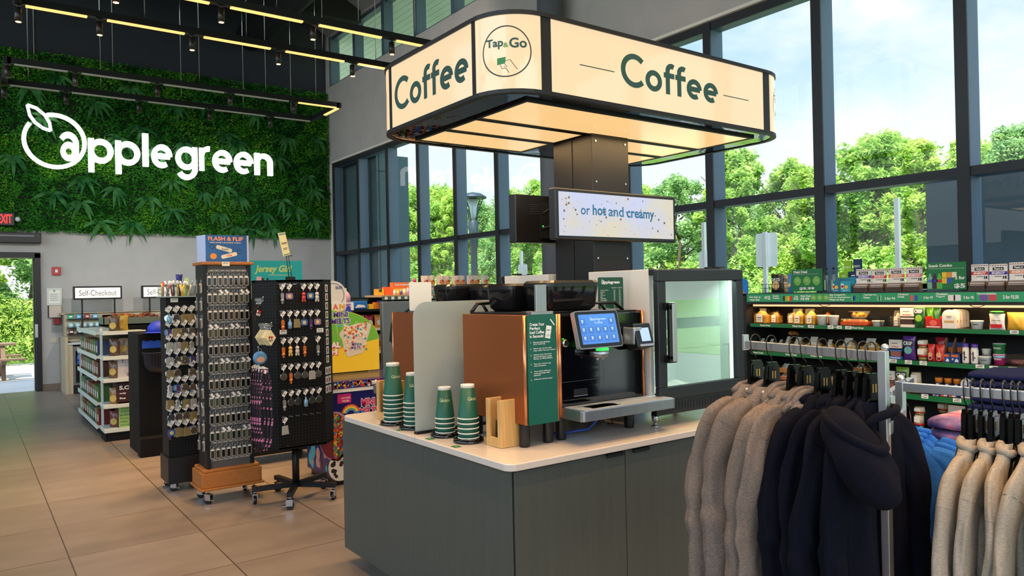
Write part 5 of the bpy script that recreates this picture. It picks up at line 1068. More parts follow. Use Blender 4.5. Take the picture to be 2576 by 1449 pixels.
obj('board',b,t); obj('foot',MB(BLKP).box(.1,.6,.0,.1,-.012,.0),t); obj('side_fin',MB(mt('fin_blue',(40,60,170),.4)).prism([(.36,.55),(.42,.63),(.5,.5),(.47,.45)],.021,.03,'xz'),t)
t=thing('promo_sign','round-topped white sweets sign with letters behind the freezer','sign',(3.06,7.4,0)); po=[(-.12,1.55),(.17,1.55)]+[(.025+.15*cos(R(a)),1.64+.15*sin(R(a))) for a in range(0,181,12)]
b=MB(mt('sign_offwhite',(232,226,214),.5)); b.prism(po,0,.015,'xz'); b.m(mt('sign_navy_ink',(44,64,130),.5)).ring(.025,1.64,.122,.006,-.001,40).text('BEAR',.055,.135,1.70,1.732,-.0014,.02); o=obj('board',b,t)
b=MB(WHITE); b.box(-.15,.25,-.01,0,1.475,1.56)
for k,(ch,c_) in enumerate(zip('BEANS',((70,150,200),(110,190,110),(230,120,80),(230,170,60),(160,110,200)))): b.m(mt('bean%d'%k,c_,.5)).text(ch,-.13+k*.072,-.066+k*.072,1.487,1.548,-.0108,.07)
obj('name_strip',b,t); obj('stand',MB(BLKP).box(-.12,.22,.016,.3,0,1.47),t)
o=thing('pink_sphere','pink sweets globe behind the round sign','globe',(3.27,7.62,1.6)); obj('globe',MB(mt('globe_pink',(226,160,190),.3)).ball((0,0,0),.1,20),o); obj('stand',MB(BLKP).cyl((0,0,-1.6),.05,1.51,16),o)
HT=[('Add chips to',0.044,0.174,1.528,1.548),
('meal deal',0.054,0.16,1.506,1.524),
('$2',0.213,0.278,1.511,1.548),
('Snack',0.305,0.366,1.542,1.556),
('Combo',0.302,0.371,1.521,1.537),
('2 for',0.523,0.564,1.533,1.552),
('$5',0.517,0.563,1.507,1.531),
('Meal Deal',0.587,0.685,1.539,1.555),
('$9.99',0.585,0.672,1.504,1.533),
('Buy 2 Liquid IV,',0.865,1.01,1.543,1.562),
('Get an Applegreen',0.861,1.051,1.525,1.54),
('Water for free',0.859,0.996,1.505,1.522),
('Applegreen',1.164,1.278,1.545,1.559),
('Water',1.163,1.222,1.522,1.538),
('2 for $4',1.341,1.425,1.509,1.533),
('Chobani',1.448,1.531,1.547,1.562),
('Drink',1.447,1.501,1.527,1.543),
('2 for $7',1.645,1.717,1.515,1.537),
('Chobani',1.737,1.821,1.546,1.563),
('Yogurt',1.736,1.802,1.526,1.542),
('2 for $5',1.933,2.004,1.514,1.537),
('Uncrustables',2.025,2.154,1.548,1.561),
('2 for $3.50',2.196,2.295,1.513,1.543) ]
RT=[ (0.148,0.255,1.267,1.283),(0.489,0.598,1.268,1.285),(0.861,0.92,1.271,1.284),(1.048,1.149,1.269,1.284),(0.065,0.173,1.008,1.023),(0.412,0.524,1.008,1.025),(0.661,0.772,1.01,1.027),(1.01,1.113,1.009,1.027) ]
PL=[ (0.644,0.702,1.264,1.29),(0.832,0.881,1.261,1.292),(0.917,0.959,1.264,1.291),(0.991,1.045,1.263,1.29),(2.229,2.284,1.267,1.292),(1.359,1.419,1.006,1.033),(1.484,1.538,1.002,1.033),(1.597,1.652,1.001,1.034),(1.999,2.057,1.007,1.033),(2.091,2.147,0.998,1.029),(2.214,2.269,0.997,1.03),(1.399,1.439,0.733,0.768),(1.605,1.657,0.742,0.776),(1.836,1.895,0.738,0.767) ]
PRODUCTS=[
('chips',6.16,4.224,0.137,1.578,0.172,(40,40,36),'black and cream crisp bag standing in the wire basket'),
('chips',6.2,4.159,0.097,1.577,0.164,(230,205,160),'cream crisp bag in the wire basket beside the black one'),
('chips',6.16,4.082,0.062,1.576,0.177,(60,150,200),'light blue crisp bag at the right of the wire basket'),
('sign_meal',6.12,3.877,0.312,1.575,0.211,None,''),
('wbottle',6.12,3.7,0.064,1.57,0.221,None,''),
('wbottle',6.12,3.633,0.063,1.569,0.223,None,''),
('cbox',6.12,3.602,0.081,1.572,0.125,(25,120,150),'teal drink mix carton beside the water bottles'),
('cbox',6.12,3.513,0.097,1.572,0.13,(40,160,185),'lighter teal drink mix carton beside the energy bar cartons'),
('pbox',6.34,3.655,0.086,1.676,0.178,(150,205,40),'lime green tiered carton behind the teal cartons'),
('pbox',6.34,3.564,0.088,1.674,0.19,(15,50,95),'navy tiered carton behind the teal cartons'),
('ebox',6.12,3.381,0.136,1.574,0.195,(88,50,170),''),
('ebox',6.12,3.245,0.128,1.572,0.192,(225,40,50),''),
('ebox',6.12,3.103,0.136,1.574,0.195,(235,120,40),''),
('ebox',6.12,2.961,0.134,1.572,0.198,(245,130,150),''),
('sign_snack',6.12,2.691,0.296,1.576,0.221,None,''),
('ebox',6.12,2.477,0.12,1.579,0.194,(215,40,45),''),
('ebox',6.12,2.351,0.126,1.577,0.193,(75,45,160),''),
('ebox',6.12,2.219,0.122,1.576,0.201,(235,120,40),''),
('clam',6.14,4.532,0.083,1.287,0.139,(225,165,60),''),
('clam',6.1,4.37,0.164,1.289,0.144,(240,170,50),''),
('clam',6.16,4.257,0.104,1.289,0.124,(235,160,50),''),
('clam',6.18,4.083,0.104,1.284,0.129,(235,190,110),''),
('clam',6.1,3.971,0.121,1.291,0.141,(245,175,45),''),
('clam',6.1,3.85,0.114,1.29,0.143,(245,180,60),''),
('clam',6.22,3.763,0.1,1.301,0.111,(225,120,30),''),
('cup',6.08,3.736,0.099,1.29,0.081,(240,235,225),'clear cup of white parfait on the top shelf nearest the sandwiches'),
('cup',6.08,3.627,0.096,1.293,0.076,(240,232,222),'clear cup of white parfait on the top shelf beside the fruit tray'),
('tray',6.1,3.445,0.276,1.293,0.058,(220,90,30),''),
('bowl',6.12,3.433,0.233,1.35,0.068,(250,190,80),''),
('tub',6.1,3.246,0.108,1.291,0.04,(240,235,225),'white round tub on the top shelf right of the fruit tray'),
('cbin',6.1,3.164,0.089,1.29,0.082,(200,205,205),''),
('clam',6.12,3.084,0.065,1.288,0.136,(200,180,160),''),
('pack',6.1,2.986,0.11,1.289,0.153,(225,215,205),'white and dark meat snack pack on the top shelf'),
('pouch',6.1,2.894,0.092,1.291,0.18,(40,110,50),'tall green snack pouch on the top shelf'),
('pouch',6.18,2.855,0.061,1.361,0.082,(110,190,50),'light green snack pouch behind the red tray box'),
('pouch',6.18,2.8,0.06,1.362,0.079,(40,120,60),'dark green snack pouch behind the red tray box'),
('rtray',6.08,2.775,0.131,1.292,0.084,(205,35,30),''),
('rpack',6.08,2.66,0.103,1.292,0.14,(240,232,222),''),
('rpack',6.16,2.65,0.066,1.298,0.135,(238,230,222),''),
('rpack',6.24,2.66,0.064,1.3,0.13,(238,230,222),''),
('rpack',6.32,2.672,0.061,1.303,0.125,(238,230,222),''),
('rpack',6.4,2.685,0.062,1.305,0.117,(238,230,222),''),
('ycup',6.08,2.479,0.098,1.292,0.056,(240,238,230),'white yogurt cup on the top shelf right of the round packs'),
('gpouch',6.08,2.334,0.11,1.293,0.131,(225,220,215),''),
('pouch',6.1,2.217,0.129,1.295,0.12,(235,180,60),'yellow bag of bread buns on the top shelf at the right edge'),
('slice',6.14,4.4,0.085,1.076,0.061,(215,180,120),''),
('slice',6.14,4.297,0.078,1.077,0.06,(205,170,110),''),
('slice',6.14,4.2,0.072,1.078,0.056,(210,175,115),''),
('slice',6.12,4.109,0.075,1.076,0.092,(200,160,100),''),
('bowl',6.14,4.087,0.149,1.172,0.052,(215,140,60),''),
('slice',6.1,3.989,0.13,1.087,0.08,(225,160,80),''),
('slice',6.1,3.834,0.172,1.091,0.085,(215,165,95),''),
('slice',6.1,3.679,0.094,1.088,0.07,(235,160,60),''),
('slice',6.1,3.51,0.177,1.086,0.092,(225,180,100),''),
('slice',6.1,3.309,0.199,1.083,0.1,(200,150,70),''),
('pack',6.08,3.076,0.103,1.029,0.155,(30,110,190),'white and blue meat snack pack on the middle shelf'),
('pouch',6.1,2.982,0.104,1.03,0.185,(95,50,135),'purple snack pouch on the middle shelf'),
('ccup',6.08,2.875,0.095,1.032,0.094,(225,200,165),'lower clear snack cup with red band on the middle shelf'),
('ccup',6.08,2.873,0.088,1.126,0.063,(225,205,175),'upper clear snack cup stacked on another on the middle shelf'),
('pouch',6.08,2.802,0.057,1.03,0.131,(205,45,40),'left red nut pouch on the middle shelf'),
('pouch',6.08,2.738,0.07,1.031,0.126,(215,55,35),'right red nut pouch on the middle shelf'),
('pouch',6.18,2.774,0.092,1.137,0.072,(170,35,50),'crimson nut pouch behind the two red ones'),
('ocart',6.1,2.694,0.064,1.03,0.178,(35,70,140),''),
('ocart',6.1,2.628,0.068,1.028,0.183,(35,70,140),''),
('bottle',6.08,2.555,0.056,1.031,0.147,(238,228,215),'left white yogurt drink bottle with purple cap'),
('bottle',6.08,2.494,0.06,1.032,0.143,(238,228,215),'right white yogurt drink bottle with purple cap'),
('ycup',6.16,2.447,0.071,1.077,0.057,(232,228,215),'pale yogurt cup at the back of the middle shelf'),
('ycup',6.08,2.43,0.097,1.03,0.053,(240,238,228),'white yogurt cup on the middle shelf beside the drink bottles'),
('ycup',6.1,2.341,0.094,1.105,0.076,(45,125,70),'green yogurt cup stacked on the pink one'),
('ycup',6.08,2.331,0.097,1.031,0.073,(205,50,110),'pink and blue yogurt cup under the green one'),
('cbin',6.1,2.224,0.132,1.031,0.08,(190,190,195),''),
('pouch',6.2,2.262,0.111,1.018,0.047,(215,120,110),'pink pack lying in the clear bin'),
('slice',6.12,4.383,0.098,0.759,0.103,(120,130,60),''),
('slice',6.16,4.308,0.109,0.758,0.095,(140,140,70),''),
('slice',6.1,4.123,0.155,0.76,0.066,(215,120,60),''),
('slice',6.1,4.121,0.146,0.83,0.085,(235,150,70),''),
('slice',6.12,3.925,0.152,0.797,0.094,(200,150,90),''),
('slice',6.1,3.756,0.153,0.792,0.078,(220,160,60),''),
('slice',6.1,3.59,0.165,0.799,0.097,(225,180,100),''),
('slice',6.1,3.424,0.159,0.796,0.085,(215,140,60),''),
('slice',6.12,3.41,0.127,0.884,0.081,(190,120,60),''),
('pack',6.08,3.127,0.078,0.759,0.169,(205,50,45),'white and red meat snack pack on the lower shelf'),
('pouch',6.1,3.042,0.112,0.769,0.193,(130,175,60),'green snack pouch on the lower shelf'),
('ccup',6.1,2.942,0.093,0.861,0.064,(230,200,160),'clear snack cup on the lower shelf beside the green pouch'),
('ocup',6.12,2.774,0.068,0.849,0.069,(235,130,30),''),
('ocup',6.12,2.705,0.064,0.852,0.071,(235,130,30),''),
('ocup',6.12,2.639,0.063,0.855,0.07,(235,130,30),''),
('rpack',6.1,2.555,0.084,0.813,0.096,(225,220,225),''),
('rpack',6.18,2.54,0.045,0.81,0.088,(225,220,225),''),
('ocart',6.08,2.764,0.062,0.739,0.087,(30,60,130),''),
('ocart',6.08,2.704,0.058,0.742,0.086,(30,60,130),''),
('ocart',6.08,2.644,0.063,0.745,0.085,(30,60,130),''),
('ccup',6.08,2.911,0.092,0.591,0.063,(225,200,165),'upper clear snack cup on the bottom shelf'),
('ccup',6.08,2.915,0.086,0.496,0.095,(225,200,165),'lower clear snack cup on the bottom shelf'),
('ccup',6.2,2.787,0.09,0.608,0.079,(215,190,140),'clear snack cup at the back of the bottom shelf'),
('wcart',6.06,2.66,0.172,0.503,0.198,(225,220,215),''),
('tagpack',6.0,2.76,0.156,0.496,0.129,(200,170,110),''),
]
# ------------------------------------------------------------------ product builders (local: front at y=0 facing -Y, depth towards +Y, centre x=0)
def P_pouch(b,c,w,h,d=.05,c2=None,lt=None,lc=None):
    m=mt('pouch_%d_%d_%d'%c,c,.28,spec=.6); b.m(m)
    f=lambda s:(lambda u,v:((u-.5)*w*(1-.10*sin(PI*v)),d/2+s*(d/2*max(0,sin(PI*u))**.6*max(0,sin(PI*min(1,v*1.02)))**.55+.002)+.003*sin(14*u+9*v)*sin(PI*u),v*h))
    b.grid(f(-1),12,12); b.grid(lambda u,v:f(1)(1-u,v),12,12)
    if c2: b.m(mt('pc_%d_%d_%d'%c2,c2,.4)).disc(0,h*.4,w*.3,-.004,18,rz=w*.3)
    if lt: b.m(lc or WHITE).text(lt,-w*.34,w*.34,h*.62,h*.62+min(.03,h*.2),-.0045,.03)
def P_clam(b,c,w,h,d,lab=True,seed=0):
    q=random.Random(seed); b.m(mt('food_%d_%d_%d'%c,c,.6,n=.25,ns=30,b=.5,bs=60))
    b.grid(lambda u,v:((u-.5)*w*.86,d*.12+v*d*.76,h*(.5+.34*sin(PI*u)*sin(PI*v))+.006*sin(11*u+seed)*sin(9*v)),9,9); b.box(-w*.43,w*.43,d*.1,d*.88,.004,h*.55)
    b.m(CLEAR); po0=rbox(w,d,.012,2,0,d/2); po1=rbox(w*.84,d*.8,.012,2,0,d/2); n=len(po0)
    v=[(*p,.0) for p in [(a[0]*.88,d/2+(a[1]-d/2)*.9) for a in po0]]+[(*p,h*.45) for p in po0]+[(*p,h*.97) for p in po1]
    b.add(v,[(k*n+i,k*n+(i+1)%n,(k+1)*n+(i+1)%n,(k+1)*n+i) for k in(0,1) for i in range(n)]+[tuple(range(2*n,3*n))],True)
    if lab: b.m(LBL).quad(-w*.22,w*.22,h*.08,h*.62,-.002).m(INK).quad(-w*.14,w*.14,h*.34,h*.38,-.0026).quad(-w*.12,w*.12,h*.2,h*.23,-.0026)
def P_cup(b,c,r,h,lid=None,k=1.2):
    b.m(mt('cupc_%d_%d_%d'%c,c,.4)).lathe([(r/k,0),(r,h*.9),(r*1.06,h*.92),(r*1.06,h)],(0,r,0),22)
    if lid: b.m(lid).lathe([(r*1.02,h),(r*.98,h+.003)],(0,r,0),22)
SH=[.455+.025,.745,1.03,1.29,1.573]
CO=thing('chilled_cabinet','long black open chilled cabinet with green shelf rails under the windows','chiller',(6.0,4.45,0),-PI/2)
# local x = 4.45 - Y, local y = X - 6.0
LEN=3.3; CB=mt('chiller_black',(26,28,30),.5); CW=mt('chiller_inner',(60,54,48),.5)
b=MB(CB); b.box(0,LEN,.52,.58,.1,1.56).box(-.03,0,.0,.58,.1,1.57).box(LEN,LEN+.03,.0,.58,.1,1.57).box(0,LEN,.0,.58,.1,.3).box(-.03,LEN+.03,.06,.58,0,.1).box(-.03,LEN+.03,.0,.58,1.555,1.572); obj('carcass',b,CO)
obj('end_panel',MB(mt('chiller_end_green',(24,56,42),.5)).box(-.033,-.03,.02,.56,.12,1.54),CO)
b=MB(CB); b.box(0,LEN,.004,.05,1.47,1.556); o=obj('header',b,CO)
b=MB(mt('header_green',(44,158,108),.45)); b.box(.02,LEN-.01,-.004,.004,1.494,1.567); b.m(mt('header_seam',(14,80,50),.5)).quad(1.135,1.138,1.494,1.567,-.0045).quad(2.015,2.018,1.494,1.567,-.0045).m(WHITE)
for s_,x0,x1,z0,z1 in HT: b.text(s_,x0,x1,z0,z1,-.005,.035)
for cx in(.713,.773,.833): b.m(mt('header_circle',(110,178,70),.5)).disc(cx,1.531,.027,-.0048,20,rz=.028).m(WHITE).quad(cx-.015,cx+.015,1.535,1.538,-.0052).quad(cx-.012,cx+.012,1.526,1.529,-.0052)
for cx,c_ in((.42,(60,30,50)),(.44,(150,190,60)),(.465,(230,180,60)),(.49,(200,60,50)),(1.07,(110,190,130)),(1.085,(40,80,170)),(1.29,(120,190,150)),(1.305,(120,190,150)),(1.555,(226,80,100)),(1.59,(50,80,170)),(1.85,(232,226,220)),(1.89,(226,226,232)),(2.07,(120,80,160)),(2.13,(200,70,90))): b.m(mt('pic_%d_%d_%d'%c_,c_,.5)).prism(rbox(.022 if cx<1.8 else .05,.045,.006,2,cx,1.525),-.0055,-.004,'xz')
obj('header_strip',b,o)
b=MB(mt('tube_lit',(255,230,190),.4,e=1.1,ec=(255,206,150))); b.cyl((.04,.07,1.462),.012,LEN-.08,10,'x'); obj('light_tube',b,CO)
b=MB(mt('reflector',(150,128,104),.5)); b.box(.02,LEN-.02,.05,.3,1.474,1.48); obj('reflector',b,CO)
light('chiller_light','AREA',(6.09,2.9,1.455),7,(255,206,140),size=.1,sy=3.0,rot=(0,R(-20),0))
RAIL=[(1.258,1.29),(.996,1.03),(.724,.765),(.45,.48)]
for k,(za,zb) in enumerate(RAIL):
    d0=.02-.0*k
    b=MB(CB); b.box(.01,LEN-.01,d0+.004,.5,za+.008,zb-.004 if 0 else zb-.003); o=obj('shelf',b,CO)
    b=MB(GRN); b.box(.04,LEN-.02,d0-.006,d0+.004,za,zb); b.m(WHITE)
    for x0,x1,z0,z1 in RT:
        if za<(z0+z1)/2<zb: b.text('Meal Deal',x0,x1,z0,z1,d0-.0072,.035)
    obj('price_rail',b,o)
    b=MB(PAPER)
    n_=0
    for x0,x1,z0,z1 in PL:
        zc=(z0+z1)/2
        if za-.03<zc<zb+.03:
            n_+=1; oo=MB(PAPER); oo.box(x0,x1,d0-.010,d0-.008,z0,z1).m(INK).quad(x0+.008,x1-.01,z0+.008,z0+.012,d0-.0105).quad(x0+.02,x1-.008,z1-.01,z1-.006,d0-.0105); obj('price_label',oo,o)
for k in range(3):
    b=MB(mt('light_bracket',(230,220,200),.3)); x=(.78,2.0,2.9)[k]; b.tube([(x-.05,.06,1.468),(x-.02,.05,1.455),(x+.02,.05,1.455),(x+.05,.06,1.468)],.004,6); obj('tube_bracket',b,CO)
CNT={}
KN={'clam':('clear box of yellow salad sandwich','food box'),'slice':('clear pack of filled rolls','food pack'),'ebox':('',''),'wbottle':('','bottle'),'tray':('long clear tray of cut orange fruit on the top shelf','fruit tray'),'bowl':('clear bowl of cut fruit','bowl'),'rtray':('bright red tray box on the top shelf','box'),'gpouch':('white and red pouch with a green cap on the top shelf','pouch'),'ocart':('navy and orange snack carton','carton'),'ocup':('orange topped snack tub','tub'),'rpack':('white rounded bread pack','bread pack'),'wcart':('open white card carton on the bottom shelf','carton'),'tagpack':('clear pack with a beige label leaning out of the bottom shelf','pack'),'cbin':('empty clear plastic bin','bin')}
SHN={1.573:'cabinet top',1.29:'top shelf',1.03:'middle shelf',.745:'lower shelf',.48:'bottom shelf'}
for kind,X,y,w,z,h,c,lab in PRODUCTS:
    base=max([s for s in (.477,.762,1.027,1.287,1.573) if s<=z+.02],default=.477); 
    if kind not in('pbox','bowl') and 'stacked' not in lab and 'upper' not in lab and not(kind=='slice' and z>.82 and z<.9) and kind!='ocup' and z-base<.1: h+=z-base; z=base
    if kind=='ocup': z=base+.065; h=.07
    if lab.startswith('dark green snack pouch') or lab.startswith('light green snack pouch') or lab.startswith('crimson'): h+=z-base; z=base
    if kind=='tagpack': h=.1
    w=max(w,.03); key=(kind,round(base,2)); CNT[key]=CNT.get(key,0)+1; n_=ORD[min(11,CNT[key]-1)]
    shelf={1.57:'cabinet top',1.29:'top shelf',1.03:'middle shelf',.76:'lower shelf',.48:'bottom shelf'}[round(base,2)]
    if not lab:
        if kind=='ebox': lab='%s energy bar carton, %s of the row on the cabinet top'%({0:'purple striped',1:'red striped',2:'orange striped',3:'pink striped',4:'deep red striped',5:'violet striped',6:'light orange striped'}[CNT[key]-1],n_)
        elif kind=='wbottle': lab='clear water bottle on the cabinet top, %s of the pair beside the green meal sign'%('left' if CNT[key]==1 else 'right')
        elif kind=='sign_meal': lab='green meal deal price sign standing on the chilled cabinet'
        elif kind=='sign_snack': lab='green snack combo sign with bottles and crisps on the cabinet'
        elif kind in('tray','rtray','gpouch','wcart','tagpack'): lab=KN[kind][0]
        else: lab='%s on the %s, %s from the left'%(KN[kind][0],shelf,n_)
    nm={'clam':'sandwich_box','slice':'roll_pack','ebox':'bar_carton','wbottle':'water_bottle','tray':'fruit_tray','bowl':'fruit_bowl','rtray':'red_box','gpouch':'capped_pouch','ocart':'snack_carton','ocup':'snack_tub','rpack':'bread_pack','wcart':'card_carton','tagpack':'labelled_pack','cbin':'plastic_bin','chips':'crisp_bag','sign_meal':'price_sign','sign_snack':'price_sign','cbox':'drink_mix_carton','pbox':'tiered_carton','cup':'parfait_cup','tub':'white_tub','pack':'meat_snack_pack','pouch':'snack_pouch','ycup':'yogurt_cup','ccup':'snack_cup','bottle':'yogurt_bottle'}[kind]
    cat={'sign_meal':'sign','sign_snack':'sign','chips':'crisps','cbox':'carton','pbox':'carton','cup':'cup','tub':'tub','pack':'snack','pouch':'snack','ycup':'yogurt','ccup':'snack cup','bottle':'bottle','ebox':'carton','clam':'sandwich','slice':'sandwich'}.get(kind) or KN[kind][1]
    t=thing(nm,lab,cat,(X,y,z+.001),-PI/2); b=MB()
    if kind in('clam','slice','ebox','ocart','ocup','rpack','wbottle','pouch','ycup','ccup'): t['group']='%s on the %s'%({'clam':'sandwich boxes','slice':'roll packs','ebox':'energy bar cartons','ocart':'snack cartons','ocup':'snack tubs','rpack':'bread packs','wbottle':'water bottles','pouch':'snack pouches','ycup':'yogurt cups','ccup':'snack cups'}[kind],shelf)
    w*=.97
    if kind=='chips':
        P_pouch(b,c,w,h,.05,(235,200,140) if c[0]<100 else None,'CAPE COD' if c[0]!=60 else None,WHITE if c[0]<100 else INK); obj('bag',b,t)
    elif kind in('sign_meal','sign_snack'):
        b.m(mt('price_sign_green',(20,116,66),.4)).box(-w/2,w/2,0,.004,.012,h); y_=-.0008; W2=w/2
        if kind=='sign_meal':
            b.m(WHITE).text('Meal Deal',-W2+.02,W2-.16*w/.33,h-.037,h-.012,y_,.03).text('Pick a sandwich, wrap, or salad and a 20oz soda',-W2+.02,W2-.04,h-.05,h-.044,y_,.0).text('$9.99',-W2*.5,W2*.48,.022,.05,y_,.03)
            for cx in(-W2*.62,0,W2*.62): b.m(mt('header_circle')).disc(cx,h*.5,.034,y_,24,rz=.04).m(mt('circ_line',(150,206,110),.5)).ring(cx,h*.5,.035,.002,y_-.0003,24).m(WHITE).text('Pick a',cx-.015,cx+.015,h*.5+.008,h*.5+.016,y_-.0005,.01).text('sandwich',cx-.018,cx+.018,h*.5-.006,h*.5+.002,y_-.0005,.01)
        else:
            b.m(WHITE).text('Snack Combo',-W2+.015,W2*.32,h-.036,h-.013,y_,.03).text('Any 20oz Pepsi soda product and any Frito-Lay chip',-W2+.015,W2*.9,h-.052,h-.045,y_,.0).text('2 for',W2*.45,W2*.95,h*.4,h*.4+.025,y_,.03).text('$5',W2*.4,W2*.95,.02,.058,y_,.03)
            for k,(cx,c_) in enumerate(((-W2*.82,(120,180,150)),(-W2*.58,(60,30,70)),(-W2*.34,(90,180,60)))): b.m(mt('bot%d'%k,c_,.4)).add([(cx+x,y_-.0002*k,z_) for x,z_ in((-.02,.02),(.02,.02),(.022,.08),(.018,.1),(.008,.125),(.008,.138),(-.008,.138),(-.008,.125),(-.018,.1),(-.022,.08))],[tuple(range(10))]).m(mt('botl%d'%k,((90,120,190),(40,60,150),(200,50,50))[k],.4)).quad(cx-.0205,cx+.0205,.07,.092,y_-.0006)
            for k in range(5): b.m(mt('cr%d'%k,((240,200,60),(220,150,60),(230,220,200),(240,190,50),(50,90,180))[k],.4)).quad(-W2*.2+(k%3)*.036,-W2*.2+(k%3)*.036+.034,.06+.045*(k<3),.102+.045*(k<3),y_-.0008)
        obj('panel',b,t); obj('holder',MB(CLEAR).box(-w/2-.004,w/2+.004,-.012,.03,0,.014),t)
    elif kind=='wbottle':
        r=w*.42; b.m(CLEAR).lathe([(r*.9,0),(r,.012),(r,h*.68),(r*.85,h*.76),(r*.4,h*.88),(r*.4,h*.93)],(0,r,0),20); obj('bottle',b,t); obj('cap',MB(BLKP).cyl((0,r,h*.93),r*.45,h*.07,14),t)
        bb=MB(mt('bottle_print',(150,196,150),.5)); bb.quad(-.006,.006,h*.1,h*.5,-.002); obj('label',bb,t)
    elif kind in('cbox',):
        b.m(mt('cb_%d_%d_%d'%c,c,.45)).box(-w/2,w/2,0,.11,0,h*.75).box(-w/2,w/2,.1,.11,h*.75,h).m(WHITE).text('LIQUID I.V.',-w*.3,w*.3,.01,.022,-.0008,.02).quad(-w*.42,-w*.15,.03,.075,-.0008).m(HRT).disc(-w*.28,.05,.012,-.0014).m(mt('yel',(240,200,60),.4)).disc(w*.1,.045,.016,-.0014); obj('carton',b,t)
        bb=MB(mt('sachet',(60,130,160),.3))
        for k in range(5): bb.box(-w*.4+k*w*.17,-w*.28+k*w*.17,.02,.03,h*.7,h*.92)
        obj('sachets',bb,t)
    elif kind=='pbox':
        b.m(mt('pb_%d_%d_%d'%c,c,.45)).box(-w/2,w/2,.0,.09,-.1,h*.42).box(-w*.42,w*.42,.07,.09,h*.42,h).box(-w/2,w/2,-.03,0,-.1,h*.15).m(WHITE).text('LIQUID I.V.',-w*.34,w*.34,h*.6,h*.72,.0692,.03).quad(-w*.2,w*.2,h*.2,h*.26,-.0008); obj('carton',b,t)
    elif kind=='ebox':
        b.m(mt('energy_white',(232,226,222),.5)).prism(rbox(w,h*.66,.004,2,0,h*.67),.06,.064,'xz').box(-w/2,w/2,.064,.16,0,h*.3)
        b.m(mt('card_brown',(150,110,70),.7)).box(-w/2,-w/2+.003,.0,.16,.02,h*.34).box(w/2-.003,w/2,0,.16,.02,h*.34).box(-w/2,w/2,.005,.15,.0,.01).m(mt('carton_print',(70,52,44),.5)).box(-w/2,w/2,0,.004,0,h*.2)
        y_=.0592; b.m(mt('stripe_%d_%d_%d'%c,c,.45)).quad(-w/2,w/2,h*.60,h*.72,y_).m(INK).quad(-w*.3,w*.3,h*.76,h*.88,y_).quad(-w*.2,w*.2,h*.52,h*.54,y_).quad(w*.25,w*.32,h*.44,h*.55,y_).quad(w*.35,w*.45,h*.44,h*.55,y_).m(WHITE).text("That's it",-w*.24,w*.24,h*.785,h*.86,y_-.0006,.04).text('ENERGY',-w*.36,w*.36,h*.62,h*.70,y_-.0006,.04,shear=.2)
        for k in range(7): b.m(mt('bean_print',(130,80,50),.5)).disc(-w*.42+k*w*.14,h*.945,w*.05,y_,8,rz=h*.02)
        b.m(PAPER).quad(-w*.16,w*.16,h*.34,h*.48,y_-.0008); obj('carton',b,t)
        bb=MB(); qq=random.Random(CNT[key]); 
        for k in range(6): bb.m(mt('barw%d'%(k%3),((190,180,170),(90,60,50),(210,200,196))[k%3],.3)).cbox((qq.uniform(-.01,.01)*w,.03+.004*k,h*.2+.006*k),(w*.86,.05,.012))
        obj('bars',bb,t)
    elif kind=='clam': P_clam(b,c,w,h,.09,True,CNT[key]); obj('box',b,t)
    elif kind=='slice': P_clam(b,c,w,h,.12,False,CNT[key]); b.m(LBL).add([(-w*.22,.012,h*.5),(w*.2,.012,h*.5),(w*.2,.06,h*.99),(-w*.22,.06,h*.99)],[(0,1,2,3)]); obj('box',b,t)
    elif kind in('cup','ycup','tub','ccup','ocup'):
        r=w*.45
        if kind=='ccup': b.m(CLEAR).lathe([(r*.85,0),(r*.92,h*.3)],(0,r,0),20).m(HRT).lathe([(r,h*.3),(r*1.02,h*.42)],(0,r,0),20).m(mt('ccf_%d_%d_%d'%c,c,.5)).lathe([(r*.95,h*.42),(r*.85,h),(r*.8,h)],(0,r,0),20).m(mt('cc_food',(196,170,100),.6)).lathe([(r*.8,.003),(r*.85,h*.28)],(0,r,0),16).m(PAPER).quad(-r*.6,r*.6,h*.5,h*.9,-.002)
        elif kind=='ocup': b.m(mt('ocup_navy',(40,40,90),.4)).lathe([(r*.7,0),(r*.85,h*.45)],(0,r,0),18).m(mt('ocup_orange',c,.4)).lathe([(r*.85,h*.45),(r*1.0,h*.98),(r*.95,h)],(0,r,0),18).m(WHITE).disc(0,h*.3,r*.4,-.0005+r*.18,12,rz=h*.08)
        else:
            P_cup(b,c,r,h,WHITE); 
            if kind=='ycup' and h>.03: b.m(INK if c[0]>200 and c[1]>200 else WHITE).text('Chobani' if c[0]>200 and c[1]>200 else 'YOGO',-r*.6,r*.6,h*.5,h*.68,r*.02,.02)
            if kind=='ycup' and c==(205,50,110): b.m(mt('yog_blue',(150,200,230),.4)).lathe([(r*.98,h*.7),(r*1.03,h*.92)],(0,r,0),20)
        obj('cup',b,t)
    elif kind=='tray':
        P_clam(b,c,w,h*1.0,.12,False,3); b.m(mt('fruit_yellow',(250,196,70),.5))
        for k in range(9): b.ball((-w*.36+k*w*.09,.05+.03*(k%2),h*.55),.016,8)
        obj('tray',b,t)
    elif kind=='bowl':
        b.m(CLEAR).lathe([(w*.3,0),(w*.44,h*.75),(w*.5,h*.8),(w*.2,h)],(0,.07,0),20,'z',True,1,.8); b.m(mt('fr_%d_%d_%d'%c,c,.5))
        qq=random.Random(6)
        for k in range(16): b.ball((qq.uniform(-.3,.3)*w,.07+qq.uniform(-.02,.03),h*qq.uniform(.25,.6)),.014,8)
        obj('bowl',b,t)
    elif kind=='cbin': b.m(CLEAR).box(-w/2,w/2,0,.002,0,h).box(-w/2,-w/2+.002,0,.12,0,h).box(w/2-.002,w/2,0,.12,0,h).box(-w/2,w/2,.12,.122,0,h); obj('bin',b,t)
    elif kind=='pack':
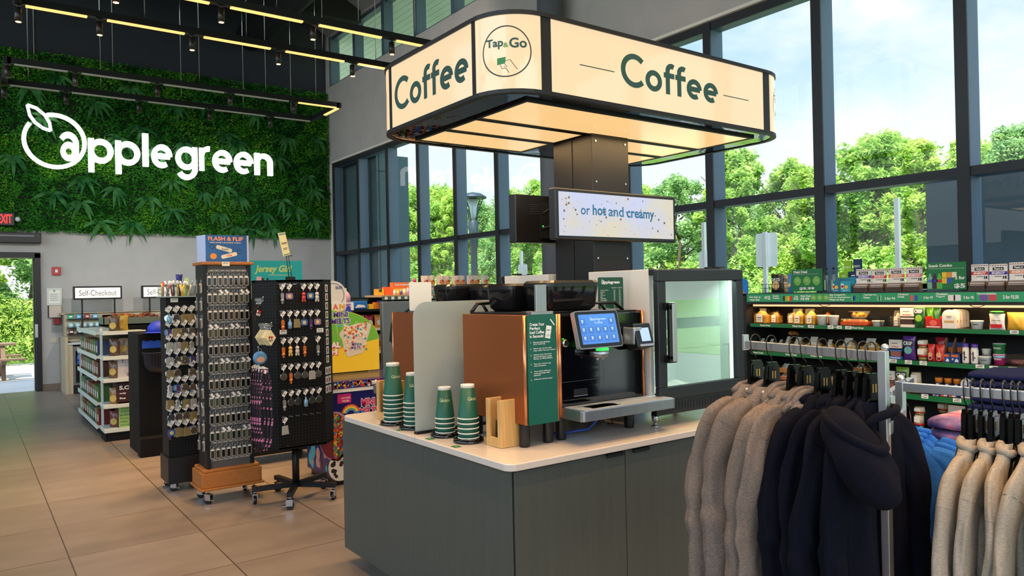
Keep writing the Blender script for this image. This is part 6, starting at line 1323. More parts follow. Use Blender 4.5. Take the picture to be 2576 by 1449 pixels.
        b.m(mt('pack_film',(214,210,204),.25)).box(-w/2,w/2,0,.02,h*.5,h).m(mt('meat_%d'%int(c[2]),(70,44,40) if c[2]>200 else (150,90,84),.5)).box(-w*.4,w*.4,.002,.02,h*.12,h*.5).m(mt('packc_%d_%d_%d'%c,c,.35)).box(-w/2,w/2,0,.021,h*.42,h*.56).box(-w/2,w/2,0,.021,0,h*.14).m(mt('pan_red',(200,40,44),.4)).text('PANINO',-w*.32,w*.3,h*.61,h*.68,-.0006,.04).m(INK).quad(-w*.3,w*.2,h*.8,h*.83,-.0006).m(WHITE).text('PANINO',-w*.4,w*.4,h*.03,h*.1,-.0006,.04); obj('pack',b,t)
    elif kind=='pouch':
        tx='CRISP' if c in((40,110,50),(95,50,135),(130,175,60)) else None
        P_pouch(b,c,w,h,min(.05,w*.8),(150,200,60) if c in((40,110,50),) else (110,180,170) if c==(95,50,135) else (200,210,90) if c==(130,175,60) else (240,170,120) if c[0]>195 and c[1]<80 else None,tx)
        if tx: b.m(INK).quad(-w*.4,w*.4,h*.58,h*.82,-.0032)
        if c[0]>195 and c[1]<80: b.m(WHITE).ring(0,h*.2,w*.25,.003,-.006,16)
        obj('pouch',b,t)
    elif kind=='gpouch': P_pouch(b,c,w,h*.86,.04); b.m(HRT).quad(-w*.36,w*.36,.015,h*.3,-.004).m(INK).text('Noogy',-w*.25,w*.25,h*.45,h*.53,-.004,.02); obj('pouch',b,t); obj('cap',MB(mt('cap_green',(60,190,70),.4)).lathe([(.012,h*.86),(.012,h*.92),(w*.42,h*.93),(w*.44,h*.97),(w*.3,h)],(0,.02,0),18),t)
    elif kind=='rtray': b.m(mt('red_card',c,.4)).box(-w/2,w/2,0,.004,0,h*.8).box(-w/2,-w/2+.004,0,.12,0,h).box(w/2-.004,w/2,0,.12,0,h).box(-w/2,w/2,.116,.12,0,h).m(mt('red_light',(236,110,90),.3)).disc(0,h*.45,w*.22,-.0008,20,rz=h*.25).m(WHITE).quad(-w*.4,w*.4,.006,.014,-.0008); obj('box',b,t); bb=MB(mt('tomato',(200,40,36),.3)); [bb.ball((-w*.3+k*w*.2,.05+.03*(k%2),h*.6),.018,10) for k in range(4)]; obj('tomatoes',bb,t)
    elif kind=='rpack':
        po=[(-w/2,0),(w/2,0)]+[(w/2*cos(R(a)),h-w/2+w/2*sin(R(a))) for a in range(0,181,15)]
        if h<w*.6: po=rbox(w,h,h*.4,4,0,h/2)
        b.m(mt('bread_film_%d'%c[2],c,.3)).prism(po,0,.018,'xz').m(mt('bread_tan',(206,160,96),.5)).quad(-w*.36,w*.36,h*.3,h*.42,-.0006).m(INK).quad(-w*.2,w*.2,h*.62,h*.65,-.0006).quad(-w*.14,w*.14,h*.55,h*.57,-.0006); obj('pack',b,t)
    elif kind=='ocart':
        b.m(mt('oc_navy',c,.45)).box(-w/2,w/2,0,.1,0,h*.36 if h>.12 else h).m(mt('oc_orange',(226,112,40),.45)).quad(-w*.45,w*.3,h*.36 if 0 else min(h*.5,h*.34)-.022,min(h*.5,h*.34)-.003,-.0008).m(WHITE).add([(x*w,-.001,z_) for x,z_ in((-.1,.004),(.35,.004),(.3,.02),(.1,.03),(.0,.02))],[(0,1,2,3,4)]).disc(-w*.3,.024,w*.1,-.001,12)
        if h>.12: b.m(mt('card_brown')).prism([(0,h*.3),(.1,h*.3),(.1,h),(.085,h)],-w/2,-w/2+.003,'yz').prism([(0,h*.3),(.1,h*.3),(.1,h),(.085,h)],w/2-.003,w/2,'yz').m(mt('oc_navy')).box(-w*.4,w*.4,.09,.1,h*.3,h*.8).m(mt('oc_orange')).quad(-w*.36,w*.36,h*.4,h*.6,.089)
        obj('carton',b,t)
    elif kind=='bottle': r=w*.44; b.m(mt('yog_white',c,.4)).lathe([(r*.92,0),(r,.008),(r,h*.7),(r*.8,h*.82)],(0,r,0),20); b.m(INK).add([(x_,-.001,z_) for x_,z_ in((-.004,h*.15),(.004,h*.15),(.004,h*.6),(-.004,h*.6))],[(0,1,2,3)]).m(mt('berry',(120,50,100),.5)).disc(r*.4,h*.3,.006,.0005,10).disc(-r*.4,h*.5,.005,.0005,10); obj('bottle',b,t); obj('cap',MB(mt('cap_purple',(96,66,160),.4)).lathe([(r*.86,h*.82),(r*.9,h*.84),(r*.88,h)],(0,r,0),18),t)
    elif kind=='wcart': b.m(mt('card_pale',c,.6)).box(-w/2,w/2,0,.15,0,h*.45).add([(-w/2,.15,h*.45),(w/2,.15,h*.45),(w*.6,.02,h),(-w*.1,.02,h)],[(0,1,2,3)]).m(mt('card_red',(150,50,50),.5)).quad(-w/2,w/2,h*.05,h*.25,-.0008); obj('carton',b,t)
    elif kind=='tagpack':
        t.location=(X+.06,y,z+.02); b.T=Matrix.Rotation(R(35),4,'Y'); b.m(CLEAR).box(-w/2,w/2,0,.02,0,h).m(mt('tag_beige',(216,190,140),.6)).quad(-w*.36,w*.36,h*.1,h*.9,-.001).m(INK).quad(-w*.3,w*.3,h*.6,h*.82,-.0016).quad(-w*.24,w*.24,h*.42,h*.46,-.0016).quad(-w*.24,w*.2,h*.28,h*.31,-.0016); obj('pack',b,t)
# wire basket holding the crisp bags
t=thing('wire_basket','black wire basket of crisp bags at the left of the cabinet top','basket',(6.1,4.22,1.573),-PI/2); b=MB(BLK)
for z in(.004,.045,.085): b.tube([(-.14,0,z),(.12,0,z),(.12,.15,z),(-.14,.15,z)],.002,5,True)
for k in range(9): b.tube([(-.14+k*.0325,0,.004),(-.14+k*.0325,0,.085)],.0015,5).tube([(-.14+k*.0325,.15,.004),(-.14+k*.0325,.15,.085)],.0015,5)
obj('frame',b,t)
# blue promo board
t=thing('promo_board','blue rounded pastry promo board at the left end of the chilled cabinet','sign',(6.2,4.74,0),-PI/2); b=MB(mt('promo_blue',(24,130,220),.4)); b.prism(rbox(.34,.6,.05,5,0,1.42),0,.012,'xz').m(mt('promo_yel',(250,206,60),.4)).prism(rbox(.2,.16,.03,3,-.05,1.545),-.0012,0,'xz').m(mt('promo_navy',(70,40,120),.4)).text('TASTE',-.13,.03,1.55,1.585,-.002,.04).m(mt('promo_or',(230,120,40),.4)).text('brings us',-.1,.02,1.51,1.528,-.002,.01)
b.m(mt('pastry_brown',(70,36,30),.5)).add([(x,-.002,z) for x,z in((.02,1.5),(.05,1.54),(.13,1.52),(.14,1.46),(.09,1.44),(.03,1.46))],[(0,1,2,3,4,5)]).m(mt('pastry_tan',(214,150,90),.5)).add([(x,-.003,z) for x,z in((.04,1.55),(.12,1.6),(.14,1.58),(.06,1.53))],[(0,1,2,3)]).disc(.13,1.45,.035,-.003,16,rz=.025).m(HRT).add([(x,-.0035,z) for x,z in((.05,1.55),(.12,1.59),(.125,1.582),(.056,1.543))],[(0,1,2,3)]).quad(-.17,.17,1.13,1.36,-.0015); obj('board',b,t); obj('stand',MB(BLKP).box(-.1,.1,.012,.1,0,1.2),t)
# ------------------------------------------------------------------ shelving by the far windows
GREYG=mt('gondola_grey',(104,116,120),.6); SHW=mt('shelf_pale',(206,212,206),.5); RAILG=mt('rail_dark_green',(72,96,84),.5)
t=thing('grey_partition','plain grey partition panel behind the far coffee machine','partition',(3.68,7.45,0)); obj('panel',MB(GREYG).box(0,1.7,0,.05,0,1.555),t,bevel=.004); obj('edge_strip',MB(STEEL).box(-.012,0,-.004,.054,0,1.56),t)
t=thing('shelf_unit','dark sweets shelving with a wooden top shelf behind the grey partition','shelf',(3.55,8.3,0)); b=MB(BLK); b.box(0,2.3,.42,.46,0,1.6).box(0,.03,0,.46,0,1.5).box(2.27,2.3,0,.46,0,1.6); obj('frame',b,t)
for z in(.3,.62,.95,1.46):
    o=obj('shelf',MB(BLK if z>1 else SHW).box(.03,2.27 if z<1.3 else .9,0,.42,z-.03,z),t)
obj('shelf',MB(SHW).box(.03,2.27,0,.42,1.2,1.23),t)
o=obj('top_shelf',MB(mt('shelf_wood',(190,156,116),.5)).box(.5,2.3,-.08,.4,1.60,1.625),t); b=MB(RAILG); b.box(.5,2.3,-.09,-.08,1.565,1.61); b.m(PAPER)
for k in range(9): b.quad(.53+k*.09,.57+k*.09,1.572,1.605,-.0912)
obj('price_rail',b,o)
def at(x,y,z): return (3.55+x,8.3+y,z)
q=random.Random(21)
for k in range(7):
    c_=((210,40,110),(200,60,130),(226,120,180),(180,30,60),(230,150,60),(60,150,200),(200,60,60))[k]
    o=thing('sweet_bag','%s sweets bag on the second shelf, %s from the left'%(('magenta','pink','pale pink','dark red','orange','sky blue','red')[k],ORD[k]),'sweets',at(.04+.12*k,.05,1.23),0,'sweets bags on the dark shelving'); b=MB(); P_pouch(b,c_,.11,.16,.05,(240,240,240)); obj('bag',b,o)
for k in range(9):
    c_=((200,226,230),(220,120,150),(214,200,180),(190,170,150),(150,60,50),(120,90,60),(200,190,180),(90,140,200),(170,150,140))[k]
    o=thing('snack_bag','%s snack bag on the third shelf, %s from the left'%(('pale blue','rose','cream','tan','brick red','brown','beige','blue','grey')[k],ORD[k]),'snack',at(.05+.15*k,.05,.95),0,'snack bags on the dark shelving'); b=MB(); P_pouch(b,c_,.14,.2,.07,(150,60,50) if k in(2,3) else None); obj('bag',b,o)
for k in range(8):
    o=thing('tall_bottle','blue detergent-like bottle on the low shelf, %s from the left'%ORD[k],'bottle',at(.06+.1*k,.12,.62),0,'bottles on the low shelf'); b=MB(mt('blue_bottle',(40,80,170),.35)); b.lathe([(.035,0),(.04,.02),(.04,.14),(.018,.18),(.018,.2)],n=12); obj('bottle',b,o)
o=thing('sweet_tub','clear-topped blue tub of sweets on the upper dark shelf','tub',at(.27,.12,1.46)); obj('tub',MB(mt('tub_blue',(30,110,200),.35)).box(-.11,.11,-.06,.06,0,.10),o,bevel=.015); obj('lid',MB(CLEAR).box(-.115,.115,-.065,.065,.10,.125),o); obj('label',MB(WHITE).add([(x,-.061,z) for x,z in((-.06,.02),(.08,.025),(.06,.05),(-.02,.06))],[(0,1,2,3)]),o)
for k,(x,c_,n_) in enumerate(((.06,(210,60,150),'pink'),(.13,(226,160,190),'pale pink'))):
    o=thing('sweet_tub','small %s tub beside the blue tub on the upper dark shelf'%n_,'tub',at(x,.1,1.46)); obj('tub',MB(mt('tubp%d'%k,c_,.4)).cyl((0,0,0),.035,.09,16),o)
o=thing('notice_stand','white printed notice standing on the upper dark shelf','notice',at(.14,.3,1.46)); b=MB(PAPER); b.box(-.07,.07,-.003,0,0,.26).m(INK)
for k in range(8): b.quad(-.05,.04,.18-k*.02,.184-k*.02,-.0035)
obj('sheet',b,o)
for k in range(5):
    o=thing('sweet_box','yellow and orange sweet box on the upper dark shelf, %s from the left'%ORD[k],'box',at(.44+.075*k,.12,1.46),0,'sweet boxes on the upper dark shelf'); obj('box',MB(mt('sb%d'%(k%3),((240,200,40),(236,130,40),(60,60,150))[k%3],.4)).box(-.032,.032,-.03,.03,0,.06+.02*(k%3)),o)
TOPX=[('box',.56,.10,.075,(250,176,30),'yellow box with a green tab at the left end of the wooden shelf'),('box',.655,.07,.10,(236,96,40),'small red orange box on the wooden shelf'),('box',.86,.26,.155,(240,120,50),'big orange warmers box on the wooden shelf'),('bot',.70,.03,.06,(220,224,230),'little white bottle left of the orange warmers box'),('bot',.745,.03,.055,(230,200,120),'little yellow bottle before the orange warmers box'),('bot',.79,.03,.06,(80,90,160),'little navy bottle before the orange warmers box'),('bot',.835,.034,.075,(230,230,234),'white bottle before the orange warmers box'),('bot',.885,.034,.085,(206,180,220),'lilac bottle before the orange warmers box'),('bot',.93,.034,.08,(160,210,130),'lime bottle before the orange warmers box'),('bot',.98,.034,.075,(236,170,190),'rose bottle at the right of the orange warmers box'),('box',1.05,.09,.09,(236,200,90),'yellow card box under the pink figure on the wooden shelf')]
for kd,x,w,h,c_,lab in TOPX:
    o=thing('remedy_box' if kd=='box' else 'remedy_bottle',lab,'box' if kd=='box' else 'bottle',at(x,.12 if kd=='box' else -.02,1.626)); b=MB(mt('rem_%d_%d_%d'%c_,c_,.4))
    if kd=='box':
        b.box(-w/2,w/2,-.04,.04,0,h)
        if w>.2: b.m(WHITE).text('TOE WARMERS',-w*.4,w*.45,h*.72,h*.88,-.0408,.03).m(mt('rem_yel',(250,190,50),.4)).quad(-w*.46,w*.46,.02,h*.5,-.0406)
        if w==.10: b.m(DKG).quad(-.02,.02,h*.5,h*.95,-.0406)
        obj('box',b,o)
    else: b.cyl((0,0,0),w/2,h*.8,12); obj('bottle',b,o); obj('cap',MB(WHITE).cyl((0,0,h*.8),w*.4,h*.2,12),o)
o=thing('pink_figure','bright pink little plastic figure standing on the wooden shelf','toy',at(1.06,.12,1.717)); b=MB(mt('hot_pink',(250,40,160),.3)); b.ball((0,0,.035),.025,12,1,.7,1.3).ball((0,0,.085),.024,12).ball((-.02,0,.05),.01,8).ball((.022,0,.06),.01,8); obj('figure',b,o)
for k in range(9):
    o=thing('cereal_pouch','white and teal stand-up snack pouch on the wooden shelf, %s from the left'%ORD[k],'snack pouch',at(1.17+.115*k,.02+.04*(k%2),1.626),q.uniform(-.15,.15),'snack pouches on the wooden shelf'); b=MB(); P_pouch(b,(214,196,180),.118,.235,.07); b.m(mt('pouch_teal',(90,170,160),.5)).quad(-.05,.05,.005,.045,-.0045).m(mt('pouch_fruit',(226,140,60),.5)).disc(0,.15,.036,-.0075,16,rz=.03).m(mt('pouch_red',(190,60,70),.5)).disc(.012,.165,.016,-.0082,12).m(mt('pouch_violet',(120,80,140),.5)).text('Puffery',-.04,.04,.075,.105,-.008,.03); obj('pouch',b,o)
for k in range(14):
    c_=((50,70,170),(220,70,50),(40,150,190),(170,60,50),(120,170,60),(200,60,40))[k%6]
    o=thing('small_bottle','small %s bottle under the wooden shelf, %s'%(('blue','red','cyan','rust','lime','scarlet')[k%6],('%s from the left'%ORD[k]) if k<12 else ('last but one','last')[k-12]),'bottle',at(.56+.1*k,.15,1.46 if k<3 else 1.23),0,'small bottles under the wooden shelf'); h_=.1 if k<3 else .31; obj('bottle',MB(mt('smallb%d'%(k%6),c_,.4)).lathe([(.028,0),(.03,.01),(.03,h_*.7),(.013,h_*.85),(.013,h_)],n=12),o)

# ------------------------------------------------------------------ snack gondola at the left
gx,gy=1.27,9.75; WSH=mt('gondola_white',(222,226,214),.4); BK=mt('gondola_black',(8,8,9),.6,spec=.25)
t=thing('snack_gondola','white-shelved snack gondola ending near the doorway aisle','shelf',(gx,gy,0))
b=MB(BK); b.box(.3,.75,.36,2.5,0,1.3).box(.28,.77,.34,.36,0,1.32).box(.0,.75,.0,.34,.0,.1).box(.02,.3,.36,2.4,0,.08); obj('spine',b,t)
for k,z in enumerate((.14,.42,.72,.98,1.27)):
    b=MB(WSH); b.box(.0,.44,.0,.33,z-.03,z).box(-.012,.44,-.012,.0,z-.04,z+.005).box(-.012,0,0,.33,z-.04,z+.005); obj('end_shelf',b,t,bevel=.002)
    b=MB(WSH); b.box(-.02,.3,.5,2.35,z-.05,z-.02).box(-.03,-.02,.5,2.35,z-.06,z-.005); obj('side_shelf',b,t,bevel=.002)
obj('upright',MB(WSH).box(.0,.025,.31,.335,.1,1.3),t); obj('upright',MB(WSH).box(.0,.025,2.33,2.36,.08,.9),t)
BX=[(.30,.14,.22,.30,(150,186,110),'big pale green printed box on the bottom end shelf'),(.30,.42,.26,.24,(58,22,22),'dark brown box with white letters on the second end shelf'),(.31,.72,.24,.23,(196,190,194),'white printed carton with a barcode on the third end shelf')]
for cx,z,w,h,c_,lab in BX:
    o=thing('snack_box',lab,'box',(gx+cx-.05,gy+.02,z)); b=MB(mt('sbx_%d_%d_%d'%c_,c_,.5)); b.box(-w/2,w/2,0,.28,0,h)
    if c_[1]>180 and c_[0]<180:
        b.m(mt('print_green',(90,150,60),.5))
        for k in range(7): b.text(('Guacamole','Tortilla','chips with','a hint of','lime and','sea salt','crunch')[k],-w*.42,w*.38,h*.84-k*.038,h*.84-k*.038+.022,-.001,.03)
        b.m(mt('box_maroon',(90,30,40),.5)).box(-w/2-.001,-w/2,0,.28,0,h)
    elif c_[0]<80: b.m(WHITE).text('S.OS',-w*.38,w*.2,h*.68,h*.88,-.001,.04).text('only',-w*.38,-w*.1,h*.45,h*.55,-.001,.03).text('9oz',-w*.38,-w*.12,h*.22,h*.32,-.001,.03)
    else:
        b.m(INK)
        for k in range(5): b.text('crunchy corn',-w*.2,w*.34,h*.72-k*.028,h*.72-k*.028+.014,-.001,.0)
        for k in range(9): b.quad(-w*.1+k*.012,-w*.1+k*.012+.005+.003*(k%2),h*.08,h*.24,-.001)
        b.m(mt('sbx_ink2',(70,70,74),.5)).quad(-w*.3,-w*.26,h*.78,h*.95,-.001).quad(.02,.05,h*.78,h*.95,-.001)
    obj('carton',b,o)
for k,(x,z,c_,n_) in enumerate(((.1,1.0,(90,60,44),'brown'),(.22,1.0,(150,130,110),'grey brown'),(.1,1.28,(90,70,44),'gold brown'),(.2,1.28,(180,150,50),'yellow'),(.09,.74,(110,80,50),'dark amber'),(.2,.74,(60,150,60),'green'),(.09,.43,(150,110,60),'golden'),(.1,.15,(120,60,50),'russet'))):
    o=thing('snack_bag','%s snack bag on the %s white end shelf'%(n_,{1.0:'fourth',1.28:'top',.74:'third',.43:'second',.15:'bottom'}[z]),'snack',(gx+x,gy+.04+.07*(k%2),z-.02 if z not in(.74,) else .72),-.6); b=MB(); P_pouch(b,c_,.13,.2 if z<1.2 else .19,.07,(200,170,90)); obj('bag',b,o)
for lv,z in enumerate((.12,.40,.70,.96)):
    for k in range(9):
        c_=((110,30,30),(130,84,46),(70,104,50),(150,124,64),(90,46,30),(76,112,46),(46,58,90))[(k*3+lv*2)%7]
        o=thing('snack_carton','%s snack carton, %s side shelf of the white gondola, %s from its end'%(('red','tan','green','straw','brown','leaf green','slate')[(k*3+lv*2)%7],ORD[lv],ORD[k]),'snack',(gx+.06,gy+.62+.19*k,z-.02),0,'snack cartons on the side shelves'); obj('carton',MB(mt('sc_%d_%d_%d'%c_,c_,.45)).box(-.06,.07,-.08,.08,0,.2),o,bevel=.004); obj('label',MB(LBL).box(-.0612,-.06,-.04,.04,.06,.14),o)
tr=thing('sweets_tray','grey tray of wrapped sweets on top of the snack gondola','tray',(gx+.5,gy+.6,1.32)); b=MB(mt('tray_grey_green',(112,124,108),.5)); b.box(-.45,.5,-.2,.2,0,.02).box(-.45,.5,-.2,-.19,0,.1).box(-.45,.5,.19,.2,0,.1).box(-.45,-.44,-.2,.2,0,.1).box(.49,.5,-.2,.2,0,.1); obj('tray',b,tr)
q=random.Random(15)
for k in range(36):
    c_=((170,90,50),(140,80,60),(226,120,50),(220,160,150),(110,60,40),(190,130,80))[k%6]
    o=thing('wrapped_sweet','shiny wrapped sweet heaped in the grey tray on the gondola','sweet',(gx+.5+q.uniform(-.36,.44),gy+.6+q.uniform(-.13,.13),1.385+.07*q.random()),q.uniform(0,6),'wrapped sweets in the grey tray'); b=MB(mt('ws%d'%(k%6),c_,.25,.2)); b.ball((0,0,0),.035,8,1.2,1,.8).prism([(-.06,-.02),(-.035,0),(-.06,.02)],-.01,.01,'xz').prism([(.06,-.02),(.035,0),(.06,.02)],-.01,.01,'xz'); obj('sweet',b,o)
# black dump bin, basket, blue ball
t=thing('merchandise_bin','tall black merchandise stand with a shallow wire basket on its front','display stand',(1.62,8.75,0)); b=MB(BK); b.box(-.18,.22,-.1,.5,0,1.28).box(-.2,.1,-.24,-.1,.0,.2); obj('body',b,t,bevel=.01); b=MB(mt('basket_navy',(24,26,40),.4)); b.lathe([(.10,.86),(.15,.93),(.17,1.07),(.18,1.08),(.165,1.08),(.14,.94),(.09,.88)],(.02,-.16,0),20,'z',True,1,.6)
for k in range(10): b.box(-.12+k*.028,-.112+k*.028,-.27,-.262,.93,1.06)
obj('basket',b,t); b=MB(mt('strip_blue',(40,86,190),.4)); b.box(-.14,.10,-.106,-.1,1.12,1.23).m(mt('strip_grey',(150,146,150),.5)).box(.10,.2,-.106,-.1,1.13,1.23); obj('shelf_strip',b,t)
t=thing('baseball_cap','bright blue round cap lying on top of the black merchandise stand','cap',(1.66,8.72,1.28)); b=MB(mt('cap_blue',(20,50,180),.6,n=.1,ns=20)); b.lathe([(.11,0),(.115,.03),(.105,.07),(.075,.105),(.03,.122),(.002,.124)],n=24).grid(lambda u,v:(.115*cos(PI*(u-1)*.8-.35)*(1+.5*v),.115*sin(PI*(u-1)*.8-.35)*(1+.5*v),.012-.012*v),14,4); obj('crown',b,t); obj('emblem',MB(HRT).cbox((.06,-.098,.05),(.012,.004,.02)),t)
b=MB(mt('bag_clear_black',(20,20,24),.15)); b.grid(lambda u,v:(-.15+.34*u,-.1-.01,1.2+.07*v+.006*sin(30*u)),16,4); tag(obj('plastic_wrap',b,None,loc=(1.62,8.74,0)),'crumpled clear wrap on the front edge of the black stand','wrap')
t=thing('poster_tube','slim red and yellow tube standing at the left end of the pen tray','tube',(1.355,6.93,1.662)); obj('tube',MB(mt('tube_red',(190,50,50),.5)).cyl((0,0,0),.012,.12,12),t); obj('stripe',MB(mt('tube_yellow',(240,210,90),.5)).cyl((-.008,-.011,.01),.006,.10,10),t)
# ------------------------------------------------------------------ clothes racks and garments
CHRM=mt('rack_chrome',(205,205,208),.36,1)
t=thing('clothes_rack','chrome square-tube clothes rack with stepped arms in the right foreground','clothes rack',(0,0,0))
def tubebar(b,p,q_,w=.025,h=None):
    p,q_=Vector(p),Vector(q_); d=q_-p; L_=d.length; h=h or w
    b.T=Matrix.Translation(p)@d.to_track_quat('X','Z').to_matrix().to_4x4(); b.box(0,L_,-w/2,w/2,-h/2,h/2); b.T=None
A0,A1=Vector((2.098,1.096,1.44)),Vector((2.235,1.66,1.44)); B0,B1=Vector((2.37,1.185,1.322)),Vector((2.425,.70,1.322)); D0,D1=Vector((2.5,1.29,1.27)),Vector((2.92,1.42,1.27))
b=MB(CHRM); tubebar(b,A0,A1,.02,.028); tubebar(b,A0+Vector((0,0,.017)),(A0.x,A0.y,.03),.024); b.ball((A0.x+.008,A0.y-.002,1.466),.011,12); b.box(A1.x-.014,A1.x+.014,A1.y-.004,A1.y+.006,1.42,1.476)
obj('upper_arm',b,t,bevel=.002)
b=MB(CHRM); tubebar(b,B0,B1,.02,.028); tubebar(b,B0+Vector((0,0,.017)),(B0.x,B0.y,.03),.024); b.ball((B0.x+.004,B0.y,1.348),.011,12); obj('lower_arm',b,t,bevel=.002)
b=MB(CHRM); tubebar(b,(A0.x,A0.y,1.235),(B0.x,B0.y,1.235),.03,.036); obj('crossbar',b,t,bevel=.002); b=MB(CHRM); tubebar(b,(A0.x,A0.y,.08),(B0.x,B0.y,.08),.03); obj('crossbar',b,t,bevel=.002)
b=MB(CHRM); tubebar(b,(2.235,1.14,1.235),(2.235,1.14,.05),.02); b.m(BLK)
for z in(.5,.62,.74,.86,.98): b.cyl((2.235,1.131,z),.004,-.002,8,'y')
obj('slotted_post',b,t)
b=MB(CHRM); tubebar(b,D0,D1,.022,.03); tubebar(b,D0,(D0.x,D0.y,.06),.03); tubebar(b,(B0.x,B0.y,1.2),(D0.x,D0.y,1.2),.025); obj('rear_arm',b,t,bevel=.002)
b=MB(CHRM); tubebar(b,(1.75,1.14,.04),(2.95,1.2,.04),.03); tubebar(b,(2.2,.6,.04),(2.38,1.75,.04),.03)
obj('base',b,t)
for x,y in((1.76,1.14),(2.94,1.2),(2.2,.62),(2.38,1.74)): obj('foot',MB(BLKP).cyl((x,y,0),.02,.026,12),t)
HGR=mt('hanger_black',(8,8,9),.16,spec=.35); WIRE=mt('hook_wire',(70,66,62),.25,.9)
def hanger_mesh():
    b=MB(HGR)
    pl=[(-.034,-.150),(-.026,-.082),(-.019,-.070),(.019,-.070),(.026,-.082),(.034,-.150)]; b.prism([(x,z) for x,z in pl],-.006,.006,'xz').prism([(-.022,-.142),(-.019,-.085),(.019,-.085),(.022,-.142)],-.009,.009,'xz')
    for s in(-1,1): b.tube([(s*.02,0,-.142),(s*.055,0,-.182),(s*.09,0,-.222),(s*.125,0,-.268),(s*.150,0,-.315)],lambda i:(.012,.0125,.011,.009,.007)[i],8,flat=.55)
    b.tube([(-.085,0,-.225),(0,.0,-.232),(.085,0,-.225)],.004,6)
    h=MB(WIRE); h.tube([(0,0,-.075),(0,0,-.055),(-.016,0,-.042),(-.021,0,-.02)]+[(.0-.0205*cos(a),0,.0+.0205*sin(a)) for a in[PI*i/9 for i in range(0,10)]]+[(.0185,0,-.014)],.0021,7)
    c=MB(mt('clip_gold',(190,150,90),.25,.9)); c.box(-.008,-.003,-.0105,.0105,-.125,-.1).box(.003,.008,-.0105,.0105,-.125,-.1)
    return b,h,c
H0=None
def hanger(p,rz,lab,grp):
    global H0
    if H0 is None:
        H0=thing('clothes_hanger',lab,'hanger'); b,h,c=hanger_mesh(); obj('hanger_body',b,H0); obj('hook',h,H0); obj('clip',c,H0); o=H0; o.location=p; o.rotation_euler=(0,0,rz)
    else: o=dup(H0,p,rz,lab)
    o['group']=grp; return o
def fabric(name,c,c2,r=.95): 
    return mt(name,c,r,c2=c2,ns=9,st=(14,14,60),b=.35,bs=220,spec=.15)
GREY_F=fabric('heather_grey_fleece',(104,91,83),(142,127,116)); NAVY_F=fabric('navy_fleece',(7,8,18),(13,15,30)); CREAM_F=fabric('oatmeal_fleece',(146,134,120),(178,167,152)); OLIVE_F=fabric('olive_fleece',(44,52,14),(62,72,26)); BLUE_F=fabric('royal_blue_cotton',(40,100,190),(56,124,214)); HEM=mt('rib_white',(206,204,206),.8)
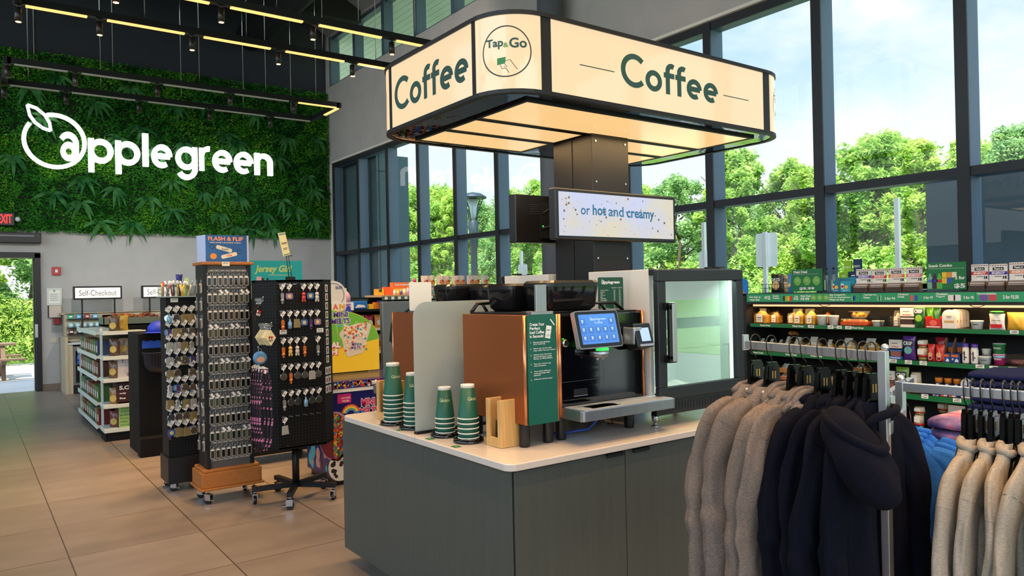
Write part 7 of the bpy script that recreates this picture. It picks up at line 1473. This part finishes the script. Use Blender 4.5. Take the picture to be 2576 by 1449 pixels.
def garment(p,rz,fab,lab,name,cat,grp,seed,thick=.034,hood=0,length=.74,tee=False,z0=0.):
    t=thing(name,lab,cat,p,rz,grp) if grp else thing(name,lab,cat,p,rz); q=random.Random(seed); ph=q.uniform(0,9)
    prof=[(-.150,.060,.6),(-.165,.082,.7),(-.190,.112,.8),(-.225,.142,.9),(-.270,.170,.95),(-.330,.192,1.0),(-.42,.205,1.),(-.54,.212,1.),(-.66,.217,1.05),(-.80,.218,1.05),(-.1-length,.21,.95)]
    def fn(u,v):
        k=v*(len(prof)-1); i=min(int(k),len(prof)-2); f=k-i; f=f*f*(3-2*f) if 0 else f
        z=prof[i][0]*(1-f)+prof[i+1][0]*f; a=prof[i][1]*(1-f)+prof[i+1][1]*f; th=thick*(prof[i][2]*(1-f)+prof[i+1][2]*f)
        an=2*PI*u; cx,sy=cos(an),sin(an); x=a*math.copysign(abs(cx)**.55,cx); y=th*math.copysign(abs(sy)**.8,sy)
        w=min(1,max(0,(-z-.12)/.2)); n_=noise.noise(Vector((x*9+ph,z*1.6,seed)))*.020+noise.noise(Vector((x*26+ph,z*3,seed+5)))*.009+.004*noise.noise(Vector((x*50,z*9,seed)))
        y+=w*n_*(1 if sy<0 else .8)+.01*sin(z*5+ph)*w; x+=.010*noise.noise(Vector((z*5,seed,y*9)))*w
        if length<.9 and v>.97: y*=.9
        return (x,y,z)
    b=MB(fab); b.grid(fn,64,60,cu=True); obj('body',b,t)
    for s in(-1,1):
        e1=q.uniform(-.012,.012); el=q.uniform(-.01,.02); sv=q.uniform(.24,.34); pts=[(s*.105,0,-.212),(s*.150,.0,-.248),(s*.190,e1,-.305),(s*.218,e1*2,-.39),(s*(.238+el),.004+e1,-.49),(s*(.252+el*.7),-.004,-.59),(s*(.256+el*.5),-.010,-.69),(s*.262,-.006,-.84)]
        if tee: pts=pts[:4]; 
        # smooth the centre line
        P=[Vector(x) for x in pts]; C_=[]
        for i in range(len(P)-1):
            for k in range(7):
                u=k/7; a,b_,c,d=P[max(i-1,0)],P[i],P[i+1],P[min(i+2,len(P)-1)]
                C_.append(.5*((2*b_)+(c-a)*u+(2*a-5*b_+4*c-d)*u*u+(3*b_-a-3*c+d)*u**3))
        C_.append(P[-1]); N=len(C_); b=MB(fab)
        def sl(u,v):
            i=min(int(v*(N-1)+.5),N-1); c=C_[i]; d=(C_[min(i+1,N-1)]-C_[max(i-1,0)]).normalized(); ax=Vector((0,1,0)); bx_=d.cross(ax).normalized()
            an=2*PI*u; rx=(.030+.045*min(1,v*5) if v<.2 else .075-.022*(v-.2)); ry=thick*.86*(.6+.4*min(1,v*5))
            fold=noise.noise(Vector((cos(an)*1.6+seed*3,sin(an)*1.6,c.z*9+s)))*.008+.011*noise.noise(Vector((cos(an)*1.5+seed,sin(an)*3.2,c.z*5)))+.006*noise.noise(Vector((cos(an)*3,sin(an)*6+seed,c.z*14)))+.006*sin(c.z*60+3*noise.noise(Vector((cos(an),c.z*4,seed)))*2)*math.exp(-((c.z+.58)/.07)**2)
            if abs(c.z+.2)<.0: fold=0
            return c+bx_*cos(an)*(rx+fold)+ax*sin(an)*(ry+fold*.6)
        b.grid(sl,28,N,cu=True); b.tube([sl(k/24,sv)+(sl(k/24,sv)-C_[int(sv*(N-1)+.5)]).normalized()*.0002 for k in range(24)],.0011,5,True)
        obj('sleeve',b,t)
    if hood==1:
        d=.035; hh=.12; W0=.092; b=MB(fab)
        # collapsed hood: a sagging pouch hanging down the back from the neck
        def hd(u,v):
            a=PI*(u-.5)*1.02; wv=W0+.03*sin(PI*v)-.035*v**3; top=-.140-.045*(1-cos(a))
            x=wv*sin(a); dep=(.012+thick*.9+d*sin(PI*min(1,v*.9+.06))**.8*(.35+.65*cos(a)**1.0)); z=top-.004-hh*v*(.45+.55*cos(a)); n_=.012*noise.noise(Vector((x*12,v*4,seed)))
            return (x,-dep+n_,z+.012*sin(5*v+a*3+seed)*.5)
        b.grid(hd,34,22); b.grid(lambda u,v:(hd(1-u,v)[0]*.9,hd(1-u,v)[1]*.55,hd(1-u,v)[2]+.006),34,22); obj('hood',b,t)
        b=MB(fab); b.tube([hd(k/30,.0) for k in range(31)],.011,8).tube([Vector(hd(k/30,.3))+Vector((0,-.004,0)) for k in range(31)],.009,8).tube([(-.095,thick*.3,-.172),(-.05,thick*.7,-.156),(0,thick*.8,-.15),(.05,thick*.7,-.156),(.095,thick*.3,-.172)],.012,8); obj('hood_hem',b,t)
    if hood==2:
        # hood of the outermost garment: a soft bag slumping forward and sideways off the neck
        b=MB(fab); ce=Vector((-.19,-.07,-.285)); ro=Euler((R(-40),R(4),0)).to_matrix()
        def bag(u,v):
            th=PI*v; ph_=2*PI*u; p=Vector((.113*sin(th)*cos(ph_),.066*sin(th)*sin(ph_),.155*cos(th)))
            p.x*=1+.18*v; f=.016*noise.noise(Vector((p.x*10,p.y*10,p.z*7+seed)))+.007*sin(p.z*46+p.x*34+2*noise.noise(p*9))*sin(th)
            return ce+ro@(p*(1+f*6))
        b.grid(lambda u,v:bag(1-u,v),48,40,cu=True); obj('hood',b,t)
        def hd(u,v): return bag(.5+.5*u,.2+.26*sin(PI*u))
        b=MB(fab); b.tube([Vector(bag(.48+.54*k/30,.14+.40*sin(PI*k/30)))*1.0 for k in range(31)],lambda i:.010+.006*sin(PI*i/30),8).tube([(-.13,-.045,-.215),(-.085,-.005,-.165),(0,thick*.8,-.148),(.06,thick*.6,-.156),(.095,0,-.172)],.013,8).tube([(-.13,-.045,-.215),(-.09,-.065,-.185),(.0,-.075,-.17),(.06,-.05,-.168),(.095,0,-.172)],.013,8); obj('hood_hem',b,t)
    if hood:
        if fab is GREY_F: obj('neck_tape',MB(HEM).tube([(-.07,-thick*.6,-.165),(0,-thick*.8,-.185),(.07,-thick*.6,-.165)],.006,6),t)
    elif not tee:
        b=MB(fab); b.tube([(.085*cos(a),(thick*.85)*sin(a),-.155-.012*abs(cos(a))**2-.022*max(0,-sin(a))) for a in[2*PI*i/28 for i in range(28)]],.012,8,True); obj('collar',b,t)
    return t
d=(A1-A0).normalized(); rzA=math.atan2(-d.x,d.y)
SPOT=[(2.223,1.611),(2.204,1.535),(2.179,1.431),(2.167,1.383),(2.151,1.315),(2.133,1.244),(2.124,1.204),(2.114,1.165),(2.108,1.137)]
order=['farthest','second farthest','third farthest','fourth farthest','middle','fourth nearest','third nearest','second nearest','nearest']
for i,(x,y) in enumerate(SPOT):
    u=(y-A0.y)/(A1.y-A0.y); p=(A0.x+(A1.x-A0.x)*u,y,1.44+.019); 
    hanger(p,rzA,'black hanger with gold clip on the upper chrome arm, %s from the camera'%order[i],'hangers on the upper arm')
    fab=GREY_F if i<4 else NAVY_F; hood=1 if i not in(8,) else 2
    if i==7: continue
    go=garment(p,rzA,fab,'%s hooded sweatshirt on the upper arm, %s from the camera'%('heather grey' if i<4 else 'navy',order[i]),'hooded_sweatshirt','sweatshirt','sweatshirts on the upper arm',i+1,(.040,.046,.044,.022,.040,.022,.026,.02,.034)[i],hood); go.scale=(.92 if i<4 else .78 if i<8 else .66,1,1)
d=(B1-B0).normalized(); rzB=math.atan2(d.x,-d.y)
BY=[1.003,.985,.96,.935,.905,.885,.868,.83]; oB=['farthest','second','third','fourth','fifth','sixth','seventh','nearest']
gar={1:0,3:1,5:2,7:3}
for i,y in enumerate(BY):
    u=(B0.y-y)/(B0.y-B1.y); p=(B0.x+(B1.x-B0.x)*u,y,1.322+.019); hanger(p,rzB,'black hanger on the lower chrome arm, %s counted from the rack posts'%oB[i],'hangers on the lower arm')
for i,y in enumerate((.985,.935,.89,.835)):
    u=(B0.y-y)/(B0.y-B1.y); p=(B0.x+(B1.x-B0.x)*u,y,1.341); garment(p,rzB,CREAM_F,'oatmeal crew-neck sweatshirt on the lower arm, %s counted from the rack posts'%ORD[i],'crew_sweatshirt','sweatshirt','oatmeal sweatshirts on the lower arm',20+i,(.03,.024,.024,.026)[i],0)
y=.765; u=(B0.y-y)/(B0.y-B1.y); p=(B0.x+(B1.x-B0.x)*u,y,1.341); hanger(p,rzB,'black hanger holding the olive sweatshirt at the right edge','hangers on the lower arm'); garment(p,rzB,OLIVE_F,'olive sweatshirt at the right edge of the view','crew_sweatshirt','sweatshirt',None,31,.03,0)
for i,u in enumerate((.12,.3,.5)):
    p=tuple(D0+(D1-D0)*u+Vector((0,0,.017))); hanger(p,math.atan2(D1.y-D0.y,D1.x-D0.x)+PI/2,'black hanger on the rear arm, %s from the posts'%ORD[i],'hangers on the rear arm'); garment(p,math.atan2(D1.y-D0.y,D1.x-D0.x)+PI/2,BLUE_F,'royal blue shirt on the rear arm behind the posts, %s from them'%ORD[i],'blue_shirt','shirt','blue shirts on the rear arm',40+i,.03,0)
# folded shirts on a table
t=thing('display_table','dark display table stacked with folded shirts behind the clothes rack','table',(3.4,1.2,0)); obj('tabletop',MB(mt('table_dark',(60,46,38),.5)).box(-.45,.55,-.62,.48,.76,.8),t,bevel=.004)
for sx in(-.4,.5):
    for sy in(-.57,.43): obj('leg',MB(mt('table_dark')).box(sx-.025,sx+.025,sy-.025,sy+.025,0,.76),t)
def tie(t):
    tc=nd(t,'ShaderNodeTexCoord'); v=nd(t,'ShaderNodeTexNoise'); v.inputs['Scale'].default_value=7; v.inputs['Detail'].default_value=3; t.links.new(tc.outputs['Object'],v.inputs[0]); r=nd(t,'ShaderNodeValToRGB'); e=r.color_ramp.elements; e[0].position=.4; e[0].color=lin((52,34,84)); e[1].position=.66; e[1].color=lin((220,200,190)); x=e.new(.52); x.color=lin((132,104,150)); x=e.new(.6); x.color=lin((206,110,130)); t.links.new(v.outputs[0],r.inputs[0]); p=nd(t,'ShaderNodeBsdfPrincipled'); p.inputs['Roughness'].default_value=.9; t.links.new(r.outputs[0],p.inputs['Base Color']); return p.outputs[0]
TIE=mixmat('tie_dye_purple',tie); NVT=fabric('navy_cotton',(16,22,52),(30,38,80)); BRB=fabric('bright_blue_cotton',(30,90,190),(50,116,214))
def folded(x,y,z,w,dp,h,fab,lab,grp,seed,rz=0):
    o=thing('folded_shirt',lab,'folded shirt',(x,y,z),rz,grp); b=MB(fab)
    def f(u,v):
        an=2*PI*v; rr_=h/2; yy=(u-.5)*dp; xx=(w/2)*math.copysign(abs(cos(an))**.35,cos(an)); zz=h/2+rr_*math.copysign(abs(sin(an))**.7,sin(an))+.006*noise.noise(Vector((xx*7,yy*7,seed))); return (xx,yy+.008*noise.noise(Vector((xx*5,seed,zz*20))),zz)
    b.grid(f,14,26,cv=True); b.add([f(0,i/26) for i in range(26)],[tuple(range(26))[::-1]]).add([f(1,i/26) for i in range(26)],[tuple(range(26))]); obj('cloth',b,o); return o
for k in range(7): folded(3.22+.008*(k%2),1.22,.8+.045*k,.34,.40,.045,TIE,'purple tie-dye folded shirt, %s from the bottom of its pile'%ORD[k],'tie dye folded shirts',k)
for k in range(14): folded(3.62+.01*(k%3),1.22+.01*(k%2),.8+.033*k,.34,.42,.033,NVT,'navy folded shirt, %s in its pile'%(('%s from the bottom'%ORD[k]) if k<12 else ('next to the top','topmost')[k-12]),'navy folded shirts',60+k)
for k in range(3): folded(3.12+.02*k,1.53-.01*k,.8+.05*k,.26,.2,.05,BRB,'bright blue folded shirt, %s of the loose blue pile'%('bottom','middle','top')[k],'bright blue folded shirts',80+k,.15)
t=thing('loose_shirt','rumpled bright blue shirt thrown on the loose blue pile','shirt',(3.14,1.5,.951)); b=MB(BRB)
b.grid(lambda u,v:((u-.5)*.3+.02*sin(6*v),(v-.5)*.22+.02*sin(5*u),.035*sin(PI*u)**.5*sin(PI*v)**.5+.02*noise.noise(Vector((u*4,v*4,3)))+.01*sin(9*u+5*v)),24,20); obj('cloth',b,t); obj('neck_label',MB(WHITE).cbox((.02,-.06,.05),(.03,.02,.002)),t)
